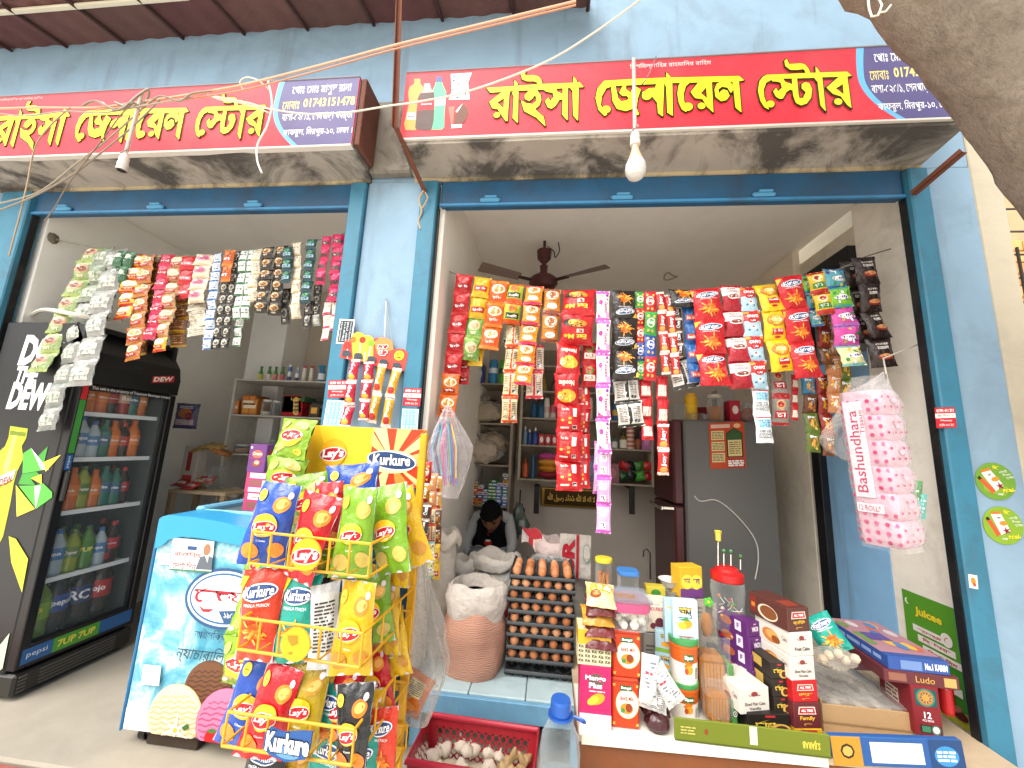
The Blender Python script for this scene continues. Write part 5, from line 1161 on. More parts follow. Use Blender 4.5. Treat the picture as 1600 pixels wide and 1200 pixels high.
l0 = (cx + .27 * W_, zb + .53 * H_); P.ell(*l0,.24 * H_,.24 * H_, 'e9a41c'); P.ell(l0[0], l0[1] - .03 * H_,.25 * H_,.125 * H_, 'f6f0ea', rot=.1); P.ell(l0[0], l0[1] - .03 * H_,.24 * H_,.11 * H_, 'b51a26', rot=.1); P.text("Lay's", l0[0], l0[1] - .03 * H_, w=.4 * H_, h=.19 * H_, bold=.04, rot=.08, shear=.12)
b.build('header_board', 'card', rk, smooth=0)
b = MB()
xl, xr = a.x + .02, c_.x + .01
for x in (xl, xr): b.box((x - .011, RY1 + .002,-.295),(x + .011, RY1 + .022, zt - .02), 'dba21c',.003)
for z in (-.2,.25,.6,.92,1.1): b.box((xl + .012, RY1 + .004, z),(xr - .012, RY1 + .018, z + .02), 'dba21c',.003)
for x in (xl, xr): b.box((x - .01, RY0,-.295),(x + .01, RY1,-.27), 'dba21c',.003)
b.build('frame', 'painted_steel', rk)
b = MB(); b.box((xl + .012, RY1 + .023,.05),(xr - .012, RY1 + .03,1.14), '24506e'); b.build('back_panel', 'painted_steel', rk)
def basket(tl, tr, bl, br, last=False):
 A, B_, C_, D = at(*tl, RY0), at(*tr, RY0 - .01), at(*bl, RY0), at(*br, RY0 - .01); b = MB(); r = .0034; c = 'd8a01e'
 back = lambda p: V((p.x + (.0 if p.x < -.55 else .0) + .015, RY1 - .004, p.z + .0));
 b.tube([A, B_], r, c,6); b.tube([C_, D], r, c,6); b.tube([A, back(A)], r, c,6); b.tube([B_, back(B_)], r, c,6); b.tube([C_, back(C_)], r, c,6); b.tube([D, back(D)], r, c,6); b.tube([back(A), back(B_)], r, c,6); b.tube([back(C_), back(D)], r, c,6)
 for i in range(7): t_ = i / 6; b.tube([A.lerp(B_, t_), C_.lerp(D, t_)], r * .85, c,6); b.tube([C_.lerp(D, t_), back(C_).lerp(back(D), t_)], r * .7, c,5)
 for i in range(1,4): t_ = i / 3; b.tube([B_.lerp(back(B_), t_), D.lerp(back(D), t_)], r * .8, c,6); b.tube([A.lerp(back(A), t_), C_.lerp(back(C_), t_)], r * .8, c,6)
 b.build('wire_basket', 'painted_steel', rk)
basket((395,830),(580,850),(389,880),(575,902)); basket((378,965),(567,990),(371,1014),(562,1043)); basket((357,1112),(554,1140),(347,1165),(549,1196)); basket((340,1262),(545,1290),(336,1310),(540,1340))
def disc(cx_, cy_, rpx, kind):
 c = at(cx_, cy_, RY0 - .02); r = rpx * pxm(cx_, cy_, RY0 - .02) * .95; b = MB()
 b.lathe([(0,0),(r,0),(r,.004),(0,.004)], 'e2a41e',32, c, M=Matrix.Rotation(PI / 2,3, 'X')); P = Print(b, frame(c + V((0,-.004,0)),(1,0,0),(0,0,1)),.0004, d=.5)
 if kind: P.ell(0,0, r * .96, r * .96, 'e9ab20', n=32); P.ell(0,-.1 * r,.99 * r,.5 * r, 'f6f0ea', rot=.1, n=30); P.ell(0,-.1 * r,.97 * r,.45 * r, 'b51a26', rot=.1, n=30); P.text("Lay's",0,-.08 * r, w=1.6 * r, h=.8 * r, bold=.04, rot=.1, shear=.12)
 else: P.poly([(-.6 * r,.5 * r),(.1 * r,.55 * r),(.2 * r,.1 * r),(-.2 * r,-.1 * r),(-.5 * r,.2 * r)], '9a7a1c'); P.poly([(-.45 * r,-.5 * r),(-.1 * r,-.4 * r),(-.2 * r,-.62 * r)], '9a7a1c')
 b.build('round_badge', 'card', rk, smooth=30)
disc(480,866,24,1); disc(463,1006,24,0)
b = MB(); c = at(451,1162, RY0 - .02); e = pxm(451,1162, RY0 - .02); ol = [(-37,-12),(-30,-20),(-10,-15),(15,-19),(36,-21),(35,2),(30,15),(0,22),(-25,16),(-38,8)]
tri = tessellate_polygon([[V((x,-y,0)) for x, y in ol]]); nn = len(ol); b.add([c + V((x * e, yy,-y * e)) for yy in (-.004,0) for x, y in ol],[tuple(t) for t in tri] + [tuple(nn + i for i in t) for t in tri] + [(i,(i + 1) % nn, nn + (i + 1) % nn, nn + i) for i in range(nn)], '25508c')
P = Print(b, frame(c + V((0,-.004,0)),(1,0,0),(0,0,1)),.0004, d=.5); P.ell(0,-.014,.035 * e / .0017,.012, '5a8ab8', rot=-.1); P.text('Kurkure',0,.003, w=68 * e, h=26 * e, bold=.04, out='16233c', rot=-.02); b.build('name_plate', 'card', rk, smooth=0)
DES.update({'lb': d_lays('1f48a0'), 'lr': d_lays('bf1a26'), 'lg': d_lays('6d981c', 'bfa850'), 'ly': d_lays('cfa414', 'b9822a'), 'lo': d_lays('a88f1c', 'b98a24'), 'lk': d_lays('232426', 'd8701e'), 'll': d_lays('7da324', 'bfae60'), 'ko': d_kurkure('cf3a1e', 'e0c030'), 'kt': d_kurkure('1f9484', 'e0c030'), 'kk': d_kurkure('26282b', 'e0c030'), 'lw': d_plain('d9dad6', 'c9cdd0', '3a3f42',14)})
def chipbag(label, cx_, cy_, wpx, hpx, Y, key, roll=0, yaw=0, tilt=-6, flip=False, seed=0, t=.36):
 c = at(cx_, cy_, Y); e = pxm(cx_, cy_, Y) * 1.02; w_, h_ = wpx * e, hpx * e; base, art = DES[key]
 me = packet(w_, h_, w_ * t, base, art, seed + len(label), flip, nx=14, ny=18, seal=.06, pinch=.1, wr=1.5, back='b9bcc0', bend=.0, twist=.012 * (1 if seed % 2 else -1), eps=.0009).mesh('chips_bag', 'foil',70)
 o = link('chips_bag', me); o.matrix_basis = Matrix.Translation(c) @ Matrix.Rotation(math.radians(yaw),4, 'Z') @ Matrix.Rotation(math.radians(tilt),4, 'X') @ Matrix.Rotation(math.radians(-roll),4, 'Y')
 return tag(o, label, 'chips bag', 'chips bags in the wire rack')
BAGS = [
 ('blue chips bag at the left end of the top basket',424,817,66,112,-.84, 'lb',-5,8),('red chips bag leaning behind the round badge on the top basket',486,838,62,120,-.83, 'lr',-10,-6),
 ('green chips bag in the middle of the top basket',556,830,60,124,-.84, 'lg',2,0),('green chips bag tilted at the right end of the top basket',609,825,64,124,-.78, 'lg',16,-10),('yellow chips bag leaning furthest right in the top basket',634,825,62,112,-.7, 'ly',24,-12),
 ('blue chips bag standing high at the back of the top basket',551,775,78,92,-.72, 'lb',8,0),('red chips bag wedged behind the leaning red one in the top basket',510,806,52,96,-.77, 'lr',6,0),('lime chips bag lying at the back left of the top basket',484,782,62,76,-.74, 'lg',14,6),('small red chips bag behind the blue one standing high',576,770,40,70,-.68, 'lr',12,0),
 ('orange red snack bag at the left end of the middle basket',407,958,62,118,-.84, 'ko',3,6),('teal snack bag behind the plain yellow badge on the middle basket',467,963,64,116,-.83, 'kt',2,0),('chips bag turned back to front beside the yellow one',506,977,40,112,-.83, 'lw',4,28),('bright yellow chips bag in the middle basket',554,979,64,122,-.85, 'ly',3,-4),
 ('yellow chips bag at the back right of the middle basket',603,962,50,100,-.7, 'ly',14,-10),('green chips bag behind the bright yellow one',583,950,62,92,-.74, 'lg',10,0),('teal snack bag whose top shows over the orange red one',430,917,58,84,-.73, 'kt',8,0),('black snack bag whose top shows behind the middle basket',488,918,58,78,-.72, 'kk',-4,0),
 ('blue chips bag leaning out at the left of the bottom basket',394,1094,66,118,-.81, 'lb',-14,10),('red chips bag leaning in front of the blue one in the bottom basket',425,1110,66,116,-.85, 'lr',-9,4),('olive yellow chips bag in the middle of the bottom basket',477,1100,64,106,-.83, 'lo',1,0),('red chips bag behind the black one in the bottom basket',537,1098,62,104,-.79, 'lr',6,-4),('black chips bag at the right of the bottom basket',552,1137,58,112,-.86, 'lk',6,-6),
 ('red chips bag standing at the back right of the bottom basket',588,1062,52,92,-.7, 'lr',16,-8),('orange snack bag hanging low right of the bottom basket',600,1164,46,92,-.76, 'ko',12,-14),('dark blue chips bag at the back of the bottom basket',512,1062,64,84,-.71, 'lb',-2,0),('black snack bag at the back left of the bottom basket',456,1060,60,80,-.7, 'kk',4,0),
 ('black snack bag below the bottom basket at its left',413,1204,66,92,-.82, 'kk',-4,4),('yellow chips bag below the bottom basket',462,1206,56,80,-.79, 'ly',3,0),('teal snack bag below the bottom basket at its middle',511,1196,62,92,-.8, 'kt',-6,0),('teal snack bag below the bottom basket at its right',562,1206,60,94,-.78, 'kt',8,0),
 ('green chips bag squeezed behind the round badge of the top basket',521,842,50,100,-.76, 'lg',-3,0),('yellow chips bag low at the right end of the top basket',622,868,50,84,-.72, 'ly',8,-14),('green chips bag filling the gap left of the bright yellow one',530,985,46,100,-.76, 'lg',5,0),('red snack bag low between the badge and the back to front bag',436,985,46,90,-.77, 'ko',-4,0),('yellow chips bag hanging right of the middle basket',618,1000,44,90,-.68, 'ly',16,-16),('green chips bag at the back left of the bottom basket',405,1052,54,80,-.69, 'lg',-8,0),('teal snack bag squeezed between the olive and black bags',512,1120,46,88,-.8, 'kt',-4,0),('yellow snack bag low at the right of the bottom basket',580,1130,44,84,-.74, 'ly',10,-10)]
for i, a in enumerate(BAGS): chipbag(*a, seed=i)
strip('chain of lime chips bags hanging at the left side of the rack, logos upside down',(468,656),(368,1075),62,[('ll',6,1)],-.62, None, name='chips_chain', cat='chips chain', part='chips_bag', Yb=-.7, t=.17)
# ------------------------------------------------------------------ cabinet and goods at the back of the left shop
CY = 1.12
def cpt(x, y, Y=CY): return at(x, y, Y)
cb = thing('shelf_cabinet', 'pale grey shelf cabinet at the back of the left shop', 'cabinet',(-2.2, CY + .2,0))
zt, z1, z2, z3 = cpt(440,594).z, cpt(440,650).z, cpt(440,712).z, cpt(440,790).z; xL = cpt(370,594).x; xR = -1.25
for x0, x1, nm in ((xL - .02, xL, 'side_panel'),(xR, xR + .02, 'side_panel'),(cpt(437,680).x - .01, cpt(437,680).x + .01, 'divider')):
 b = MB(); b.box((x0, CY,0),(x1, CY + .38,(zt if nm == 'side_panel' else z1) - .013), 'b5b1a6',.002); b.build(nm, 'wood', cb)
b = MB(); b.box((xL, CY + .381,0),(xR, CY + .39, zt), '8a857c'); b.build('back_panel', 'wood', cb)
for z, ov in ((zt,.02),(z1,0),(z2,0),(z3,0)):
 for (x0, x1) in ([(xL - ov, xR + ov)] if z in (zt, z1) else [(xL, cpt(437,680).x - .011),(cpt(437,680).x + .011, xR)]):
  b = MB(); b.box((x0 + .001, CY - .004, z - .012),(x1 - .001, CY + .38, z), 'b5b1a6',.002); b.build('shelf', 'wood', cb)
def can(h, r, cols, cap=None, n=14):
 b = MB(); z = 0; k = len(cols); prof = [(0,0),(r,0)]; cc = [cols[0]]
 for i, c in enumerate(cols): prof.append((r, h * .86 * (i + 1) / k)); cc.append(c)
 prof += [(r * .8, h * .9),(r * .8, h),(0, h)]; cc += [cap or cols[-1]] * 3
 b.lathe(prof, cc, n); return b
def put(b, name, label, cat, px, py, Y, m='plastic', group=None, rz=0, z=None):
 o = b.build(name, m, origin=(0,0,0)); p = at(px, py, Y); o.location = (p.x, p.y, p.z if z is None else z); o.rotation_euler.z = rz
 return tag(o, label, cat, group)
GB = 'bottles on top of the grey cabinet'
for i, px in enumerate((407,420,430,441)):
 b = MB(); b.lathe([(0,0),(.019,0),(.02,.01),(.02,.06),(.009,.095),(.009,.115),(.011,.118),(.011,.128),(0,.128)],['3a7a34', '3a7a34',['c8c05a', 'd8d2c0', 'c87a7a', 'c86a70'][i], '3a7a34', '3a7a34', '3a7a34', '2c6a3a', '2c6a3a'],14)
 put(b, 'bottle', f'small green glass bottle on the grey cabinet, {["first", "second", "third", "fourth"][i]} from the left', 'bottle', px,588, CY + .08, group=GB, z=zt + .001)
for i,(px, cols, cap, hh) in enumerate([(452,['4a5a8c', 'c9ccd4', '5a6a9c'], 'c9ccd4',.15),(464,['3a4a7c', 'd8dade', '8a94b0'], 'b0b4bc',.125),(475,['c9c4bc', 'd8d2c8', 'cfc9c0'], 'a83a3a',.14),(486,['d0ccc6', 'dad6ce', 'cfc9c0'], 'a83a3a',.142)]):
 put(can(hh,.017, cols, cap), 'spray_can', f'{["blue and white", "short blue and silver", "silver", "second silver"][i]} spray can{" with a red cap" if i > 1 else ""} on the grey cabinet', 'spray can', px,588, CY + .08, group=GB, z=zt + .001)
for i,(px, s_, cl) in enumerate([(503,1.1, '2c6f9a'),(519,.85, '3a4a8c')]):
 b = MB(); b.lathe([(0,0),(.028 * s_,0),(.03 * s_,.02 * s_),(.028 * s_,.07 * s_),(.013 * s_,.1 * s_),(.012 * s_,.115 * s_)],[cl, cl,['c9d4dc', 'b83a4a'][i], cl, cl],14); b.box((-.03 * s_,-.01,.115 * s_),(.02 * s_,.01,.135 * s_), '1f7a9a',.004); b.box((-.04 * s_,-.006,.122 * s_),(-.03 * s_,.006,.132 * s_), '1f7a9a'); b.box((-.024 * s_,-.004,.09 * s_),(-.018 * s_,.004,.115 * s_), '1f7a9a',0)
 put(b, 'spray_bottle', f'{["large blue", "small blue and red"][i]} trigger spray bottle on the grey cabinet', 'spray bottle', px,588, CY + .08, group=GB, z=zt + .001)
def cbx(label, x0, y0, x1, y1, col, Y=CY + .03, d=.16, art=None, z=None, name='carton', cat='carton', group='boxes on the cabinet shelves', rz=0):
 a, c_ = at(x0, y1, Y), at(x1, y0, Y); h = c_.z - a.z; zb = a.z if z is None else z
 return boxy(name, label, cat,(a.x, Y, zb),(c_.x, Y + d, zb + h), col, art={'front': art} if art else None, group=group, rz=rz)
def a_two(c1_, c2_): return lambda P, w, h: (P.rect(-.44 * w,-.4 * h,-.04 * w,.4 * h, c1_), P.rect(.04 * w,-.4 * h,.44 * w,.4 * h, c1_), P.rect(-.4 * w,-.1 * h,.4 * w,.1 * h, c2_))
cbx('upper orange biscuit box on the upper cabinet shelf',379,599,404,619, '8a5a34', art=a_two('c8783a', 'e0c8a8'), z=z1 + .053); cbx('large orange biscuit box under another on the upper cabinet shelf',376,621,404,646, 'a8692c', art=a_two('c98a3c', 'e4d4b8'), z=z1)
cbx('small orange biscuit box at the left end of the upper cabinet shelf',361,620,375,642, '9a6236', art=a_two('c8783a', 'e0c8a8'), z=z1)
g_art = lambda P, w, h: P.text('e',.2 * w,0, h=.7 * h, col='d8b46a', bold=.03)
for i in range(4): cbx(f'red gift box with a gold letter, {["lowest", "second from the bottom", "third from the bottom", "topmost"][i]} of its stack',440,632,473 - i,646,['a01a22', 'a81c24', '9c1820', 'a81c24'][i], art=g_art, z=z1 + .001 + i * .0315, group='red boxes stacked in the cabinet')
cbx('flat green box lying on top of the red gift boxes',447,591,480,598, '2c5a34', art=lambda P, w, h: P.text('Lexus',.1 * w,0, h=.6 * h, col='d8c05a'), z=z1 + .128)
def jar(h, r, cont, fill, lid, n=18, neck=.8, m=None):
 b = MB(); b.lathe([(0,.004),(r * .93,.004),(r * .93, h * fill),(0, h * fill)], cont, n, mi=1); b.lathe([(0,0),(r * .95,0),(r,.01),(r, h * .78),(r * neck, h * .87),(r * neck, h * .9)], 'd8dcdc', n, mi=0); b.lathe([(r * neck * 1.05, h * .88),(r * neck * 1.08, h),(0, h)], lid, n, mi=2); return b
JM = ['pet', 'matte', 'plastic']
put(jar(.135,.042, 'b9b4aa',.25, 'c9c6be'), 'plastic_jar', 'clear ribbed plastic jar beside the orange boxes on the cabinet shelf', 'jar',416,646, CY + .07, JM, 'jars in the cabinet', z=z1 + .001); put(jar(.13,.038, '9a958c',.1, 'c0bdb6'), 'plastic_jar', 'clear plastic jar touching the red gift boxes', 'jar',431,646, CY + .09, JM, 'jars in the cabinet', z=z1 + .001)
b = MB(); b.blob((0,0,.05),(.09,.05,.045), '2b2b2b',14, amp=.35, fr=4); put(b, 'black_bag', 'black wrinkled plastic bag on the upper cabinet shelf', 'bag',500,628, CY + .08, 'foil', z=z1 + .04); cbx('dark jar box with an orange label under the black bag',482,628,500,648, '4a3a2c', art=lambda P, w, h: (P.rect(-.3 * w,-.2 * h,.3 * w,.25 * h, 'd8a040')), z=z1)
put(jar(.07,.06, 'a8876a',.6, 'c9ccc4'), 'plastic_tub', 'wide clear tub with brown sweets on the second cabinet shelf', 'jar',378,708, CY + .1, JM, 'jars in the cabinet', z=z2 + .001); put(jar(.125,.034, '6a6862',.5, '8a8c8a'), 'plastic_jar', 'narrow dim jar on the second cabinet shelf', 'jar',425,708, CY + .1, JM, 'jars in the cabinet', z=z2 + .001)
b = MB(); b.blob((0,0,.03),(.1,.06,.035), '8a8278',12, amp=.4, fr=4); put(b, 'bundle', 'grey wrapped bundle at the back of the second cabinet shelf', 'bundle',405,700, CY + .2, 'foil', z=z2 + .002)
for i,(px, col, lab) in enumerate([(365, 'b0a89c', 'stack of pale tins low in the cabinet'),(395, '8a3a3c', 'red lidded container low in the cabinet'),(412, '6f6a64', 'grey tin low in the cabinet')]): put(can(.12 if i else .1,.04,[col, 'cfcac0' if i == 0 else col, col],['cfcac0', 'b8304a', '8a8680'][i],16), 'tin', lab, 'tin', px,785, CY + .1, z=z3 + .001)
# low wooden table by the left wall and what lies on it
tb = thing('side_table', 'low pale wooden table behind the drinks fridge', 'table',(-2.7,.95,0)); TZ = at(320,768,.85).z; tx0, tx1 = at(262,768,.85).x, at(352,768,.85).x
b = MB(); b.box((tx0,.85, TZ - .025),(tx1,1.1, TZ), 'b09a7c',.003); b.build('tabletop', 'wood', tb)
for x in (tx0 + .02, tx1 - .02):
 for y in (.87,1.08): b = MB(); b.box((x - .018, y - .018,0),(x + .018, y + .018, TZ - .026), '9a8468',.002); b.build('leg', 'wood', tb)
for i,(x, y, c, lab) in enumerate([(300,760, 'a8262c', 'red snack packet lying at the front of the side table'),(285,752, '8f2a2c', 'dark red snack packet leaning at the left of the side table'),(312,746, '8a8a3c', 'olive snack packet lying behind the red one on the side table'),(322,757, 'b83038', 'bright red snack packet lying at the right of the side table')]):
 o = link('snack_packet', packet(.12,.09,.03, c, d_logo(c, c, 'd8c8b8', 'Bar', '8a1a20')[1], i).mesh('snack_packet', 'foil',60)); p = at(x, y,.9 + .03 * i); o.location = (p.x, p.y, TZ + .03 + .012 * i); o.rotation_euler = (math.radians(-58),0, math.radians(-10 + 9 * i)); tag(o, lab, 'snack packet', 'packets on the side table')
b = MB(); b.tube(spline([at(318,768,.93), at(316,725,.93), at(322,700,.93)]),.006, 'c9ccc8',8);
o = cbx('tall clear display box with hanging packs on the side table',277,700,312,765, 'b5aca0', Y=.95, d=.08, art=lambda P, w, h: (P.rect(-.2 * w,-.1 * h,.1 * w,.35 * h, '9a3030'), P.rect(-.35 * w,-.4 * h,.3 * w,-.2 * h, 'b8383a')), z=TZ + .001, group=None, name='display_box', cat='display box')
b = MB(); b.lathe([(0,0),(.05,0),(.055,.03),(.055,.16),(.045,.18),(0,.18)], 'a8aca8',16); put(b, 'clear_tub', 'glossy grey tub holding up the gold packets', 'tub',335,768,.98, 'pet', z=TZ + .001)
for i,(x, y, rz, lab) in enumerate([(335,698,10, 'gold foil packet lying on the glossy grey tub'),(312,702,-25, 'gold foil packet leaning left of the tub'),(346,706,35, 'copper foil packet hanging over the tub edge')]):
 o = link('foil_packet', packet(.15,.1,.04,['a8864a', 'b39250', '9a6234'][i], d_plain('a8864a', '8a6a3a', '6a5030',3)[1], i + 3, wr=2.5).mesh('foil_packet', 'foil',60)); p = at(x, y,.97); o.location = (p.x, p.y, p.z); o.rotation_euler = (math.radians(-72), math.radians([4,-14,18][i]), math.radians(rz)); tag(o, lab, 'foil packet', 'foil packets by the side table')
a_b = packet(.17,.2,.06, '4a4668', lambda P, w, h: (P.ell(0,.1 * h,.3 * w,.2 * h, 'b8704a'), P.rect(-.4 * w,-.36 * h,.4 * w,-.14 * h, 'c8b0b8'), P.ell(.2 * w,-.02 * h,.15 * w,.15 * h, '8a3a4a'), P.lines(-.3 * w,.3 * w,.28 * h,.4 * h,2, 'c9c4d4')),5, wr=1.5)
o = link('printed_bag', a_b.mesh('printed_bag', 'foil',60)); p = at(292,650,.95); o.location = p; o.rotation_euler = (0,0, math.radians(15)); tag(o, 'dark blue printed snack bag standing beside the drinks fridge', 'snack bag')
# ------------------------------------------------------------------ inside the right shop: shelves, fridge, fan, boy, sacks, eggs
UY = 1.36
un = thing('wall_shelf', 'tall dim wooden shelf unit in the left rear corner behind the boy', 'shelf',(-.8, UY + .2,0))
uz = [at(750, y, UY).z for y in (598,660,725,789,852)]; ux0, ux1 = -.595, at(798,700, UY).x
for z in uz:
 b = MB(); b.box((ux0, UY, z - .014),(ux1 - .012,1.745, z), '9a8f80',.002); b.build('shelf_board', 'wood', un)
b = MB(); b.box((ux1 - .01, UY - .004,0),(ux1 + .012,1.745, uz[0] + .0), '8e8272',.002); b.build('side_panel', 'wood', un)
WY = 1.5
wu = thing('wall_shelf', 'wall hung wooden shelf with blue and red bottles above the gold plaque', 'shelf',(.3, WY + .1,1))
wx0, wx1 = at(812,700, WY).x, at(1020,700, WY).x; wz = [at(900, y, WY).z for y in (572,612,655,698,752)]
for z in wz:
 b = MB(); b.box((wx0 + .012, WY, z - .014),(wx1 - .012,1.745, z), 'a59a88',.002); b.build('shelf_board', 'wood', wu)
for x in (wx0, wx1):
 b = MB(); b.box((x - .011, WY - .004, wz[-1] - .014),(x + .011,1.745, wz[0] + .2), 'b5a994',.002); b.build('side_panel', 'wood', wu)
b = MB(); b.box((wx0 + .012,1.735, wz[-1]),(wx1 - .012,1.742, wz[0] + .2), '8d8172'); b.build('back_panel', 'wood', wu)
for px in (839,988):
 p = at(px,757, WY); b = MB(); b.box((p.x - .022, WY + .01, p.z - .24),(p.x + .022, WY + .03, p.z - .016), '201c1a',.003); b.box((p.x - .02, WY + .031, p.z - .04),(p.x + .02,1.74, p.z - .018), '201c1a'); b.build('bracket', 'painted_steel', wu)
pl = thing('wall_plaque', 'gold plaque with raised calligraphy under the wall hung shelf', 'plaque', at(888,788,1.72))
a, c_ = at(845,790,1.72), at(940,766,1.72)
b = MB(); b.box((a.x,1.72, a.z),(c_.x,1.745, c_.z), '8a6a2c',.006); P = Print(b, lambda x, y, h: V((x,1.72 - h, y)),.001, d=.5)
P.rect(a.x + .03, a.z + .014, c_.x - .02, c_.z - .014, '3a2c16'); P.text('\ufdf2 \ufdf6 \ufdf4 \ufdf2 \ufefb\ufe8d \ufeea\ufedf\ufe8d \ufefb',(a.x + c_.x) / 2,(a.z + c_.z) / 2, w=(c_.x - a.x) * .78, h=(c_.z - a.z) * .5, col='d8b05a', bold=.01)
for i in range(22): P.ell(a.x + .015 + (c_.x - a.x - .03) * i / 21, c_.z - .008,.005,.004, 'c9a050', n=6); P.k -= 1
b.build('board', 'metal', pl, smooth=0)
GS = 'goods on the rear shelves'
def sb(px, y1, hpx, wpx, kind, cols, label, Y, name, cat, z=None, lid=None, group=GS):
 e = pxm(px, y1, Y); h = hpx * e; r = wpx * e / 2; b = MB()
 if kind == 'can': b = can(h, r, cols, lid,14)
 elif kind == 'bot': b.lathe([(0,0),(r * .95,0),(r,.05 * h),(r,.55 * h),(r * .75,.7 * h),(r * .35,.8 * h),(r * .35,.97 * h),(r * .3, h),(0, h)],[cols[0], cols[0], cols[1 % len(cols)], cols[0], cols[0], cols[-1], cols[-1], cols[-1]],14)
 elif kind == 'cone': b.lathe([(0,0),(r,0),(r * .9,.3 * h),(r * .45,.75 * h),(r * .3, h),(0, h)], cols,12)
 elif kind == 'box': b.box((-r,-.05,0),(r,.05, h), cols[0],.003); P = Print(b, frame((0,-.05, h / 2),(1,0,0),(0,0,1)),.0005, d=.5); P.ell(0,.0, r * .6, h * .28, cols[-1], n=14)
 elif kind == 'loaf': b.blob((0,0, h / 2),(r,.07, h / 2), cols[0],12, amp=.15);
 put(b, name, label, cat, px, y1, Y, group=group, z=z)
S0 = uz[0] + .001
for a in [(727,30,14, 'box',['a8262c', 'e0c8b8'], 'small red packet at the left of the top rear shelf', 'packet'),(738,24,12, 'box',['c9962c', '8a3a1c'], 'yellow box beside the small red packet on the top rear shelf', 'box'),(750,28,14, 'box',['2a3f7c', 'd8dce4'], 'dark blue and white packet on the top rear shelf', 'packet'),
          (770,38,14, 'can',['2f7fb0', '2f7fb0', 'd8e0e4', '2f7fb0'], 'bright blue can on the top rear shelf', 'can'),(785,38,13, 'can',['5aa83a', '5aa83a', '2c4a3a', '5aa83a'], 'bright green can on the top rear shelf', 'can')]:
 sb(a[0],596, a[1], a[2], a[3], a[4], a[5], UY + .06, a[6], a[6], z=S0)
def sack_blob(label, px, y1, wpx, hpx, Y, col, z, name='plastic_bag', cat='bag', m='haze_plastic', amp=.35, knot=True, inner=None, seed=0):
 e = pxm(px, y1, Y); w_, h_ = wpx * e / 2, hpx * e; b = MB()
 b.blob((0,0, h_ * .42),(w_, w_ * .7, h_ * .42), col,22, amp=amp, fr=2.6, seed=seed, mi=0)
 if knot: b.lathe([(.012, h_ * .78),(.02, h_ * .86),(.05, h_ * 1.0)], col,12, mi=0)
 if inner: b.blob((0,0, h_ * .38),(w_ * .85, w_ * .6, h_ * .36), inner,14, amp=.3, seed=seed + 3, mi=1)
 return put(b, name, label, cat, px, y1, Y,[m, 'matte'], z=z)
sack_blob('white plastic bag bundle on the second rear shelf',757,658,56,40, UY + .06, 'c9c2b4', uz[1] + .002, inner='b5a890', seed=1)
sack_blob('blue and yellow bundle at the left of the second rear shelf',723,658,20,36, UY + .1, '4a5a8c', uz[1] + .002, m='foil', inner='c9a83a', seed=2)
sack_blob('brown bundle behind the white bag on the second rear shelf',768,640,44,22, UY + .22, '6a5540', uz[1] + .09, m='foil', seed=4)
sack_blob('knotted clear bag of pale goods on the third rear shelf',770,692,48,38, UY + .1, 'cfc6b6', uz[2] + .09, inner='b09a80', seed=5)
sack_blob('large clear bag with a red print on the third rear shelf',752,723,58,46, UY - .01, 'd2ccc0', uz[2] + .002, inner='c4b4a4', seed=6)
cols = [(711,['b02a5a'] * 2),(720,['b8305c', 'c23a68', 'b02a5a', 'd8d4cc', 'd8d4cc', 'd0ccc4']),(731,['d8d0c8', 'cfc8c0', 'd8d0c8', 'd8d4c8', 'c9a090', 'c8c0b8', 'd8d0c8']),(742,['cf6a24', 'c8962a', '24408c', 'd8902a', 'b82a2a', 'cfa02a', 'c9c4bc']),(751,['c8a02a', 'd05a2c', '2a4a9a', 'c9d0d8', 'c84a2c', 'cfd4da']),(759,['3a6ab0', '7a9ac4', '3a6ab0', 'c9d4e0', '5a86b8']),(766,['3f8a4a', '2f7a3a', '3f8a4a', '4a9a54', '2f7a3a', '3f8a4a', '4a9a54']),(772,['2f7a3a', '3f8a4a', '2f7a3a', '58a060', '3f8a4a', '2f7a3a', '3a6ab0', '3f8a4a']),(780,['3a6ab0', '8aa4c8', '3a6ab0', '5a86b8', '8aa4c8', '3a6ab0', 'c9d4e0']),(789,['3a6ab0', '4a7ab8', 'b8c8d8', '3a6ab0', '4a9a54', '3a6ab0', 'c9d0da', 'c89a2a', '22303c', 'c9d0da'])]
NUM = ['bottom', 'second', 'third', 'fourth', 'fifth', 'sixth', 'seventh', 'eighth', 'ninth', 'tenth']
COLN = ['short pink column at the far left', 'pink and white column', 'white soap column', 'orange and blue column', 'mixed orange column', 'pale blue column', 'first green column', 'second green column', 'blue column', 'tall blue column by the shelf post']
e = pxm(750,780, UY); bm = {}
rd = random.Random(4)
for ci,(px, cs) in enumerate(cols):
 p = at(px,788, UY + .05)
 for j, c in enumerate(cs):
  if c not in bm:
   q = MB(); q.box((-.021,-.05,0),(.021,.05,.025), c,.002); P = Print(q, frame((0,-.05,.0125),(1,0,0),(0,0,1)),.0004, d=.5); P.rect(-.014,-.005,.014,.005, 'e4ded6' if c < 'c' else '8a3a3a'); bm[c] = q.mesh('soap_box', 'card',0)
  o = link('soap_box', bm[c]); o.location = (p.x + rd.uniform(-.002,.002), p.y, uz[3] + .001 + j * .0257); o.rotation_euler.z = rd.uniform(-.08,.08)
  tag(o, f'small box behind the boy, {NUM[j]} of the {COLN[ci]}', 'box', 'small boxes stacked behind the boy')
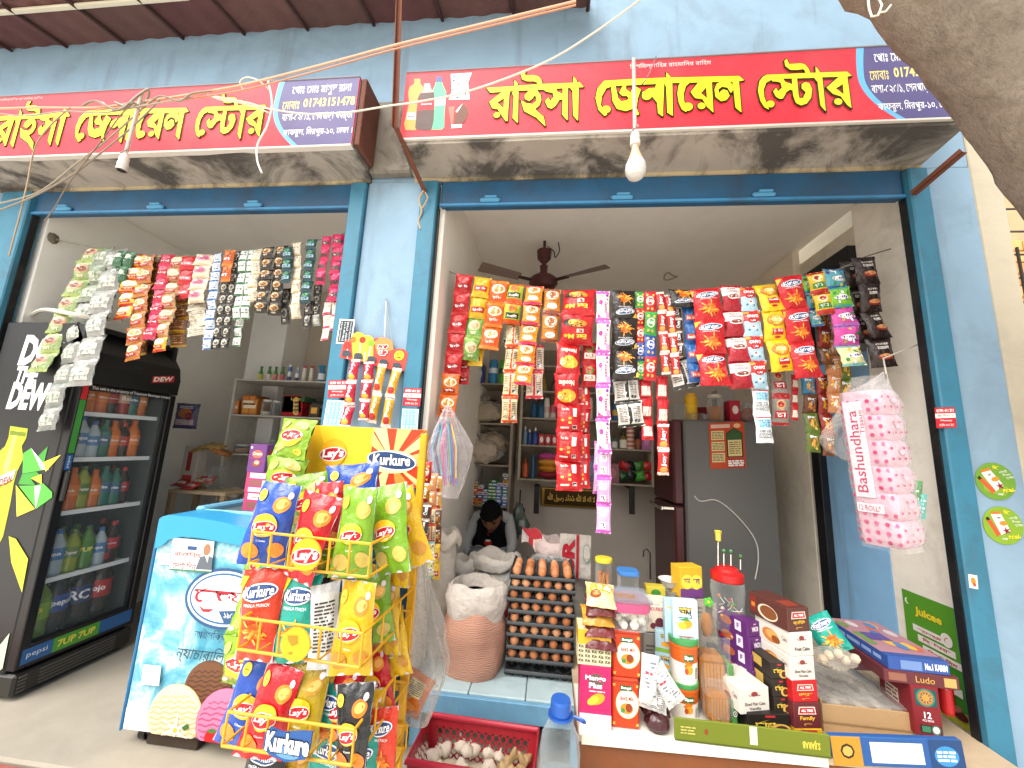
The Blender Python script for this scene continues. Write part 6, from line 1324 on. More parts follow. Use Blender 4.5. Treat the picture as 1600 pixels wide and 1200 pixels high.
for ci, px in enumerate((704,712)):
 p = at(px,851, UY + .05)
 for j in range(4 if ci == 0 else 8):
  c = 'c0406a'
  if c not in bm: q = MB(); q.box((-.021,-.05,0),(.021,.05,.025), c,.002); bm[c] = q.mesh('soap_box', 'card',0)
  o = link('soap_box', bm[c]); o.location = (p.x, p.y, uz[4] + .001 + j * .0257); o.rotation_euler.z = rd.uniform(-.08,.08); tag(o, f'pink box on the low rear shelf left of the boy, {NUM[j]} of the {["shorter", "taller"][ci]} column', 'box', 'pink boxes on the low rear shelf')
for a in [(834,652,32,11, 'bot',['24506e', '24506e', '1c3a54'], 'left of two dark blue bottles on the wall hung shelf',2),(845,652,30,11, 'bot',['24506e', '2a5a7a', '1c3a54'], 'right of two dark blue bottles on the wall hung shelf',2),(854,652,32,9, 'can',['d8d0c4', 'c9a8a0', 'd8d0c4'], 'white bottle with a red cap on the wall hung shelf',2),(864,652,22,10, 'can',['c9b4ac', 'b85a6a'], 'pale pink bottle on the wall hung shelf',2),
          (850,610,28,12, 'cone',['6a4a24', '8a6a2c', '8a6a2c', '7a5a28'], 'brown cone shaped bottle high on the wall hung shelf',1),(866,610,24,10, 'bot',['3a3630', '5a4a3a'], 'dim bottle high on the wall hung shelf',1),(921,652,36,11, 'can',['b8b4ac', 'c4c0b8'], 'grey bottle beside the pink spoon strip on the wall hung shelf',2),
          (820,697,28,7, 'bot',['6a8aa0', '6a8aa0', 'c8d0d4'], 'slim pale bottle on the middle of the wall hung shelf',3),(827,697,24,8, 'bot',['2a4a7c', '2a4a7c', 'd8dce0'], 'blue bottle with a white cap, the smaller of two',3),(836,697,27,10, 'bot',['2a3f80', '3a4f90', 'd8dce0'], 'blue bottle with a white cap, the larger of two',3),
          (846,697,17,9, 'box',['a82028', 'e8ded4'], 'red box with a round label, left of three',3),(856,697,17,9, 'box',['a82028', 'e8ded4'], 'red box with a round label, middle of three',3),(866,697,17,9, 'box',['a82028', 'e8ded4'], 'red box with a round label, right of three',3),
          (820,749,40,10, 'bot',['6a3418', 'b8502a', '4a2010'], 'amber bottle at the left of the bottom wall hung shelf',4),(832,749,36,8, 'can',['24506e', '24506e'], 'tall dark blue can on the bottom wall hung shelf',4),
          (974,700,26,12, 'bot',['6a6230', 'd8d4c4', '4a4424'], 'olive bottle with a white label right of the pink spoon strip',3),(997,700,16,10, 'can',['7a4a30', '9a5a34'], 'small brown jar on the wall hung shelf',3),(1008,702,30,13, 'box',['b06aa0', 'c88ab8'], 'mauve box at the right end of the wall hung shelf',3),(960,700,20,10, 'bot',['4a5a58', 'c9ccc4', '3a4644'], 'grey green bottle left of the olive one',3),(921,745,40,20, 'box',['4a5a7a', '6a7a98'], 'stack of dim blue boxes on the bottom wall hung shelf',4),(955,750,30,22, 'box',['7a3a44', '9a5a5c'], 'dim maroon box on the bottom wall hung shelf',4)]:
 sb(a[0], a[1], a[2], a[3], a[4], a[5], a[6], WY + .07, 'bottle' if a[4] in ('bot', 'cone') else ('box' if a[4] == 'box' else 'canister'), 'bottle' if a[4] in ('bot', 'cone') else ('box' if a[4] == 'box' else 'canister'), z=wz[a[7]] + .001)
rd = random.Random(21)
for k,(px, sh) in enumerate([(876,1),(886,1),(950,1),(960,1),(972,1),(984,1),(996,1),(1008,1),(876,2),(948,2),(962,2),(975,2),(986,2),(996,2),(1007,2),(880,3),(889,3),(946,3),(905,4),(938,4)]):
 c = ['c9c0b0', '7a4a34', '2f5a80', 'a83a3a', 'd0b060', '4a7a5a', 'b8b4ac', '8a5a7a'][k % 8]; y = [0,610,652,697,749][sh]; kd = ['bot', 'can', 'box'][k % 3]
 sb(px, y, rd.uniform(20,33), rd.uniform(9,12), kd,[c,['d8d2c4', 'c9a040', 'e0dcd4'][k % 3], c], f'{["cream", "brown", "blue", "red", "yellow", "green", "grey", "mauve"][k % 8]} {dict(bot="bottle", can="canister", box="box")[kd]} on the wall hung shelf, {["", "upper", "second", "third", "lowest"][sh]} row, {"left of" if px < 943 else "right of"} the pink spoon strip', WY + .09, dict(bot='bottle', can='canister', box='box')[kd], dict(bot='bottle', can='canister', box='box')[kd], z=wz[sh] + .001)
for i, c in enumerate(['8a2438', 'c9862a', 'd09638', 'c88a2c']): sb(856,745 - i * 11,12,32, 'loaf',[['8a2438', 'c9862a', 'd09638', 'b84a8a'][i]],['maroon pack at the bottom of the loaf pile', 'amber wrapped loaf, lower of two', 'amber wrapped loaf, upper of two', 'magenta pack on top of the loaf pile'][i], WY + .07, 'wrapped_loaf', 'loaf', z=wz[4] + .002 + i * .052)
for i in range(6): sb(985,700,8,13, 'can',['c9b8a8', 'b0584a'], f'small pale tin beside the olive bottle, {NUM[i]} of its stack', WY + .07, 'tin', 'tin', z=wz[3] + .001 + i * .0362, group='tins stacked on the wall hung shelf')
rd = random.Random(2); L8 = ['glossy red packet at the left', 'glossy black packet', 'glossy green packet', 'crumpled red packet', 'dark green crumpled packet', 'small black packet at the top', 'bright green packet at the right', 'red packet under the green one']
for i in range(8):
 c = ['a81c20', '1c1c20', '3a7a2c', 'b82a24', '244a24', '1a1a1e', '3f9a34', 'a01a1e'][i]; p = at(975 + (i % 4) * 12,728 + (i // 4) * 16, WY + .03); o = link('sweet_packet', packet(.09,.07,.04, c, None, i, wr=2.5).mesh('sweet_packet', 'foil',60)); o.location = p; o.rotation_euler = (rd.uniform(-.4,.2), rd.uniform(-.5,.5), rd.uniform(-.4,.4)); tag(o, f'{L8[i]} on the bottom wall hung shelf', 'packet', 'glossy packets on the bottom wall hung shelf')
# steel fridge
f0, f1 = at(1068,655,.9), at(1207,655,.9); FT = f0.z; fyb = 1.42
f2 = thing('fridge', 'grey fridge with a maroon door edge and an orange calendar', 'fridge',((f0.x + f1.x) / 2,1.15,0))
b = MB(); b.box((f0.x,.9,.04),(f1.x, fyb, FT), '605e5b',.012); b.build('cabinet', 'plastic', f2)
b = MB(); b.box((f0.x - .07,.915,.06),(f0.x - .004, fyb - .01, FT - .58), '4a2024',.012); b.box((f0.x - .07,.915, FT - .57),(f0.x - .004, fyb - .01, FT - .003), '4a2024',.012); b.build('door', 'plastic', f2)
hz = at(1066,796,.9).z; b = MB(); b.box((f0.x - .15,.905, hz - .01),(f0.x - .072,.93, hz + .012), 'b8b4ac',.004); b.box((f0.x - .16,.9, hz - .014),(f0.x - .145,1.2, hz + .014), 'c8c4bc',.004); b.build('handle', 'chrome', f2)
b = MB(); b.tube(spline([at(1085,775,.895), at(1095,783,.893), at(1120,782,.893), at(1150,805,.893), at(1178,840,.893), at(1185,870,.893), at(1180,905,.893)]),.004, 'c9c6be',6); tag(b.build('cord', 'plastic'), 'white cord looping down the grey fridge side', 'cord')
cal = [at(1107,661,.897), at(1162,659,.897), at(1166,731,.897), at(1110,733,.897)]
def s_cal(P, w, h):
 P.rect(-.44 * w,.38 * h,.1 * w,.46 * h, 'd8b0a0'); P.ell(.3 * w,.42 * h,.1 * w,.05 * h, 'e0b080')
 for i in range(3): P.rect(-.44 * w,(.12 - .24 * i) * h,-.08 * w,(.32 - .24 * i) * h, 'd9c48a'); P.lines(-.42 * w,-.1 * w,(.14 - .24 * i) * h,(.3 - .24 * i) * h,5, '5a5030', seed=i)
 P.poly([(-.02 * w,-.26 * h),(.44 * w,-.26 * h),(.44 * w,.26 * h),(.21 * w,.38 * h),(-.02 * w,.26 * h)], '2a2418'); P.poly([(.0,.1 * h),(.42 * w,.1 * h),(.42 * w,.25 * h),(.21 * w,.36 * h),(.0,.25 * h)], '35562c'); P.rect(.02 * w,-.24 * h,.4 * w,.11 * h, 'd9c48a'); P.lines(.05 * w,.37 * w,-.2 * h,.08 * h,6, '7a6a3a', seed=9)
 P.rect(-.02 * w,-.48 * h,.46 * w,-.3 * h, '9a1c1c'); P.lines(.0,.44 * w,-.46 * h,-.32 * h,3, 'e9e2da', seed=4, th=.8)
sticker('orange and red wall calendar on the grey fridge side',[(1107,661),(1162,659),(1166,731),(1110,733)],.897, 'b8431c', s_cal, 'calendar')
GT = 'jars and packs on top of the grey fridge'; FZt = FT + .001
def top(b, name, label, cat, px, Yo, m='plastic'): return put(b, name, label, cat, px,650,.95 + Yo, m, GT, z=FZt)
top(can(.11,.05,['b5b4ac', 'a09e94', 'b5b4ac', 'a8a69c'], 'c4c2ba',18), 'tub_stack', 'nested clear plastic tubs at the left end of the fridge top', 'tubs',1062,.02, 'pet'); top(can(.2,.042,['d0a01c', 'd8aa22', 'cf9c1a'], 'c9941a',18), 'canister', 'tall yellow canister on the fridge top', 'canister',1080,.1)
top(jar(.19,.055, '9a6234',.55, 'b8aa9a'), 'sweets_jar', 'clear jar of brown sweets on the fridge top', 'jar',1118,.06, JM); top(can(.05,.06,['c9d0d0', 'd8dcd8'], 'b8bcb8'), 'flat_tub', 'flat pale tub in front of the yellow canister', 'tub',1090,.03, 'pet')
b = MB(); b.box((-.035,-.06,0),(.035,.06,.15), 'a01c2c',.003); P = Print(b, frame((0,-.06,.075),(1,0,0),(0,0,1)),.0005, d=.5); P.ell(0,.01,.02,.03, 'd8c8b8'); top(b, 'carton', 'red carton on the fridge top', 'carton',1143,.08, 'card')
b = MB(); b.blob((0,0,.06),(.065,.05,.075), 'b0b4b4',16, amp=.4, fr=3); b.blob((0,0,.05),(.05,.04,.05), '8a4a2a',12, amp=.3, mi=1); top(b, 'plastic_bag', 'crinkled clear bag of brown snacks on the fridge top', 'bag',1168,.04,['haze_plastic', 'matte'])
b = MB(); b.box((-.05,-.05,0),(.05,.05,.12), '7a1a24',.003); top(b, 'carton', 'dark red carton behind the yellow canister', 'carton',1100,.26, 'card'); b = MB(); b.box((-.06,-.05,0),(.06,.05,.26), '9a9288',.003); top(b, 'carton', 'tall grey carton behind the sweets jar', 'carton',1130,.28, 'card')
# fan
fa = thing('ceiling_fan', 'dark maroon ceiling fan behind the hanging packets', 'fan', at(850,455,.82)); c = at(849,440,.8); c.y = .8
b = MB(); b.tube([V((c.x, c.y,2.84)), V((c.x, c.y, c.z + .05))],.011, '3a1c1c',10); b.lathe([(.016,2.66 - c.z),(.05,2.7 - c.z),(.055,2.76 - c.z),(.02,2.78 - c.z)], '4a2222',20,(c.x, c.y, c.z)); b.lathe([(.03,.12),(.025,.05),(.07,.04),(.1,.015),(.105,-.015),(.08,-.05),(.03,-.07),(0,-.07)], '4a2222',28, c); b.build('motor', 'plastic', fa)
for k in range(3):
 a = math.radians(90 + 120 * k); R = Matrix.Rotation(a,4, 'Z'); b = MB(); b.box((.09,-.018,-.012),(.2,.018,-.006), '3a1c1c',0, M=Matrix.Translation(c) @ R)
 b.grid(lambda u, v: Matrix.Translation(c) @ R @ V((.19 + .3 * u,(v - .5) * (.07 + .03 * u),-.004 + .02 * (v - .5))),6,3, '8f7a70'); b.grid(lambda u, v: Matrix.Translation(c) @ R @ V((.19 + .3 * u,(v - .5) * (.07 + .03 * u),-.008 + .02 * (v - .5))),6,3, '8f7a70', flip=True); b.build('blade', 'plastic', fa)
b = MB(); b.tube(spline([V((c.x + .02, c.y,2.8)), V((c.x + .07, c.y - .03,2.74)), V((c.x + .08, c.y - .02,2.7)), V((c.x + .11, c.y,2.76)), V((c.x + .1, c.y,2.83))]),.004, '2a2020',6); b.build('wire', 'plastic', fa)
b = MB(); b.tube([V((.95 + .05 * math.cos(t * .5),1.2 + .03 * math.sin(t), at(1170,432,1.2).z + .025 * math.sin(t * .5))) for t in range(13)],.006, '8a8478',6); tag(b.build('wire_hoop', 'plastic'), 'small grey wire hoop hanging near the ceiling behind the soup sachets', 'hoop')
b = MB(); b.blob((0,0,-.1),(.05,.04,.12), '4a544a',12, amp=.4, fr=3, seed=2); b.blob((.03,-.02,-.14),(.055,.05,.07), '56625a',12, amp=.35, fr=3, seed=5); b.blob((-.03,0,-.2),(.035,.035,.09), '3c443e',10, amp=.4, seed=8); b.tube([(0,0,0),(0,.01,.12)],.006, '3a3a36',6)
put(b, 'plastic_bags', 'bunch of dark green plastic bags hanging on the shelf post', 'bags',812,790,1.3, 'foil')
# the boy
HC = at(768,806,1.08); sc_ = 1.0
def skin_mesh(name, joints, edges, m, col, parent, sub=2, colf=None):
 me = bpy.data.meshes.new(name); me.from_pydata([j[0] for j in joints], edges,[]); o = bpy.data.objects.new(name, me); COL.objects.link(o)
 md = o.modifiers.new('skin', 'SKIN'); md.use_smooth_shade = True
 for i, j in enumerate(joints):
  r = j[1] if hasattr(j[1], '__len__') else (j[1], j[1]); me.skin_vertices[0].data[i].radius = r; me.skin_vertices[0].data[i].use_root = (i == 0)
 o.modifiers.new('sub', 'SUBSURF').levels = sub
 dg = bpy.context.evaluated_depsgraph_get(); dg.update(); ev = bpy.data.meshes.new_from_object(o.evaluated_get(dg)); bpy.data.objects.remove(o)
 b = MB(); b.v = [tuple(v.co) for v in ev.vertices]; b.f = [list(p.vertices) for p in ev.polygons]; b.m = [0] * len(b.f)
 b.c = [colf(sum((ev.vertices[i].co for i in p.vertices), V()) / len(p.vertices)) if colf else col for p in ev.polygons]; bpy.data.meshes.remove(ev)
 return b.build(name, m, parent, smooth=180)
boy = thing('person', 'boy with short black hair in a black vest over pale sleeves, seated with bowed head', 'person',(HC.x, HC.y + .1,.0))
H = HC + V((0,0,0)); PZ = .5; X_ = H.x - .01; Yb = H.y + .1
J = [((X_ - .02, Yb + .14, PZ),(.12,.1)),((X_ - .02, Yb + .12, PZ + .14),(.11,.08)),((X_, Yb + .06, PZ + .26),(.12,.075)),((X_ + .005, Yb + .01, PZ + .32),(.05,.05)),((X_ + .005, Yb - .03, PZ + .37),(.042,.045)),
     ((X_ - .125, Yb + .05, PZ + .27),.052),((X_ - .19, Yb - .02, PZ + .09),.042),((X_ - .09, Yb - .13, PZ - .02),.033),((X_ - .02, Yb - .17, PZ + .0),.024),
     ((X_ + .125, Yb + .05, PZ + .27),.052),((X_ + .17, Yb - .02, PZ + .09),.042),((X_ + .09, Yb - .13, PZ - .02),.033),((X_ + .035, Yb - .17, PZ + .0),.024),
     ((X_ - .09, Yb + .1, PZ - .02),.085),((X_ - .08, Yb - .17, PZ + .06),.07),((X_ - .08, Yb - .1, PZ - .28),.05),((X_ - .08, Yb - .14,.06),.035),((X_ - .08, Yb - .24,.04),.03),
     ((X_ + .08, Yb + .1, PZ - .02),.085),((X_ + .1, Yb - .17, PZ + .02),.07),((X_ + .1, Yb - .1, PZ - .28),.05),((X_ + .1, Yb - .14,.06),.035),((X_ + .1, Yb - .24,.04),.03)]
E_ = [(0,1),(1,2),(2,3),(3,4),(2,5),(5,6),(6,7),(7,8),(2,9),(9,10),(10,11),(11,12),(0,13),(13,14),(14,15),(15,16),(16,17),(0,18),(18,19),(19,20),(20,21),(21,22)]
def bcol(p):
 if p.z > PZ + .335: return '8a5a40'
 if abs(p.x - X_) < .07 and p.y < Yb - .145 and p.z < PZ + .04: return '8a5a40'
 if p.z < PZ + .02 and not (p.z > PZ - .07 and abs(p.x - X_) < .24 and p.y < Yb + .06 and abs(p.x - X_) > .07): return '6c7078'
 if p.y < Yb - .06 and abs(p.x - X_) < .14 and p.z < PZ + .1: return '6c7078'
 return 'a9aaa8'
body = skin_mesh('body', J, E_, 'cloth', None, boy,2, bcol)
skin_mesh('vest',[((X_ - .02, Yb + .12, PZ + .0),(.16,.15)),((X_ - .02, Yb + .10, PZ + .14),(.155,.135)),((X_, Yb + .045, PZ + .26),(.14,.115)),((X_ + .005, Yb + .03, PZ + .325),(.085,.08))],[(0,1),(1,2),(2,3)], 'cloth', '161618', boy,2)
pr = MB(); P = Print(pr, lambda x, y, h: V((X_ - .01 + x, Yb - .075 - h - y * .0, PZ + .12 + y)),.001, d=.5); P.ell(0,0,.03,.022, 'a02820'); P.ell(0,.015,.02,.008, 'd8c8b8'); P.rect(-.006,.05,.006,.1, '8a2a22'); pr.build('vest_print', 'cloth', boy, smooth=0)
# head, bowed
T = Matrix.Translation(H + V((0,.0,.0))) @ Matrix.Rotation(math.radians(38),4, 'X') @ Matrix.Rotation(math.radians(-4),4, 'Y')
hb = MB(); vs = []; n, m_ = 28,20
for j in range(m_ + 1):
 th = PI * j / m_
 for k in range(n):
  ph = 2 * PI * k / n; d = V((math.sin(th) * math.cos(ph), math.sin(th) * math.sin(ph), math.cos(th))); x, y, z = d.x * .073, d.y * .092, d.z * .112
  if z < 0: x *= 1 - .28 * (-z / .112) ** 1.5; y = y * (1 - .12 * (-z / .112)) - .012 * (-z / .112)
  fr_ = max(0,-d.y)
  if fr_ > .3:
   y -= .022 * math.exp(-((x / .012) ** 2)) * math.exp(-((z + .022) / .016) ** 2)            # nose
   y -= .008 * math.exp(-((x / .009) ** 2)) * math.exp(-((z + .0) / .025) ** 2)
   y += .010 * (math.exp(-(((abs(x) - .03) / .014) ** 2)) * math.exp(-((z - .008) / .012) ** 2))    # eye sockets
   y -= .006 * math.exp(-((x / .02) ** 2)) * math.exp(-((z + .06) / .007) ** 2) ; y -= .008 * math.exp(-((x / .018) ** 2)) * math.exp(-((z + .095) / .014) ** 2)
  vs.append(T @ V((x, y, z)))
hb.add(vs,[(j * n + k,(j + 1) * n + k,(j + 1) * n + (k + 1) % n, j * n + (k + 1) % n) for j in range(m_) for k in range(n)], '8f5f44')
for s_ in (-1,1): hb.blob(T @ V((s_ * .073,.008,-.005)),(.012,.02,.03), '85563c',10)
hb.tube([T @ V((0,.03,-.08)), V((X_ + .005, Yb + .0, PZ + .34))],[.045,.05], '85563c',14)
head = hb.build('head', 'skin', boy, smooth=180)
fb = MB()
for s_ in (-1,1): fb.blob(T @ V((s_ * .028,-.078,.006)),(.011,.006,.006), '2a1a14',8); fb.box((-.016,-.002,-.003),(.016,.002,.003), '1c1412',.001, M=T @ Matrix.Translation(V((s_ * .03,-.084,.026))) @ Matrix.Rotation(s_ * .15,4, 'Y'))
fb.blob(T @ V((0,-.093,-.06)),(.02,.006,.007), '6a3a34',8); fb.build('face_features', 'skin', boy, smooth=180)
hr = MB(); vs = []
for j in range(13):
 th = PI * .6 * j / 12
 for k in range(n):
  ph = 2 * PI * k / n; d = V((math.sin(th) * math.cos(ph), math.sin(th) * math.sin(ph), math.cos(th))); low = 1.0
  q = 1.12 + .05 * noise.noise(d * 5) + .03 * noise.noise(d * 14); p = V((d.x * .073 * q, d.y * .092 * q, d.z * .112 * q))
  if d.y < -.2 and p.z < .052: p.z = .052 + .01 * noise.noise(d * 9);
  vs.append(T @ p)
hr.add(vs,[(j * n + k,(j + 1) * n + k,(j + 1) * n + (k + 1) % n, j * n + (k + 1) % n) for j in range(12) for k in range(n)], '0f0d0d'); hr.build('hair', 'cloth', boy, smooth=180)
def hand(px_, py_, pz_, s_):
 J = [((px_, py_, pz_),(.017,.012)),((px_ + s_ * .012, py_ - .03, pz_ + .004),(.02,.011))]; E2 = [(0,1)]
 for k in range(4):
  bx = px_ + s_ * .012 + (k - 1.5) * .0125; i = len(J); L_ = (.8,1,.95,.75)[k]
  J += [((bx, py_ - .045, pz_ + .004),.0062),((bx + s_ * .004, py_ - .045 - .022 * L_, pz_ - .004),.0055),((bx + s_ * .006, py_ - .045 - .034 * L_, pz_ - .022),.0048)]; E2 += [(1, i),(i, i + 1),(i + 1, i + 2)]
 i = len(J); J += [((px_ + s_ * .03, py_ - .022, pz_ + .008),.0075),((px_ + s_ * .04, py_ - .046, pz_ + .012),.006)]; E2 += [(0, i),(i, i + 1)]
 skin_mesh('hand', J, E2, 'skin', '8a5a40', boy,1)
hand(X_ - .015, Yb - .18, PZ + .005,1); hand(X_ + .03, Yb - .18, PZ + .005,-1)
b = MB(); b.box((X_ - .02, Yb - .25, PZ + .0),(X_ + .045, Yb - .2, PZ + .012), '1c1e22',.003); o = b.build('phone', 'plastic'); tag(o, 'small dark phone held in the boy\'s hands', 'phone')
b = MB(); b.box((X_ - .2, Yb + .02,.0),(X_ + .2, Yb + .3,.4), '5a4636',.01); tag(b.build('stool', 'wood'), 'wooden block stool under the seated boy', 'stool')
# bench and its load
BZ = .236; bn = thing('bench', 'light blue painted plank bench under the egg trays and the orange sack', 'bench',(-.2,.35,0))
bx0, bx1 = -.6,.19
for i,(x0, x1) in enumerate([(-.598,-.325),(-.322,-.07),(-.067, bx1)]): b = MB(); b.box((x0,.06, BZ - .026),(x1,.72, BZ), 'a8bcc0',.004); b.build('plank', 'wood', bn)
b = MB(); b.box((-.598,.035, BZ - .085),(bx1,.058, BZ - .006), '6a9ab8',.003); b.build('rail', 'wood', bn)
for x in (-.58, bx1 - .06):
 for y in (.06,.66): b = MB(); b.box((x, y,0),(x + .05, y + .05, BZ - .028), '7aa8c4',.003); b.build('leg', 'wood', bn)
mat('weave',.85,0,.2,.7,22, var=.14, bdist=.02)
m = mat('rib',.85,0,.2,0, var=.1); n_ = m.node_tree.nodes; L_ = m.node_tree.links; wv = n_.new('ShaderNodeTexWave'); wv.bands_direction = 'Z'; wv.inputs['Scale'].default_value = 34; wv.inputs['Distortion'].default_value = 9; wv.inputs['Detail'].default_value = 3; wv.inputs['Detail Scale'].default_value = .6; tc = n_.new('ShaderNodeTexCoord'); L_.new(tc.outputs['Object'], wv.inputs['Vector']); bp = n_.new('ShaderNodeBump'); bp.inputs['Strength'].default_value = .6; bp.inputs['Distance'].default_value = .003; L_.new(wv.outputs['Fac'], bp.inputs['Height']); L_.new(bp.outputs[0], n_['Principled BSDF'].inputs['Normal'])
def sack(name, label, cx, cy, z0, rx, ry, h, col, roll=None, top=None, lean=0, seed=0, amp=.05, fold=None, cat='sack', drape=0.0, rib=False, extra=None, art=None):
 b = MB(); n = 40; m_ = 22; vs = []
 def S(a, t, off=0):
  k = .9 + .12 * math.sin(PI * min(1, t * 1.15)) - .05 * t
  q = k * (1 + amp * noise.noise(V((math.cos(a) * 1.5, math.sin(a) * 1.5, t * 3 + seed))) + .009 * math.sin(t * 75 + 5 * noise.noise(V((math.cos(a), math.sin(a), t * 3 + seed)))) + .02 * noise.noise(V((math.cos(a) * 6, math.sin(a) * 6, t * 9 + seed))))
  q += off / rx + .16 * t * noise.noise(V((math.cos(a) * .9, math.sin(a) * .9, seed + 20))) + .05 * noise.noise(V((math.cos(a) * 2.2, math.sin(a) * 2.2, t * 2.5 + seed + 31)))
  return V((cx + rx * q * math.cos(a) + lean * t, cy + ry * q * math.sin(a), z0 + h * t + (.05 * h * noise.noise(V((math.cos(a) * 1.2, math.sin(a) * 1.2, seed + 5))) * t)))
 for j in range(m_ + 1):
  for k in range(n): vs.append(S(2 * PI * k / n, j / m_))
 b.add(vs,[(j * n + k, j * n + (k + 1) % n,(j + 1) * n + (k + 1) % n,(j + 1) * n + k) for j in range(m_) for k in range(n)] + [tuple(range(n))[::-1]], col)
 # rolled, slouching rim
 rc = roll or col; vs = []
 for j in range(7):
  t = j / 6
  for k in range(n):
   a = 2 * PI * k / n; w_ = .014 * math.sin(PI * t) + .006 * noise.noise(V((a * 2, t * 3, seed))); p = S(a,1,.012 + w_); p.z += -(.05 + drape) * (1 - t) * (1 + 1.1 * noise.noise(V((math.cos(a) * 1.1, math.sin(a) * 1.1, seed + 9)))) + .025 * t + .02 * noise.noise(V((math.cos(a) * 1.3, math.sin(a) * 1.3, seed + 2))) + .006 * noise.noise(V((math.cos(a) * 5, math.sin(a) * 5, t * 4 + seed))); vs.append(p)
 for j in range(5):
  for k in range(n): a = 2 * PI * k / n; p = S(a,1,-.01 - .05 * j * rx); p.z += .03 - .018 * j + .02 * noise.noise(V((math.cos(a) * 2, math.sin(a) * 2, seed + 2 + j))); vs.append(p)
 b.add(vs,[(j * n + k, j * n + (k + 1) % n,(j + 1) * n + (k + 1) % n,(j + 1) * n + k) for j in range(11) for k in range(n)], rc,1 if rib else 0)
 b.lathe([(0,0),(rx * .8,.0)], top or col, n,(cx + lean, cy, z0 + h * .93))
 if art:
  P = Print(b, lambda x, y, hh: S(-PI / 2 + x / rx, y, hh + .004),.0012, d=.04); art(P)
 return tag(b.build(name,['rib', 'weave'] if rib else 'weave', smooth=60), label, cat)
s0, s1_ = at(690,1060,.2), at(783,1060,.2); rx = (s1_.x - s0.x) / 2; hh = at(735,925,.2).z - BZ
sack('woven_sack', 'big salmon woven sack with its pale rim rolled down, beside the egg trays',(s0.x + s1_.x) / 2 - .005,.26, BZ + .001, rx * 1.1, rx * 1.0, hh, 'ba8c78', 'c9c0b6', '6a6250', seed=1, amp=.1, drape=.045, rib=True)
def red_art(P):
 P.rect(-.13,.5,.17,.98, 'e6e0d8'); P.ell(.09,.6,.1,.12, 'a8242c', n=14); P.rect(-.09,.62,.09,.92, 'e6e0d8'); P.text('ফ্রেশ',.0,.78, w=.14, h=.2, col='a01c28', bold=.03)
q0 = at(772,874,.62); sack('woven_sack', 'white sack with red lettering behind the salmon sack', q0.x,.64, BZ + .001 if False else .0,.165,.13, q0.z + .0, 'cbc3b8', 'd2cabf', '8a8072', seed=4, art=red_art)
q1 = at(712,905,.5); sack('woven_sack', 'small grey white sack at the left of the red lettered one', q1.x,.62,.0,.11,.1, q1.z + .06, 'bdb6ac', 'cdc6bc', '8a8072', seed=7)
def sr_art(P): P.rect(.055,.05,.075,.98, 'a01c28'); P.text('SR',.0,.78, w=.2, h=.07, col='a82430', bold=.06, rot=PI / 2) if False else None; P.rect(-.14,.84,-.02,.97, 'b03038')
q2 = at(868,845,.66); sk = sack('rice_sack', 'white rice sack with red stripe standing behind the egg trays', q2.x + .03,.7,.0,.17,.12, q2.z - .03, 'c2bab0', 'c9b6b0', 'b0a89c', seed=9, amp=.04, art=sr_art)
q3 = at(888,868,.56); b = MB(); P = Print(b, frame(q3, V((.998,-.06,0)),(0,0,1),(0,-1,0)),.001, d=.5); P.text('SR',0,0, w=.19, h=.075, col='a82430', bold=.05, rot=PI / 2); b.add([q3 + V((x,.002, z)) for x, z in ((-.05,-.12),(.13,-.12),(.13,.12),(-.05,.12))],[(0,1,2,3)], 'c2bab0'); P.rect(.045,-.12,.06,.12, 'a82430'); P.ell(.105,.02,.022,.05, '5a8a78', n=16); P.ell(.105,.02,.019,.046, 'c2bab0', n=16)
o = b.build('sack_print', 'weave', smooth=0); o.parent = sk; o.location = o.location - sk.location;
b = MB(); c_ = at(835,842,.6)
b.grid(lambda u, v: c_ + V(((u - .35) * .22,.03 * math.sin(u * 5) + .05 * v,(v - .5) * .1 - .12 * (u - .2) + .02 * math.sin(u * 9 + v * 4))),16,8, lambda u, v: 'b53a40' if (v > .62 and u < .55) or (.18 < u < .3) else 'cfc4be'); b.grid(lambda u, v: c_ + V(((u - .35) * .22,.004 + .03 * math.sin(u * 5) + .05 * v,(v - .5) * .1 - .12 * (u - .2) + .02 * math.sin(u * 9 + v * 4))),16,8, 'c4b8b2', flip=True); o = b.build('sack_flap', 'weave', smooth=60); o.parent = sk; o.location = o.location - sk.location
b = MB(); rx_ = .085
for i in range(2): b.lathe([(.0,.0),(.055,0),(.06,.015),(.055,.05),(.035,.06),(.0,.062)], 'd2d6d6',18,(-.045 + .09 * i,0,0), sq=3)
b.box((-.11,-.05,-.004),(.11,.05,-.001), 'c9cccc'); put(b, 'clear_pack', 'clear moulded plastic pack lying on the eggs before the rice sack', 'plastic pack',857,886,.52, 'pet')
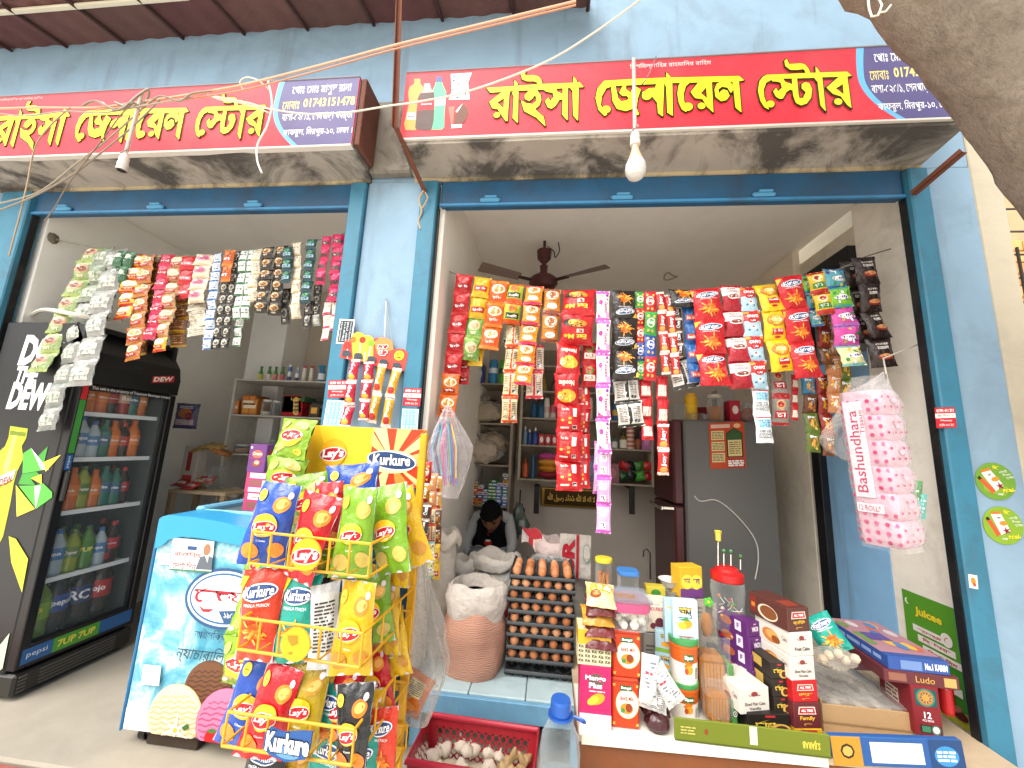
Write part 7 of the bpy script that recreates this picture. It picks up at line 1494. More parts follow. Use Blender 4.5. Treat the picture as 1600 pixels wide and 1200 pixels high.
# eggs in trays
EX0, EX1 = at(790,1060,.25).x, at(893,1060,.25).x; EC = (EX0 + EX1) / 2; EY0 = .21; tw = (EX1 - EX0); n5 = tw / 5.15; PIT = .0532
def traymesh(nx, ny):
 b = MB(); w_, d_ = tw, tw * .92; k = 6
 def f(u, v):
  x = (u - .5) * w_; y = v * d_; e_ = min(u,1 - u, v,1 - v)
  z = .011 * (1 - math.cos(2 * PI * u * nx)) * -1 + .011 * (1 - math.cos(2 * PI * v * ny)) * -1 + .022
  return V((x, y, z + (.012 if e_ < .001 else 0)))
 b.grid(f, nx * k, ny * k, '3c3f40'); b.grid(lambda u, v: f(u, v) + V((0,0,-.004)), nx * k, ny * k, '343738', flip=True)
 for i in range(nx + 1):
  x = (i / nx - .5) * w_ * .985; b.lathe([(.007,-.012),(.005,.018),(.003,.03)], '424546',8,(x,.02,.0))
 b.box((-w_ / 2 - .004,-.005,.002),(w_ / 2 + .004,.004,.017), '54585a',.002); b.box((-w_ / 2 - .005,.005,.003),(-w_ / 2 + .003, d_,.016), '4c5052',.002); b.box((w_ / 2 - .003,.005,.003),(w_ / 2 + .005, d_,.016), '4c5052',.002)
 return b.mesh('egg_tray', 'pulp',50)
T5, T6 = traymesh(5,6), traymesh(6,6); eggm = []
for i, c in enumerate(['b8764c', 'c08258', 'a9683f', 'c68f66']):
 b = MB(); pr = [(0,-.027)] + [(.0215 * math.sin(PI * t / 12) * (1 - .10 * math.cos(PI * (12 - t) / 12) * -1 * (1 if t > 6 else .4)),-.027 * math.cos(PI * t / 12) + (.004 if t > 6 else 0) * (t - 6) / 6) for t in range(1,12)] + [(0,.031)]; b.lathe(pr, c,16); eggm.append(b.mesh('egg', 'egg',180))
rd = random.Random(7); ORD = ['lowest', 'second', 'third', 'fourth', 'fifth', 'sixth', 'seventh', 'eighth', 'topmost']; POS = ['leftmost', 'second from the left', 'third from the left', 'fourth from the left', 'fifth from the left', 'sixth from the left']
for L in range(9):
 wide = L % 2; o = link('egg_tray', T6 if wide else T5); z = BZ + .016 + PIT * L; jx = rd.uniform(-.006,.006); o.location = (EC + jx, EY0 + rd.uniform(-.003,.003), z); tag(o, f'dark grey pulp egg tray, {ORD[L]} of the stack' if L in (0,8) else f'dark grey pulp egg tray, {ORD[L]} from the bottom of the stack', 'egg tray', 'egg trays stacked on the blue bench')
 if L == 0: continue
 nx = 6 if wide else 5
 for r in range(4 if L == 8 else 1):
  for i in range(nx):
   o = link('egg', rd.choice(eggm)); o.location = (EC + jx + tw * ((i + .5) / nx - .5), EY0 + tw * .92 * (r + .5) / 6, z + .024); s_ = rd.uniform(.93,1.06); o.scale = (s_, s_, s_ * rd.uniform(.97,1.05)); o.rotation_euler = (rd.uniform(-.2,.2), rd.uniform(-.2,.2), rd.uniform(0,6))
   if L == 8: lab = f'brown egg on the topmost tray, {["front", "second", "third", "rear"][r]} row, {POS[i]}'
   else: lab = f'brown egg on the {ORD[L]} tray from the bottom, {POS[i]}'
   tag(o, lab, 'egg', 'brown eggs in the tray stack')
# ------------------------------------------------------------------ the counter and the goods on it
CT = .30
cl_, cr_ = atz(908,1143, CT), atz(1506,1199, CT)
ct = thing('counter_table', 'low wooden counter table crowded with boxes and buckets of sweets', 'table',(.85,0,0))
xa, xb = cl_.x - .01,1.66; sl = (cr_.y - cl_.y) / (cr_.x - cl_.x); yf = lambda x: cl_.y - .015 + sl * (x - cl_.x)
def prism(b, x0, x1, d0, d1, z0, z1, col):
 b.add([(x0, yf(x0) + d0, z0),(x1, yf(x1) + d0, z0),(x1, yf(x1) + d1, z0),(x0, yf(x0) + d1, z0),(x0, yf(x0) + d0, z1),(x1, yf(x1) + d0, z1),(x1, yf(x1) + d1, z1),(x0, yf(x0) + d1, z1)],[(3,2,1,0),(4,5,6,7),(0,1,5,4),(1,2,6,5),(2,3,7,6),(3,0,4,7)], col)
b = MB(); prism(b, xa, xb,0,.62, CT - .022, CT - .001, 'b9a488'); b.build('tabletop', 'wood', ct, smooth=0)
b = MB(); prism(b, xa, xb,.006,.03, CT - .12, CT - .023, '7d4a2c'); b.build('front_rail', 'wood', ct, smooth=0); b = MB(); b.box((xa + .002, yf(xa) + .032, CT - .12),(xa + .026, yf(xa) + .6, CT - .023), '8a5638'); b.build('side_rail', 'wood', ct, smooth=0)
for x in (xa + .004, xb - .06):
 for d in (.034,.54): b = MB(); b.box((x + .024, yf(x) + d,0),(x + .075, yf(x) + d + .05, CT - .023), '6d4228',.003); b.build('leg', 'wood', ct)
b = MB(); prism(b, xa + .003,1.0,-.004,.3, CT, CT + .003, 'dcd8cc'); b.add([(x, yf(x) - .006, CT + .003 - d) for d in (0,.03) for x in (xa + .01, xa + .2, xa + .42,1.0)][:8],[(0,4,5,1),(1,5,6,2),(2,6,7,3)], 'd8d4c8'); tag(b.build('paper_sheet', 'matte', smooth=0), 'white paper sheet lining the front of the counter', 'paper')
TZ_ = CT + .004
def Yb(px, py): return atz(px, py, TZ_).y
def bx(label, x0, y0, x1, y1, col, d, art=None, Y=None, z=None, yaw=0, name='carton', cat='carton', group='packs standing on the counter', m='card', bev=.002):
 """box whose front shows from pixel (x0, y0) to (x1, y1)"""
 Y = Yb((x0 + x1) / 2, y1) if Y is None else Y
 a, c_ = at(x0,(y0 + y1) / 2, Y), at(x1,(y0 + y1) / 2, Y); h = (at((x0 + x1) / 2, y0, Y) - at((x0 + x1) / 2, y1, Y)).z; zb = at((x0 + x1) / 2, y1, Y).z if z is None else z
 w_ = (c_.x - a.x); b = MB(); b.box((-w_ / 2,0,0),(w_ / 2, d, h), col, bev)
 for f, fn_ in (art or {}).items():
  o, X, Yv = {'front': ((0,0, h / 2),(1,0,0),(0,0,1)), 'left': ((-w_ / 2, d / 2, h / 2),(0,-1,0),(0,0,1)), 'right': ((w_ / 2, d / 2, h / 2),(0,1,0),(0,0,1)), 'top': ((0, d / 2, h),(1,0,0),(0,1,0))}[f]
  fn_(Print(b, frame(o, X, Yv),.0003, d=.5), w_ if f in ('front', 'top') else d, d if f == 'top' else h)
 o = b.build(name, m, smooth=0, origin=(0,0,0)); o.location = ((a.x + c_.x) / 2, Y, zb); o.rotation_euler.z = math.radians(yaw)
 tag(o, label, cat, group); return zb + h, Y
# left group
def a_mango(P, w, h):
 P.rect(-.5 * w,-.5 * h,.5 * w,-.24 * h, 'e8e4e0'); P.rect(-.5 * w,-.26 * h,.5 * w,-.21 * h, 'c8286a'); P.ell(.02 * w,.26 * h,.24 * w,.12 * h, '5c5a4e'); P.text('Mango',0,.3 * h, w=.66 * w, h=.1 * h, bold=.03, out='b81e62', ow=.04); P.text('Plus',0,.19 * h, w=.42 * w, h=.09 * h, bold=.03, out='b81e62', ow=.04)
 P.ell(.05 * w,-.02 * h,.26 * w,.085 * h, 'e0a02c', rot=.4); P.ell(-.08 * w,-.05 * h,.2 * w,.06 * h, 'f0c040', rot=.5); P.lines(-.2 * w,.3 * w,.08 * h,.12 * h,1, 'f0d0dc')
zt_, Y0 = bx('hot pink mango carton with a white band at its foot',906,1041,955,1140, 'c4245f',.09, {'front': a_mango}, z=TZ_)
def a_rows(P, w, h):
 P.rect(-.5 * w,.08 * h,.5 * w,.5 * h, 'd8a82c')
 for r in range(4):
  for c in range(5): P.text('Kit',(-.4 + .2 * c) * w,(.0 - .13 * r) * h + .02 * h, w=.15 * w, h=.09 * h, col='3a3420', bold=.04); P.k -= 1
bx('cream and yellow printed box on the pink mango carton',903,985,955,1041, 'd9cfa8',.1, {'front': a_rows, 'left': lambda P, w, h: P.rect(-.5 * w,.1 * h,.5 * w,.5 * h, 'c89a2c')}, Y=Y0, z=zt_ + .001)
def cakepack(label, cx, cy, wpx, hpx, Y, c1, c2, lt, roll=0, yaw=0, seed=0):
 e = pxm(cx, cy, Y); p = at(cx, cy, Y); w_, h_ = wpx * e, hpx * e * 2.3
 def art(P, w, h): P.rect(-.5 * w,-.05 * h,.5 * w,.3 * h, c2); P.ell(-.2 * w,-.15 * h,.2 * w,.16 * h, '8a4a24'); P.ell(-.18 * w,-.12 * h,.12 * w,.09 * h, 'c98a4c'); P.text(lt,.16 * w,.12 * h, w=.4 * w, h=.2 * h, bold=.03)
 o = link('cake_packet', packet(w_, h_, hpx * e * 1.1, c1, art, seed, m='foil', nx=12, ny=10, seal=.1, wr=1.4).mesh('cake_packet', 'foil',60)); o.matrix_basis = Matrix.Translation(p) @ Matrix.Rotation(math.radians(yaw),4, 'Z') @ Matrix.Rotation(math.radians(-62),4, 'X') @ Matrix.Rotation(math.radians(roll),4, 'Y')
 tag(o, label, 'cake packet', 'cake packets piled at the left of the counter')
Yc = Y0 + .03
for a in [('maroon cake packet lowest in the pile',938,997,50,17, '5e1f22', '7a2a26', 'Cake',4,3),('maroon and orange cake packet second in the pile',936,978,48,17, '6a2424', 'a8542a', 'Cake',-3,-4),('amber cake packet in the middle of the pile',933,962,50,16, 'b9842a', 'c9962c', 'Roll',3,5),('maroon cake packet second from the top of the pile',937,946,46,17, '64201f', '8a302a', 'Cake',-4,-6),('cream and yellow cake packet on top of the pile',938,930,46,20, 'd8c690', 'd0a030', 'Wafer',6,4)]:
 cakepack(a[0], a[1], a[2], a[3], a[4], Yc, a[5], a[6], a[7], a[8], a[9], len(a[0]))
def a_tin(P, w, h):
 P.rect(-.5 * w,.42 * h,.5 * w,.45 * h, '9c2c14'); P.ell(.06 * w,-.0 * h,.42 * w,.3 * h, 'e0b870', n=26); P.ell(.06 * w,.0 * h,.39 * w,.28 * h, 'f1ead8', n=26); P.ell(.04 * w,-.1 * h,.24 * w,.11 * h, 'c98a2c'); P.ell(.12 * w,-.08 * h,.12 * w,.09 * h, '8a3a1c'); P.ell(-.1 * w,-.14 * h,.08 * w,.05 * h, '4a8a3a'); P.text('BAKE MIX',.06 * w,.1 * h, w=.5 * w, h=.08 * h, col='b0281c', bold=.03); P.rect(-.2 * w,.25 * h,.24 * w,.36 * h, '2f5a34'); P.text('Bengal',.02 * w,.305 * h, w=.36 * w, h=.07 * h, bold=.02)
 for sx in (-.42,.42):
  for sy in (-.4,.36): P.star(sx * w, sy * h,.03 * w,.08 * w,4, 'e8b04a'); P.k -= 1
z1_, Y1 = bx('orange red square canister at the counter front, lower of two',956,1060,999,1139, 'c43c18',.11, {'front': a_tin}, z=TZ_, name='canister', cat='canister', bev=.006)
z2_, _ = bx('orange red square canister standing on another one',957,985,1001,1059, 'c43c18',.11, {'front': a_tin, 'left': lambda P, w, h: P.rect(-.1 * w,-.35 * h,.3 * w,-.1 * h, 'e8d8c8')}, Y=Y1, z=z1_ + .001, name='canister', cat='canister', bev=.006)
e = pxm(985,985, Y1); p = at(985,985, Y1); tb = thing('sweets_tub', 'clear tub of white round sweets with a pink band on the canisters', 'tub',(p.x, p.y + .06, z2_ + .002))
b = MB(); b.lathe([(0,0),(.072,0),(.08,.1),(.0805,.105)], 'd4d8d8',24,(p.x, p.y + .06, z2_ + .002), sq=4); b.build('tub_shell', 'pet', tb); b = MB(); b.lathe([(.0812,.07),(.0815,.1)], 'b84a72',24,(p.x, p.y + .06, z2_), sq=4); b.build('pink_band', 'plastic', tb); b = MB(); b.box((p.x - .085, p.y - .02, z2_ + .107),(p.x + .085, p.y + .14, z2_ + .116), 'a0a8b4',.004); P = Print(b, frame((p.x, p.y - .0, z2_ + .1165),(1,0,0),(0,1,0)),.0004, d=.5); P.rect(-.05,.0,.03,.05, 'd89a3a'); P.lines(-.045,.025,.005,.045,3, '7a3a1c'); b.build('tub_lid', 'pet', tb, smooth=0)
b = MB(); rd = random.Random(3)
for i in range(46): b.blob((p.x + rd.uniform(-.058,.058), p.y + .06 + rd.uniform(-.058,.05), z2_ + .018 + .022 * (i // 15)),.0155,['e4dfd4', 'dcd4c6', 'e8e4dc'][i % 3],8)
o = b.build('round_sweets', 'matte', tb); o['kind'] = 'stuff'
def jar_thing(name, label, px, ytop, ybot, wpx, Y, lidc, sticks=None, sq=None, zb=None):
 e = pxm(px, ybot, Y); p = at(px, ybot, Y); h = at(px, ytop, Y).z - p.z; r = wpx * e / 2; t = thing(name, label, 'jar', p, None)
 b = MB(); b.lathe([(0,0),(r * .94,0),(r,.01),(r, h * .86),(r * .96, h * .89)], 'd6dad8',24, p, sq=sq); b.build('jar_wall', 'pet', t)
 b = MB(); b.lathe([(r * 1.03, h * .88),(r * 1.05, h * .9),(r * 1.05, h * .985),(r * .98, h),(0, h)], lidc,24, p, sq=sq); b.build('lid', 'plastic', t)
 if sticks:
  b = MB(); rd = random.Random(4)
  for i in range(26): x, y = rd.uniform(-.6,.6) * r, rd.uniform(-.6,.6) * r; b.tube([p + V((x, y,.01)), p + V((x + rd.uniform(-.2,.2) * r, y, h * rd.uniform(.5,.64)))],.0032,['c9782a', 'd8923c', 'b8641e'][i % 3],5)
  o = b.build('snack_sticks', 'matte', t); o['kind'] = 'stuff'
 return t
jar_thing('stick_jar', 'clear jar of orange snack sticks with a yellow lid',943,871,925,26,.16, 'd8c63a', True); jar_thing('clear_jar', 'empty clear jar with a blue lid behind the sweets tub',981,890,942,32,.1, '3f78b8', None,4)
bx('tall unseen stand under the stick jar',925,925,995,1050, '8a7256',.14, None, Y=.1, z=TZ_, name='wooden_box', cat='box', m='wood', group=None)
bx('cream carton with dark raisin pictures behind the orange bucket',1004,937,1041,988, 'd6cab6',.06, {'front': lambda P, w, h: (P.rect(-.1 * w,.16 * h,.48 * w,.4 * h, 'e8e0d4'), P.text('Bisk',.05 * w,.36 * h, w=.4 * w, h=.08 * h, col='5a3024'), P.text('BOURBON',.12 * w,.22 * h, w=.62 * w, h=.12 * h, col='a81e2a', bold=.03), P.ell(.22 * w,-.2 * h,.2 * w,.16 * h, '5a1f2c', n=9), P.ell(-.05 * w,-.3 * h,.14 * w,.1 * h, '6a2a34', n=7), P.rect(-.45 * w,-.2 * h,-.1 * w,-.08 * h, 'b8a898'))}, Y=.02)
bx('support carton under the raisin carton',1006,990,1040,1075, '8f8a82',.06, {'front': lambda P, w, h: P.lines(-.4 * w,.4 * w,-.3 * h,.3 * h,8, '5a5a58')}, Y=.02)
def a_am(P, w, h):
 P.rect(-.5 * w,-.5 * h,.5 * w,-.38 * h, '7aa83a'); P.text('আম',0,.25 * h, w=.5 * w, h=.2 * h, col='e8b81c', bold=.06, out='4a3a1c', ow=.04); P.ell(.05 * w,-.03 * h,.22 * w,.09 * h, 'e09a24', rot=.4); P.ell(-.15 * w,-.06 * h,.18 * w,.08 * h, 'd8b83a', rot=-.3); P.poly([(-.3 * w,.06 * h),(.05 * w,.12 * h),(.2 * w,.04 * h)], '4a8a34'); P.text('ম্যাংগো',0,-.3 * h, w=.6 * w, h=.09 * h, col='c8401c', bold=.03); P.lines(-.3 * w,.3 * w,.1 * h,.14 * h,1, '4a6a7a')
Y3 = Yb(1078,1133)
o_y = Y3 + .035
bx('pale blue mango bar carton, the front one of two',1052,938,1091,1010, 'b5d4dc',.03, {'front': a_am}, Y=o_y); bx('pale blue mango bar carton half hidden behind another',1039,936,1052,1004, 'a8cad6',.03, {'front': lambda P, w, h: P.text('আম',.1 * w,.25 * h, w=.7 * w, h=.2 * h, col='e8b81c', bold=.06)}, Y=o_y + .032)
for i in range(2): bx(f'small blue mango bar carton, {["upper", "lower"][i]} of two left of the orange buckets',1024,986 + i * 34,1050,1019 + i * 34, 'a4c4d0',.06, {'front': lambda P, w, h: (P.text('আম',.1 * w,.2 * h, w=.5 * w, h=.3 * h, col='e8b81c', bold=.06, out='4a3a1c'), P.ell(.1 * w,-.12 * h,.25 * w,.12 * h, 'd89a24'), P.rect(-.5 * w,-.5 * h,.5 * w,-.32 * h, '7aa83a'))}, Y=o_y + .05, yaw=-14)
def bucket(label, cx, y0, y1, wpx, Y, green=True):
 e = pxm(cx, y1, Y); p = at(cx, y1, Y); h = (at(cx, y0, Y) - p).z; r = wpx * e / 2; p = p + V((0, r,0)); t = thing('orange_bucket', label, 'bucket', p, 'orange buckets stacked on the counter')
 b = MB(); b.lathe([(0,0),(r * .84,0),(r * .86,.02 * h),(r * .88,.12 * h),(r * .92,.5 * h),(r * .955,.8 * h),(r * 1.0,.815 * h),(r * 1.0,.87 * h),(0,.872 * h)],['e6e0d6', 'e6e0d6', 'e6e0d6', 'e6e0d6', 'c95a1c', 'cf5f1e', 'cf5f1e', 'c95a1c'],30, p)
 S = lambda x, y, hh: p + V((math.sin(x / r) * (r * (.87 + .09 * y / h) + hh),-math.cos(x / r) * (r * (.87 + .09 * y / h) + hh), y)); P = Print(b, S,.0006, d=.012)
 pts = []; P.rect(-.9 * r,.12 * h,.9 * r,.22 * h, 'e6e0d6'); P.star(.0,.44 * h,.22 * r,.42 * r,7, 'd8741e', seed=2); P.ell(.1 * r,.36 * h,.26 * r,.1 * h, 'e09a2c'); P.ell(-.12 * r,.33 * h,.14 * r,.07 * h, 'b8481c')
 P.rect(-.3 * r,.55 * h,.42 * r,.7 * h, '2c6a3a'); P.text('Sipco',.06 * r,.625 * h, w=.62 * r, h=.11 * h, bold=.04); P.lines(.55 * r,.85 * r,.16 * h,.4 * h,5, '6a6a68'); b.build('bucket_body', 'plastic', t)
 b = MB(); b.lathe([(r * .98,.875 * h),(r * 1.0,.9 * h),(r * 1.0,.985 * h),(r * .93, h),(r * .88,.97 * h),(0,.97 * h)], '3f8a4c',30, p); b.build('lid', 'plastic', t)
 return p.z + h
bucket('orange and white dessert bucket, the upper of two',1077,1003,1075,47, Y3); bucket('orange and white dessert bucket, the lower of two',1077,1072,1134,49, Y3)
for i, a in enumerate([('white wrapped sweets packet leaning in front of the blue cartons',1014,1060,28,66,8),('white sweets packet fallen against the orange bucket',1040,1070,32,56,-34),('white sweets packet lying on the date packs',1020,1092,46,30,12)]):
 Yp = Yb(1025,1148) + .01 + .008 * i; e = pxm(a[1], a[2], Yp); o = link('sweets_packet', packet(a[3] * e, a[4] * e,.05, 'd6d4d0', lambda P, w, h: (P.lines(-.4 * w,.4 * w,-.35 * h,.38 * h,9, '7a7f88', seed=3), P.rect(-.3 * w,.1 * h,.1 * w,.16 * h, 'a03a4a')), i + 2, wr=2.6, m='foil', nx=12, ny=12).mesh('sweets_packet', 'foil',60)); o.matrix_basis = Matrix.Translation(at(a[1], a[2], Yp)) @ Matrix.Rotation(math.radians(-14),4, 'X') @ Matrix.Rotation(math.radians(a[5]),4, 'Y'); tag(o, a[0], 'sweets packet', 'white sweets packets on the counter')
for i, a in enumerate([('maroon date pack, the upper of two at the counter front',1027,1118,46,26),('maroon date pack, the lower of two at the counter front',1031,1137,42,28)]):
 Yp = Yb(1030,1150) + (.03 if i == 0 else .0); e = pxm(a[1], a[2], Yp); b = MB(); b.blob((0,0,0),(a[3] * e / 2,.035, a[4] * e / 2 * 1.1), '3d1a1e',18, amp=.22, fr=2.4, seed=i); P = Print(b, lambda x, y, h: V((x,-.036 - h - .0 + .5 * (abs(x) ** 2) * 10 * 0, y)),.0006, d=.5); o = b.build('date_pack', 'foil', origin=(0,0,0)); o.location = at(a[1], a[2], Yp) + V((0,.03,0)); o.rotation_euler = (0, math.radians(6 - 10 * i),0); tag(o, a[0], 'date pack', 'maroon date packs on the counter')
# bread, lollipop jar, yellow box
for i, a in enumerate([('sliced loaf in a clear bag with a green label, the larger of two',1122,1065,52,86),('small sliced loaf in a clear bag before the larger one',1130,1108,46,50)]):
 Yp = (Yb(1125,1140) + .05, Yb(1125,1140))[i]; e = pxm(a[1], a[2], Yp); t = thing('bread_loaf', a[0], 'bread', at(a[1], a[2] + a[4] / 2, Yp), 'bread loaves on the counter'); w_, h_ = a[3] * e, a[4] * e; c = at(a[1], a[2], Yp)
 b = MB(); b.box(c + V((-w_ / 2,0,-h_ / 2)), c + V((w_ * .3,.09, h_ * .42)), '94622f',.018); P = Print(b, frame(c + V((-w_ * .1,0,0)),(1,0,0),(0,0,1)),.001, d=.5); P.rect(-w_ * .3,-h_ * .38, w_ * .3, h_ * .3, 'ad7a44'); [P.rect(-w_ * .34 + w_ * .1 * k,-h_ * .4,-w_ * .325 + w_ * .1 * k, h_ * .34, '8a5426') for k in range(1,7)]; b.build('loaf', 'matte', t)
 b = MB(); b.box(c + V((w_ * .31,.0,-h_ * .48)), c + V((w_ * .5,.085, h_ * .3)), '3f7d34',.006); P = Print(b, frame(c + V((w_ * .4,0,-.1 * h_)),(1,0,0),(0,0,1)),.0008, d=.5); P.ell(0,0, w_ * .07, w_ * .09, 'e6e6de'); P.ell(0,0, w_ * .045, w_ * .06, '22302a'); P.ell(0,0, w_ * .02, w_ * .03, 'e6e6de'); b.build('label_band', 'foil', t)
 b = MB(); S = bagfn(w_ * 1.15, h_ * 1.25,.13, i + 3,.1,.05,1.6); b.grid(lambda u, v: c + V((0,.045, h_ * .06)) + S(2 * u - 1,2 * v - 1),10,10, 'dfe3df'); b.build('clear_bag', 'clear', t, smooth=70)
Yl = .12; pj = at(1140,992, Yl); lj = thing('lollipop_jar', 'clear plastic jar of lollipops with a red screw lid', 'jar', pj)
ez = pxm(1140,950, Yl); b = MB(); r = 26 * ez; hj = at(1140,900, Yl).z - pj.z
b.lathe([(0,0),(r * .62,.0),(r * .62,.06 * hj)], 'b01c1c',24, pj); b.build('red_base', 'plastic', lj); b = MB(); b.lathe([(r * .6,.065 * hj),(r * .78,.1 * hj),(r * .92,.3 * hj),(r * .9,.5 * hj),(r,.75 * hj),(r * .95,.9 * hj),(r * .74,1.0 * hj)], 'd8dcda',28, pj); b.build('jar_wall', 'pet', lj)
b = MB(); b.lathe([(r * .93,.93 * hj),(r * .96,.95 * hj),(r * .95,1.06 * hj),(r * .7,1.1 * hj),(r * .66,1.14 * hj),(r * .5,1.17 * hj),(0,1.18 * hj)], 'b41d1d',30, pj); b.build('lid', 'plastic', lj)
b = MB(); rd = random.Random(9)
for i in range(34):
 q = pj + V((rd.uniform(-.55,.55) * r, rd.uniform(-.5,.5) * r, rd.uniform(.12,.62) * hj)); d = V((rd.uniform(-1,1), rd.uniform(-.6,.6), rd.uniform(-.5,1))).normalized(); b.tube([q, q + d * .04],.0015, 'e8e4dc',5); b.blob(q,.0085,['b02424', '3a7a34', 'c87a2a', '7a3a6a', 'd8c8b0', '2a2a30'][i % 6],8)
o = b.build('lollipops', 'plastic', lj); o['kind'] = 'stuff'
for i,(x, y0, y1, c, lab) in enumerate([(1122,831,884, 'c9b84a', 'yellow wrapped lollipop standing tallest above the jar lid'),(1131,855,884, '35663a', 'green lollipop left of two close together above the jar lid'),(1142,856,884, '35663a', 'green lollipop right of two close together above the jar lid'),(1157,864,890, '3a5a34', 'dark green lollipop at the right above the jar lid')]):
 Yq = Yl - .012; a, c_ = at(x, y1, Yq), at(x, y0 + 6, Yq); b = MB(); b.tube([a, c_],.0022, 'e6e2d8',6)
 if i == 0: b.lathe([(.003,-.028),(.012,-.02),(.012,.0),(.016,.022),(.0,.012)], c,10, c_)
 else: b.blob(c_,.011, c,10, amp=.15)
 tag(b.build('lollipop', 'foil'), lab, 'lollipop', 'lollipops stuck in the jar lid')
bx('yellow and purple sweets box behind the lollipop jar',1060,886,1101,934, 'cfa62a',.07, {'front': lambda P, w, h: (P.rect(-.5 * w,-.5 * h,.5 * w,-.2 * h, '6a3a78'), P.ell(-.2 * w,.02 * h,.26 * w,.24 * h, 'e6d24a'), P.ell(.22 * w,-.0 * h,.26 * w,.24 * h, 'e6d24a'), P.text('আম',-.2 * w,.04 * h, w=.3 * w, h=.2 * h, col='6a2a6a', bold=.04), P.text('কলা',.22 * w,.02 * h, w=.3 * w, h=.2 * h, col='6a2a6a', bold=.04))}, Y=.14, yaw=18)
bx('grey carton holding up the yellow and purple box',1056,935,1104,1040, '8d877c',.07, {'front': lambda P, w, h: P.lines(-.4 * w,.4 * w,.2 * h,.4 * h,3, '5f5a52')}, Y=.15)
for i in range(2): b = MB(); b.lathe([(0,0),(.03,0),(.052,.03),(.054,.032),(.03,.006),(0,.004)], 'd4d2cc',22); put(b, 'bowl',['white plastic bowl left of the yellow and purple box, lower one', 'white plastic bowl left of the yellow and purple box, upper one'][i], 'bowl',1047,930 - i * 14,.2, group='white bowls on the counter')
bx('small yellow green carton behind the raisin carton',1010,917,1040,936, 'b9a83a',.05, {'front': lambda P, w, h: P.ell(0,0,.25 * w,.3 * h, '3a7a34')}, Y=.1); bx('dark carton stack under the yellow green carton',1008,937,1056,1040, '6a645c',.05, None, Y=.19)
b = MB(); b.tube([at(1005,870,.3), at(1006,860,.3), at(1011,858,.3), at(1016,864,.3), at(1016,905,.3)],.004, '1e1c1c',7); tag(b.build('hook', 'painted_steel'), 'black wire hook standing behind the jar with the blue lid', 'hook')
b = MB()
for k in range(5): a = 2 * PI * k / 5; b.blob(at(1107,941,.0) + V((.012 * math.cos(a),0,.012 * math.sin(a))),(.009,.005,.009), '4faa3a',8)
b.blob(at(1107,941,-.004),.006, 'c8d84a',8); tag(b.build('clip', 'plastic'), 'bright green flower shaped clip on a snack bag', 'clip')
b = MB(); S = bagfn(.075,.16,.05,4,.08,.08,2.2); c = at(1107,972,.03); b.grid(lambda u, v: c + S(2 * u - 1,2 * v - 1),10,12, 'c9c0ae', mi=0); b.blob(c + V((0,.02,-.02)),(.025,.015,.05), 'a8682c',10, amp=.3, mi=1); tag(b.build('snack_bag',['haze_plastic', 'matte'], smooth=70), 'clear snack bag with brown nuts closed by the green clip', 'snack bag')
# long cake boxes seen end on
def lb(label, x0, y0, x1, y1, col, d, front, left=None, yaw=14, Y=None, z=None, topart=None):
 return bx(label, x0, y0, x1, y1, col, d, {k: v for k, v in (('front', front),('left', left),('top', topart)) if v}, Y=Y, z=z, yaw=yaw, group='long cake boxes on the counter')
def a_roma(flip):
 def f(P, w, h): P.text('ROMA' if flip else 'রোমা',.1 * w,0, w=.5 * w, h=.34 * h, col='e6dcea' if flip else 'e8c84a', bold=.03, rot=PI if flip else 0); P.rect(.0 * w,.3 * h,.2 * w,.38 * h, 'c8a8d0')
 return f
def a_romaside(P, w, h): P.rect(.1 * w,-.35 * h,.3 * w,.35 * h, 'd8ccdc'); P.text('F',.2 * w,0, h=.34 * h, col='6a3a78', bold=.05); P.ell(-.2 * w,0,.2 * w,.3 * h, 'a85a34')
YR = Yb(1150,1142) + .1
for i,(y0, y1) in enumerate([(972,995),(996,1021),(1022,1046),(1047,1072)]):
 lb(f'purple wafer box with yellow and white print, {["topmost", "second from the top", "third from the top", "lowest"][i]} of its stack',1164 + i * 3, y0,1191 + i * 4, y1, '552463',.15, a_roma(i < 3), a_romaside,24, YR - i * .004)
def a_cake(t1, t2):
 def f(P, w, h): P.ell(.0,.26 * h,.12 * w,.1 * h, '8a3a34', n=8); P.text('Cupcake',0,.2 * h, w=.4 * w, h=.1 * h, col='6a2a34', bold=.02); P.text(t1,0,-.12 * h, w=.7 * w, h=.13 * h, col='4a2a2c', bold=.02); P.text(t2,0,-.3 * h, w=.4 * w, h=.11 * h, col='4a2a2c', bold=.02)
 return f
def a_cakeside(P, w, h): P.ell(-.05 * w,-.08 * h,.24 * w,.3 * h, 'b8743a'); P.ell(.0,-.02 * h,.18 * w,.2 * h, 'd89a54'); P.ell(.1 * w,-.15 * h,.12 * w,.16 * h, '8a4a24'); P.text('Cake',.34 * w,.1 * h, w=.14 * w, h=.2 * h, col='6a2a34')
def a_allt(main):
 def f(P, w, h): P.poly([(-.3 * w,.34 * h),(.3 * w,.34 * h),(.34 * w,.04 * h),(-.34 * w,.04 * h)], 'd8c8b8'); P.poly([(-.26 * w,.3 * h),(.26 * w,.3 * h),(.3 * w,.08 * h),(-.3 * w,.08 * h)], 'b01c24'); P.text('ALL TIME',0,.19 * h, w=.44 * w, h=.1 * h, bold=.03); P.text(main,0,-.12 * h, w=.56 * w, h=.2 * h, col='e0b03a', bold=.03); P.text('কেক',0,-.33 * h, w=.3 * w, h=.12 * h, col='e0b03a', bold=.03)
 return f
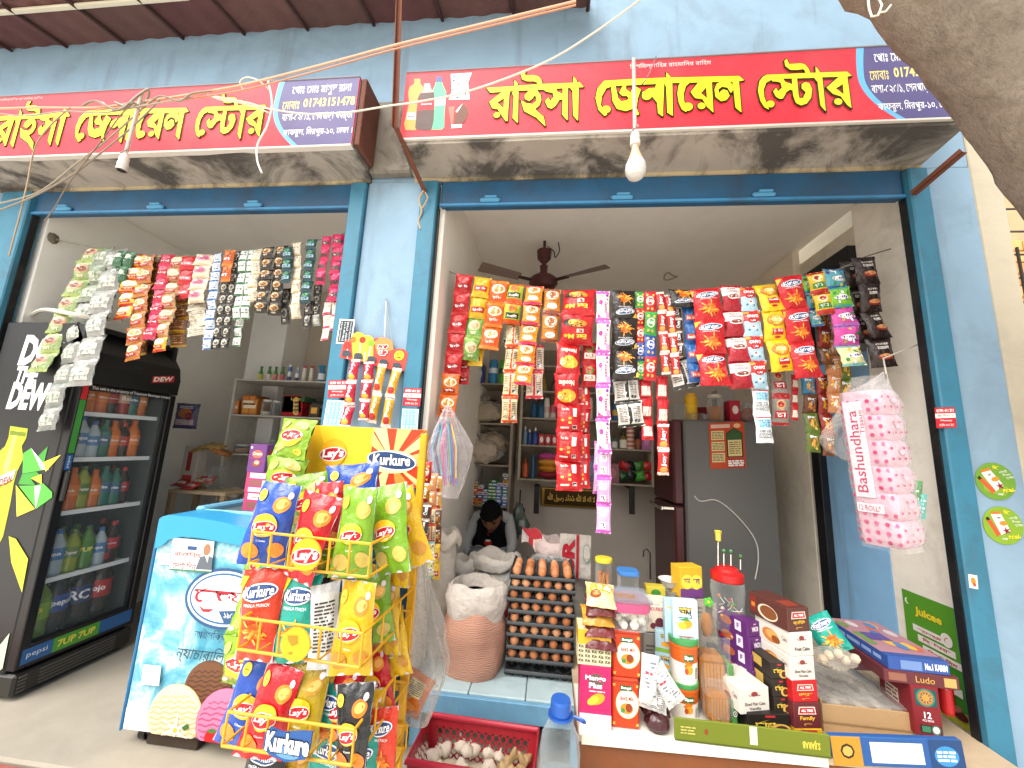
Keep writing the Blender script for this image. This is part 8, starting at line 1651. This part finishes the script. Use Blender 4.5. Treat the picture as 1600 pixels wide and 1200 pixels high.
def a_rblack(P, w, h): P.text('রোমা',-.1 * w,.05 * h, w=.5 * w, h=.42 * h, col='e0c046', bold=.04); P.ell(.25 * w,-.2 * h,.26 * w,.26 * h, 'c9a050'); P.ell(.28 * w,-.2 * h,.16 * w,.18 * h, '4a2a18'); P.rect(-.1 * w,.34 * h,.14 * w,.44 * h, 'b02a2a')
YA = Yb(1190,1152)
lb('white sliced cake box standing on the wide black wafer box',1152,1075,1207,1115, 'cdc8be',.16, a_cake('Sliced Plain Cake', 'Vanilla'), a_cakeside,16, YA)
lb('wide black wafer box with gold lettering at the counter front',1168,1116,1238,1150, '1f1a17',.2, a_rblack, None,8, YA - .01)
for i,(x0, y0, x1, y1) in enumerate([(1203,1036,1232,1061),(1206,1062,1234,1089),(1209,1090,1238,1116)]): lb(f'narrow black wafer box between the white cake boxes, {["topmost", "middle", "lowest"][i]} of three', x0, y0, x1, y1, '26201b',.16, a_rblack, lambda P, w, h: P.rect(-.5 * w,-.2 * h,.2 * w,.4 * h, 'b89a4a'),10, YA + .015)
YB = Yb(1260,1160)
lb('yellow cake box lowest at the counter front',1241,1139,1288,1156, 'cf9a1c',.22, lambda P, w, h: P.rect(-.3 * w,.1 * h,.3 * w,.4 * h, 'a82a24'), None,8, YB)
lb('maroon family cake box under the red one',1238,1098,1285,1138, '5f2428',.16, a_allt('Family'), a_cakeside,10, YB); lb('bright red cake box between white and maroon ones',1236,1064,1281,1097, 'b31a20',.16, a_allt('লেয়ার'), a_cakeside,12, YB + .002)
lb('white sliced cake box above the bright red one',1232,1026,1277,1063, 'cdc8be',.16, a_cake('Sliced Plain Cake', 'Chocolate'), a_cakeside,14, YB + .004); lb('white fruit cake box under the brown topmost box',1231,988,1275,1025, 'cdc8be',.165, lambda P, w, h: (P.ell(.0,.26 * h,.12 * w,.1 * h, '8a3a34', n=8), P.text('Cupcake',0,.18 * h, w=.4 * w, h=.1 * h, col='6a2a34', bold=.02), P.text('Fruit Cake',0,-.2 * h, w=.66 * w, h=.15 * h, col='3a2426', bold=.03)), a_cakeside,16, YB + .006)
lb('brown family cake box topmost of the cake box tower',1226,950,1270,987, '56302a',.18, a_allt('ফ্যামিলি'), lambda P, w, h: (P.ell(.0,-.1 * h,.26 * w,.34 * h, 'd8c8b0'), P.ell(.02 * w,-.08 * h,.22 * w,.28 * h, '7a4a2c'), P.poly([(-.46 * w,-.3 * h),(-.3 * w,-.3 * h),(-.3 * w,.4 * h),(-.46 * w,.4 * h)], '7a2a22'), P.rect(-.43 * w,-.1 * h,-.33 * w,.1 * h, 'c8762a')),18, YB + .008, topart=lambda P, w, h: P.rect(-.3 * w,-.4 * h,.3 * w,-.1 * h, '8a3a2c'))
# right group
Yk = .02; e = pxm(1290,990, Yk); o = link('snack_bag', packet(46 * e,56 * e,.06, DES['kt'][0], DES['kt'][1],6, nx=12, ny=12, wr=1.6).mesh('snack_bag', 'foil',60)); o.matrix_basis = Matrix.Translation(at(1291,990, Yk)) @ Matrix.Rotation(math.radians(-20),4, 'Z') @ Matrix.Rotation(math.radians(-20),4, 'X') @ Matrix.Rotation(math.radians(-30),4, 'Y'); tag(o, 'teal snack bag propped behind the cake box tower', 'snack bag')
b = MB(); b.blob((0,0,.03),(.085,.05,.04), 'd0c8bc',16, amp=.3, fr=3); [b.blob((-.05 + .03 * i,-.02 + .01 * (i % 2),.03 + .012 * (i % 3)),.017, 'cbb9a0',8, mi=1) for i in range(5)]; put(b, 'plastic_bag', 'clear bag of garlic lying under the teal snack bag', 'bag',1302,1040,-.02,['haze_plastic', 'matte'])
YD = Yb(1360,1150); a, c_ = at(1288,1150, YD), at(1437,1150, YD); zt2 = TZ_ + .04
tr_ = thing('carton_tray', 'open brown carton tray filled with grey wrapped goods', 'carton',((a.x + c_.x) / 2, YD + .1, TZ_ + .02)); cz0, cz1 = a.z - .005, at(1290,1100, YD).z; R_ = math.radians(-3)
b = MB(); w_ = c_.x - a.x; b.box((a.x, YD, cz0),(c_.x, YD + .006, cz1), 'ad8d66',.001); b.box((a.x, YD + .007, cz0),(a.x + .006, YD + .33, cz1 + .01), 'a08058',.001); b.box((c_.x - .006, YD + .007, cz0),(c_.x, YD + .33, cz1 - .0), 'a08058',.001); b.box((a.x, YD + .331, cz0),(c_.x, YD + .337, cz1 + .02), 'a08058',.001); b.box((a.x + .007, YD + .007, cz0),(c_.x - .007, YD + .33, cz0 + .004), '9a7a54'); b.box((a.x + .0, YD - .004, cz0 + (cz1 - cz0) * .46),(c_.x, YD - .001, cz0 + (cz1 - cz0) * .5), '8f7250'); b.build('tray', 'matte', tr_, smooth=0)
b = MB(); b.grid(lambda u, v: V((a.x + .01 + u * (w_ - .02), YD + .01 + v * .32, cz1 - .012 + .022 * v + .016 * noise.noise(V((u * 4, v * 4,2))) + .008 * noise.noise(V((u * 14, v * 5,1))))),30,20, lambda u, v: 'a89f92' if noise.noise(V((u * 5, v * 5,4))) < .1 else '8a8074'); b.build('wrapped_goods', 'foil', tr_, smooth=70)
b = MB(); b.grid(lambda u, v: V((a.x + .01 + u * (w_ - .015), YD + .004 + v * .3, cz1 + .008 + .026 * v + .02 * noise.noise(V((u * 3 + 3, v * 6,7))))),24,14, 'd4d4d0'); b.build('plastic_cover', 'clear', tr_, smooth=70)
def a_karim(P, w, h): P.rect(-.5 * w,-.4 * h,.5 * w,.5 * h, 'a87a84'); rd = random.Random(5); [P.ell(rd.uniform(-.4,.4) * w, rd.uniform(-.3,.4) * h,.09 * w,.1 * h,['c85a3a', 'd8b04a', '4a7ab0', '6a8a4a', 'c8c0c0'][i % 5], n=9) for i in range(14)]; P.rect(-.3 * w,-.1 * h,.1 * w,.1 * h, '5a4a8a')
Yg = YD - .02; zg = at(1400,1078, Yg).z
bx('maroon flat game box under the blue one',1385,1052,1495,1072, '5f2a30',.33, {'front': lambda P, w, h: (P.rect(-.44 * w,-.3 * h,-.2 * w,.3 * h, '8a5a4a'), P.rect(.3 * w,-.35 * h,.46 * w,.35 * h, 'b89a5a'), P.text('Ludo',.05 * w,0, h=.5 * h, col='c8a04a')), 'top': lambda P, w, h: P.rect(-.4 * w,-.4 * h,.4 * w,.4 * h, '6a4a3a')}, Y=Yg, yaw=-4, group='flat game boxes on the counter', name='game_box', cat='game box')
bx('blue flat game box with a colourful lid on the maroon one',1390,1030,1482,1051, '2f4f92',.34, {'front': lambda P, w, h: (P.rect(-.3 * w,-.36 * h,.05 * w,.3 * h, '6a86b8'), P.text('No.1 KARIM',.28 * w,0, w=.36 * w, h=.5 * h, bold=.03)), 'left': lambda P, w, h: P.lines(-.4 * w,.4 * w,-.3 * h,.3 * h,1, '8aa0d0'), 'top': a_karim}, Y=Yg + .002, yaw=-2, group='flat game boxes on the counter', name='game_box', cat='game box')
def a_12(P, w, h): P.rect(-.38 * w,.1 * h,.4 * w,.44 * h, '1f4a4a'); [P.ell(.0,.27 * h, r_ * w, r_ * w, c) for r_, c in ((.34, '2f7a6a'),(.27, 'b8702c'),(.2, '1f5a5a'),(.12, 'd8a04a'),(.05, '9a2a2a'))]; P.star(0,.27 * h,.1 * w,.3 * w,10, 'c98a3c'); P.text('12',0,-.08 * h, h=.13 * h, bold=.02); P.text('PCS BOX',0,-.19 * h, w=.4 * w, h=.04 * h); P.rect(-.3 * w,-.44 * h,.44 * w,-.28 * h, '1d2a28'); P.ell(.24 * w,-.36 * h,.17 * w,.1 * h, '4a6a5a'); P.ell(.24 * w,-.36 * h,.12 * w,.07 * h, 'd8d4c8'); P.rect(-.26 * w,-.42 * h,.04 * w,-.3 * h, '3a7a5a')
bx('dark red box with a round mandala print and the number twelve',1428,1073,1469,1150, '7a1c24',.16, {'front': a_12, 'left': lambda P, w, h: (P.rect(-.3 * w,-.1 * h,.1 * w,.2 * h, 'd8c8b8'), P.lines(-.28 * w,.08 * w,-.08 * h,.18 * h,3, '6a1a20'))}, Y=Yg - .005, yaw=-4, name='box', cat='box')
b = MB(); b.lathe([(0,0),(.018,0),(.02,.01),(.02,.09),(.008,.11),(.008,.13),(0,.13)],['a81a1e', 'a81a1e', 'b82226', 'a81a1e', 'c9c4bc', 'c9c4bc', 'c9c4bc'],16); put(b, 'red_bottle', 'small red bottle behind the twelve box', 'bottle',1481,1115, YD + .08); b = MB(); b.box((-.02,-.012,0),(.02,.012,.02), '5a2a24',.006); put(b, 'eraser_block', 'small maroon packet right of the red bottle', 'packet',1492,1112, YD + .1)
def a_olive(P, w, h): P.text('S.IJARAB',.38 * w,.0, w=.11 * w, h=.4 * h, col='d8c04a', rot=PI, bold=.03); P.ell(-.29 * w,.02 * h,.012 * w,.14 * h, '8a3a24', n=12); P.ell(.0 * w,-.12 * h,.011 * w,.15 * h, '2a3436', n=12); P.lines(-.46 * w,-.36 * w,-.2 * h,.2 * h,3, 'b8b060', seed=3); P.rect(-.01 * w,-.3 * h,.04 * w,.5 * h, 'c9cbb4'); P.rect(-.5 * w,-.5 * h,.5 * w,-.44 * h, '4a5420')
def strip_box(label, tl, tr, br, bl, Y, col, art, d):
 p = [at(x, y, Y) for x, y in (tl, tr, br, bl)]; o = (p[0] + p[1] + p[2] + p[3]) / 4; X = ((p[1] - p[0]) + (p[2] - p[3])) / 2; wd = X.length; hh = (((p[0] - p[3]) + (p[1] - p[2])) / 2).z; ang = math.atan2(-X.z, X.x); b = MB(); b.box((-wd / 2,0,-hh / 2),(wd / 2, d, hh / 2), col,.002); art(Print(b, frame((0,0,0),(1,0,0),(0,0,1)),.0004, d=.5), wd, hh); ob = b.build('flat_carton', 'card', smooth=0, origin=(0,0,0)); ob.location = o; ob.rotation_euler = (0, ang,0); tag(ob, label, 'carton', 'flat cartons along the counter edge')
strip_box('olive green folded carton edging the front of the counter',(1054,1120),(1298,1150),(1298,1184),(1054,1157), yf(1.0) - .012, '69741f', a_olive,.008)
def a_goldblue(P, w, h): P.rect(-.5 * w,-.5 * h,-.27 * w,.5 * h, 'b8862c'); P.rect(-.08 * w - .12 * w,-.36 * h,.2 * w,.34 * h, 'dcdcd6'); P.ell(-.38 * w,0,.055 * w,.26 * h, '33261c', n=8); P.ell(-.38 * w,0,.04 * w,.18 * h, 'c9a050', n=8); P.rect(.25 * w,-.5 * h,.5 * w,.5 * h, '22426e'); P.ell(.37 * w,-.05 * h,.09 * w,.34 * h, '3a86c8'); P.lines(.3 * w,.44 * w,-.25 * h,.15 * h,3, 'dfe9f2', seed=4, th=.6)
strip_box('gold and blue flat carton at the right end of the counter edge',(1300,1149),(1506,1158),(1506,1203),(1300,1196), yf(1.3) - .012, '2a5590', a_goldblue,.02)
# poster on the right reveal
pq = [atx(x, y,1.774) for x, y in ((1408,929),(1495,941),(1516,1132),(1432,1100))]; o_ = sum(pq, V()) / 4; Y_a = min(pq[1].y, pq[2].y); wY = ((pq[0].y - pq[1].y) + (pq[3].y - pq[2].y)) / 2; hZ = ((pq[0].z - pq[3].z) + (pq[1].z - pq[2].z)) / 2
b = MB(); fn = frame(o_,(0,-1,0),(0,0,1),(-1,0,0)); b.add([fn(x * wY / 2, y * hZ / 2,0) for x, y in ((-1,-1),(1,-1),(1,1),(-1,1))],[(0,1,2,3)], '3f8a2c'); P = Print(b, fn,.0006, d=.5); w_, h_ = wY, hZ
P.rect(-.5 * w_,.0,.5 * w_,.5 * h_, '5a9a2e'); P.poly([(-.5 * w_,-.5 * h_),(.5 * w_,-.5 * h_),(.5 * w_,-.36 * h_),(-.5 * w_,-.46 * h_)], 'b8b83a'); P.text('Juicee',-.02 * w_,.33 * h_, w=.5 * w_, h=.1 * h_, col='e8d83a', bold=.05, out='4a6a1c'); P.ell(-.4 * w_,.4 * h_,.05 * w_,.03 * h_, 'e8f0d8'); P.ell(-.37 * w_,.405 * h_,.045 * w_,.028 * h_, '5a9a2e')
for i, t in enumerate(['রমজানের', 'ফ্রি উপহার', 'জিতে নিন']): P.rect((-.34 + .08 * i) * w_,(.14 - .08 * i) * h_,(.3 + .1 * i) * w_,(.2 - .08 * i) * h_, 'e9e4dc'); P.text(t,(.0 + .08 * i) * w_,(.17 - .08 * i) * h_, w=.5 * w_, h=.045 * h_, col='b8202c', bold=.04)
P.ell(.28 * w_,.19 * h_,.1 * w_,.06 * h_, 'e9e4dc'); P.text('৫',.28 * w_,.19 * h_, h=.05 * h_, col='b8202c'); P.rect(-.25 * w_,-.2 * h_,.12 * w_,-.12 * h_, 'dcdcdc'); P.rect(-.22 * w_,-.12 * h_,.1 * w_,-.05 * h_, 'b8202c'); P.rect(.15 * w_,-.25 * h_,.44 * w_,-.18 * h_, 'e8e8e4'); P.rect(.1 * w_,-.4 * h_,.3 * w_,-.2 * h_, 'b02a24'); P.ell(.36 * w_,-.4 * h_,.12 * w_,.04 * h_, '5a1a20')
tag(b.build('poster', 'card', smooth=0), 'green juice poster with white and red slogans on the right reveal', 'poster')
# ------------------------------------------------------------------ toilet tissue pack hanging at the right
tp = at(1375,728,-.26); e = pxm(1375,728,-.26); HT = 254 * e; tk = thing('tissue_pack', 'pink and white twelve roll tissue pack hanging in clear plastic at the right', 'tissue pack', tp)
RZ = Matrix.Rotation(math.radians(-68),3, 'Z'); hw = .071; b = MB(); n = 36; vs = []; m_ = 72; LX = Matrix.Rotation(math.radians(-3),3, 'Y')
def TS(a, t, off=0):
 c, s_ = math.cos(a), math.sin(a); q = (abs(c) ** 7 + abs(s_) ** 7) ** (-1 / 7); bul = .84 + .16 * abs(math.sin(PI * 6 * t)) ** .4; fx = 1 if t < .94 and t > .02 else .93
 r_ = hw * q * (bul if c > .2 or s_ > .2 else .97 + .03 * bul) * fx + off
 return tp + LX @ (RZ @ V((r_ * c * .95, r_ * s_ * .9,(t - .5) * HT)) + V((0,0,0)))
for j in range(m_ + 1):
 for k in range(n): vs.append(TS(2 * PI * k / n, j / m_))
b.add(vs,[(j * n + k, j * n + (k + 1) % n,(j + 1) * n + (k + 1) % n,(j + 1) * n + k) for j in range(m_) for k in range(n)] + [tuple(range(n))[::-1], tuple(m_ * n + k for k in range(n))], 'd0abb8')
fl = lambda x, y, h: TS(-PI / 2 + math.atan2(x, hw), y, h + .003); fr_ = lambda x, y, h: TS(math.atan2(x, hw), y, h + .003)
P = Print(b, fl,.0006, d=.02)
for r in range(17):
 for c in range(5):
  y = .03 + r * .056
  if .32 < y < .9 and c in (1,2): continue
  if .2 < y < .27: continue
  P.ell((-.062 + .031 * c) , y,.0075,.013, 'c03a6c' if (r + c) % 2 else 'c85a84', n=8); P.k -= 1
P.k += 2; P.rect(-.05,.3,.012,.93, 'e0d2d7'); P.text('Bashundhara',-.028,.61, w=.52, h=.05, col='b02458', bold=.01, rot=PI / 2) if False else None
vs_, fs_, W_, H_ = txt('Bashundhara',.01); P.put([(-.024 - y * (.034 / H_),.6 + x * (.54 / W_)) for x, y in vs_], fs_, 'b02458'); vs_, fs_, W_, H_ = txt('Tissue',.0); P.put([(.003 - y * (.014 / H_),.79 + x * (.16 / W_)) for x, y in vs_], fs_, 'b02458')
P.rect(-.052,.205,.03,.262, 'e0d2d7'); vs_, fs_, W_, H_ = txt('12 ROLLS',.01); P.put([(-.012 + x * (.066 / W_),.233 + y * (.034 / H_)) for x, y in vs_], fs_, 'a82458')
P = Print(b, fr_,.0006, d=.02)
for r in range(6):
 for c in range(4):
  for k in range(2):
   if (r + c) % 3 == 1 and k: continue
   P.ell(-.05 + .033 * c,(r + .3 + .4 * k) / 6,.006,.0085, 'c03a6c', n=8); P.k -= 1
 P.k += 1; P.ell(.0,(r + .55) / 6,.014,.016, 'd8b8c4', n=12)
b.build('tissue_rolls', 'foil', tk, smooth=50)
b = MB(); top_ = at(1385,585,-.2)
def cov(a, t): p = TS(a, min(t,1),.006 + .006 * noise.noise(V((math.cos(a) * 3, math.sin(a) * 3, t * 6)))); return p if t <= 1 else p.lerp(top_ + V((.0,0,.02 * math.sin(a * 3))),(t - 1) / .22 * .92)
b.grid(lambda u, v: cov(2 * PI * u,-.02 + 1.24 * v),40,40, 'e6e2e2'); b.build('plastic_wrap', 'clear', tk, smooth=80)
b = MB(); w0 = [at(1330,590,-.05), at(1312,640,-.08), at(1282,685,-.1), at(1300,710,-.12), at(1330,715,-.18)]; w1 = [at(1372,585,-.12), at(1355,640,-.15), at(1340,690,-.18), at(1335,720,-.2), at(1338,730,-.2)]
sp0, sp1 = spline(w0), spline(w1); b.grid(lambda u, v: sp0[int(v * (len(sp0) - 1))].lerp(sp1[int(v * (len(sp1) - 1))], u) + V((0,.012 * math.sin(u * 9 + v * 5),0)),10,28, 'd8cfc4'); b.build('plastic_flap', 'haze_plastic', tk, smooth=80)
b = MB(); b.tube([top_, at(1380,560,-.1), V((1.776,.12, at(1390,520,0).z))],.003, 'b8b0a4',6); b.build('hanging_string', 'cloth', tk)
for i,(x, y, c, lab) in enumerate([(1432,770, '5a8a5a', 'green corner packet peeking out right of the tissue pack'),(1436,790, '5fa8a0', 'teal packet strip hanging right behind the tissue pack')]):
 o = link('small_packet', packet(.035 + .01 * i,.1,.02, c, d_plain(c, 'c9d8d4', 'e4ece8',4)[1], i, wr=1.5).mesh('small_packet', 'foil',60)); o.location = at(x, y,-.05); o.rotation_euler = (0, math.radians(8), math.radians(-20)); tag(o, lab, 'packet')
# ------------------------------------------------------------------ hanging bags and packet bundles between rack and sacks
def hangbag(name, label, top, bot, wpx, Y, col, m, n=44, folds=9, seed=0, belly=.62):
 P0, P1 = at(*top, Y), at(*bot, Y); L_ = (P0 - P1).length; e = pxm(*bot, Y); r = wpx * e / 2; b = MB(); vs = []; J_ = 40
 for j in range(J_ + 1):
  t = j / J_; c = P0.lerp(P1, t); q = (.05 + .95 * (t / belly) ** .85) if t < belly else 1 - .62 * ((t - belly) / (1 - belly)) ** 1.8
  for k in range(n):
   a = 2 * PI * k / n; f = 1 + (.28 * math.sin(a * folds + 3 * noise.noise(V((t * 2, seed,0)))) * (1 - t) ** .7 * .7 + .22 * noise.noise(V((math.cos(a) * 2, math.sin(a) * 2, t * 4 + seed))))
   vs.append(c + V((math.cos(a) * r * q * f, math.sin(a) * r * .45 * q * f,0)))
 b.add(vs,[(j * n + k,(j + 1) * n + k,(j + 1) * n + (k + 1) % n, j * n + (k + 1) % n) for j in range(J_) for k in range(n)] + [tuple(J_ * n + k for k in range(n))], col)
 t_ = thing(name, label, 'bag', P0); b.build('clear_bag', m, t_, smooth=80); return t_, P0, P1, e
t_, p0, p1, e = hangbag('hanging_bag', 'long clear plastic bag with an orange packet inside, hanging right of the chips rack',(656,858),(650,1132),92,-.42, 'dcd8d2', 'haze_plastic', seed=1)
o = link('orange_packet', packet(.105,.13,.03, 'c9681c', lambda P, w, h: (P.rect(-.25 * w,.0 * h,.28 * w,.36 * h, 'd8c48a'), P.lines(-.22 * w,.25 * w,.03 * h,.33 * h,7, '5a4a2a'), P.ell(0,-.25 * h,.3 * w,.1 * h, 'e08a34')),3, wr=1.6).mesh('orange_packet', 'foil',60), t_); o.location = at(646,1082,-.44) - t_.location; o.rotation_euler = (0, math.radians(24),0)
o = link('blue_packet', packet(.07,.07,.02, '3a6a9a', None,5, wr=2.2).mesh('blue_packet', 'foil',60), t_); o.location = at(622,975,-.43) - t_.location; o.rotation_euler = (0, math.radians(-20),0)
t_, p0, p1, e = hangbag('straw_bag', 'clear bag of rainbow drinking straws hanging by the right jamb of the pillar',(700,632),(704,778),64,.02, 'e2dce0', 'haze_plastic', seed=4, folds=7, belly=.45)
b = MB(); rd = random.Random(6)
for i in range(46):
 x, y = rd.uniform(-22,22), rd.uniform(-.03,.03); c = ['c83a7a', 'd86aa0', 'd8a82c', '3a8ac8', '7a4ab0', 'e0c04a', 'c8508c', '4ab0b8'][i % 8]; b.tube([at(696 + x * .5,655 + rd.uniform(0,12),.02 + y), at(694 + x,700,.02 + y), at(698 + x * .75,752 + rd.uniform(-10,8),.02 + y)],.0035, c,6)
o = b.build('straws', 'plastic', t_); o['kind'] = 'stuff'
sack('woven_sack', 'white sack edge standing behind the edge on packet strips', at(690,900,.32).x,.34,.237,.075,.06, at(690,838,.32).z - .237, 'b9b1a6', 'c6beb2', '8a8072', seed=12)
GM = 'thin packet strips hanging edge on beside the rack'
for a in [('orange and red packet strip nearest the left jamb of the egg shopfront',(667,722),(662,788),18,[('cred',1,0),('yelpop',1,0)],-.2),('cream and green packet strip hanging edge on right of the rack',(678,740),(671,902),13,[('chipclear',2,0),('creamback',2,0),('jcream',2,0)],-.22),('yellow brown packet strip hanging edge on right of the rack',(686,745),(682,905),11,[('yelpop',2,0),('chipbrown',2,0),('yellowbox',2,0)],-.18),('dark striped packet strip hanging edge on right of the rack',(666,790),(660,880),14,[('brown',2,0),('chipred',2,0)],-.24)]: strip(a[0], a[1], a[2], a[3], a[4], a[5], GM, t=.3, lean=2.5)
# ------------------------------------------------------------------ red basket of garlic, water jug
g = MB(); g.box((-.899,-1.0,-.296),(2.6,-.264,-.003), 'a29c92',.012); tag(g.build('step', 'cement'), kind='structure')
RZ0 = .215; q = [atz(672,1119, RZ0), atz(842,1143, RZ0), atz(846,1215, RZ0), atz(632,1170, RZ0)]; cbx_ = sum(q, V()) / 4; bw_, bd_ = (q[1].x - q[0].x) * 1.0, max(.2,(q[0].y - q[3].y) * 1.0 + .06)
bk = thing('red_basket', 'red perforated plastic basket holding garlic and ginger', 'basket',(cbx_.x, cbx_.y,0)); BR = Matrix.Rotation(math.radians(-2),4, 'Z'); T0 = Matrix.Translation(V((cbx_.x, cbx_.y - .02,0))) @ BR
def wall(b, A, B_, nx, ny, flip):
 """perforated wall from bottom edge A0-A1 to top edge B0-B1"""
 (A0, A1),(B0, B1) = A, B_; f = lambda u, v: T0 @ (A0.lerp(A1, u).lerp(B0.lerp(B1, u), v)); c = 'a3202c'
 for j in range(ny):
  for i in range(nx):
   u0, u1, v0, v1 = i / nx,(i + 1) / nx, j / ny,(j + 1) / ny; hole = .12 < (v0 + v1) / 2 < .86 and 0 < i < nx - 1
   if not hole: b.add([f(u0, v0), f(u1, v0), f(u1, v1), f(u0, v1)],[(0,1,2,3)], c); continue
   vs = []; uc, vc = (u0 + u1) / 2,(v0 + v1) / 2
   for k in range(8):
    a = 2 * PI * (k + .5) / 8; cu, su = math.cos(a), math.sin(a); s_ = 1 / max(abs(cu), abs(su)); vs.append(f(uc + cu * s_ * (u1 - u0) / 2, vc + su * s_ * (v1 - v0) / 2))
   for k in range(8): a = 2 * PI * (k + .5) / 8; vs.append(f(uc + math.cos(a) * (u1 - u0) * .36, vc + math.sin(a) * (v1 - v0) * .34))
   b.add(vs,[(k,(k + 1) % 8,8 + (k + 1) % 8,8 + k) for k in range(8)], c)
hw_, hd_ = bw_ / 2, bd_ / 2; iw, id_ = hw_ * .86, hd_ * .82; K4 = [V((-iw,-id_,.006)), V((iw,-id_,.006)), V((iw, id_,.006)), V((-iw, id_,.006))]; R4 = [V((-hw_,-hd_, RZ0)), V((hw_,-hd_, RZ0)), V((hw_, hd_, RZ0)), V((-hw_, hd_, RZ0))]
b = MB()
for i in range(4): j = (i + 1) % 4; wall(b,(K4[i], K4[j]),(R4[i], R4[j]),15 if i % 2 == 0 else 9,7,0)
b.add([T0 @ p for p in K4],[(0,1,2,3)], '9a1e2a'); b.build('basket_wall', 'plastic', bk, smooth=0)
b = MB(); b.tube([T0 @ (p + V((0,0,.004))) for p in [R4[0], R4[1], R4[2], R4[3]]],.011, 'b0283a',10, closed=True); b.build('rim', 'plastic', bk)
def garlic(p, s_, seed):
 b = MB(); n = 18
 prof = [(0,0),(.5,.04),(.95,.3),(1,.5),(.8,.78),(.35,.98),(.16,1.1),(.12,1.4),(0,1.42)]; vs = []
 for r, z in prof:
  for k in range(n): a = 2 * PI * k / n; q = 1 + .08 * math.cos(a * 6) * (r > .3); vs.append(V((r * .024 * q * math.cos(a), r * .024 * q * math.sin(a), z * .034)))
 b.add(vs,[(j * n + k, j * n + (k + 1) % n,(j + 1) * n + (k + 1) % n,(j + 1) * n + k) for j in range(len(prof) - 1) for k in range(n)], 'd0c4b2'); return b.mesh('garlic_bulb', 'matte',60)
gm = garlic(None,1,0); rd = random.Random(12); gl = ['at the far left', 'second from the left at the back', 'large, left of the middle', 'in the middle of the heap', 'tilted towards the ginger', 'right next to the ginger', 'low at the front left', 'low at the front middle', 'half buried behind the large one', 'low at the front right', 'topmost of the heap', 'by the left wall of the basket']
b = MB(); b.grid(lambda u, v: T0 @ V(((u - .5) * iw * 1.9,(v - .5) * id_ * 1.9,.095 + .02 * noise.noise(V((u * 5, v * 5,3))))),14,10, 'b8aa94'); o = b.build('garlic_heap', 'matte', smooth=60); tag(o, 'layer of loose garlic skins filling the red basket', 'garlic', None, 'stuff')
for i,(x, y) in enumerate([(684,1172),(702,1166),(722,1166),(744,1172),(762,1178),(778,1180),(690,1190),(715,1188),(735,1160),(765,1192),(728,1176),(672,1182)]):
 o = link('garlic_bulb', gm); p = atz(x, y + 10,.105); o.location = p + V((0,0,.014 if i == 10 else .0)); o.rotation_euler = (rd.uniform(-.9,.9), rd.uniform(-.9,.9), rd.uniform(0,6)); s_ = rd.uniform(.9,1.25) * (1.15 if i == 2 else 1); o.scale = (s_,) * 3; tag(o, f'white garlic bulb in the red basket, {gl[i]}', 'garlic', 'garlic bulbs in the red basket')
for i,(x, y, r_) in enumerate([(800,1176,.3),(818,1186,1.2),(790,1192,2.2)]):
 b = MB(); c = atz(x, y + 8,.12); d = V((math.cos(r_), math.sin(r_) * .4,.5 * math.cos(i))).normalized(); b.tube([c + d * (k * .014 - .04) + V((0,0,.006 * math.sin(k * 2))) for k in range(7)],[.006,.014,.016,.012,.016,.013,.005], 'b59a6c',10); b.tube([c, c + V((.01 - .02 * (i % 2),-.01,.03)), c + V((.012 - .03 * (i % 2),-.012,.045))],[.012,.011,.004], 'bfa478',9); tag(b.build('ginger_root', 'egg'),['knobbly ginger root standing up in the basket', 'ginger root at the right end of the basket', 'ginger root lying low at the front of the basket'][i], 'ginger', 'ginger roots in the red basket')
jy = -.36; jt, jb = at(878,1104, jy), at(875,1200, jy); e = pxm(878,1150, jy); r = 33 * e; zb_ = 0.0; hj = jt.z - zb_; c = V((jb.x, jy + r * .6, zb_)); wj = thing('water_jug', 'large clear water jug with a blue cap beside the red basket', 'bottle', c)
b = MB(); pf = [(0,.0),(r * .85,.0),(r * .98,.015)]
for k in range(9): z = .03 + k * (hj * .62 - .03) / 8; pf += [(r * (1.0 if k % 2 else .965), z)]
pf += [(r * .99, hj * .66),(r * .9, hj * .76),(r * .55, hj * .87),(r * .36, hj * .9),(r * .36, hj * .93)]; b.lathe(pf, 'cfdbe2',32, c); b.build('jug_body', 'pet', wj)
b = MB(); b.lathe([(0,.005),(r * .9,.01),(r * .92, hj * .5),(0, hj * .5)], 'a9bcc6',28, c); b.build('water', 'pet', wj)
b = MB(); b.lathe([(r * .46, hj * .9),(r * .5, hj * .91),(r * .5, hj * .985),(r * .46, hj),(0, hj)], '2a5cae',24, c); b.lathe([(r * .52, hj * .885),(r * .62, hj * .89),(r * .62, hj * .905),(r * .52, hj * .9)], '2a5cae',24, c); b.tube(spline([c + V((r * .6,0, hj * .895)), c + V((r * 1.1,-.01, hj * .89)), c + V((r * 1.15,.0, hj * .86)), c + V((r * .6,.02, hj * .87))]),.004, '2a5cae',6); b.build('cap', 'plastic', wj)
b = MB(); c = atz(965,1185,.12) if False else at(960,1192, yf(.3) + .1); S = bagfn(.3,.12,.1,3,.05,.05,2.6); b.grid(lambda u, v: V((c.x, c.y,.08)) + S(2 * u - 1,2 * v - 1),24,12, 'b8b8b4'); tag(b.build('plastic_sheet', 'haze_plastic', smooth=80), 'crumpled clear plastic under the counter rail', 'plastic')
# dim goods under the bench
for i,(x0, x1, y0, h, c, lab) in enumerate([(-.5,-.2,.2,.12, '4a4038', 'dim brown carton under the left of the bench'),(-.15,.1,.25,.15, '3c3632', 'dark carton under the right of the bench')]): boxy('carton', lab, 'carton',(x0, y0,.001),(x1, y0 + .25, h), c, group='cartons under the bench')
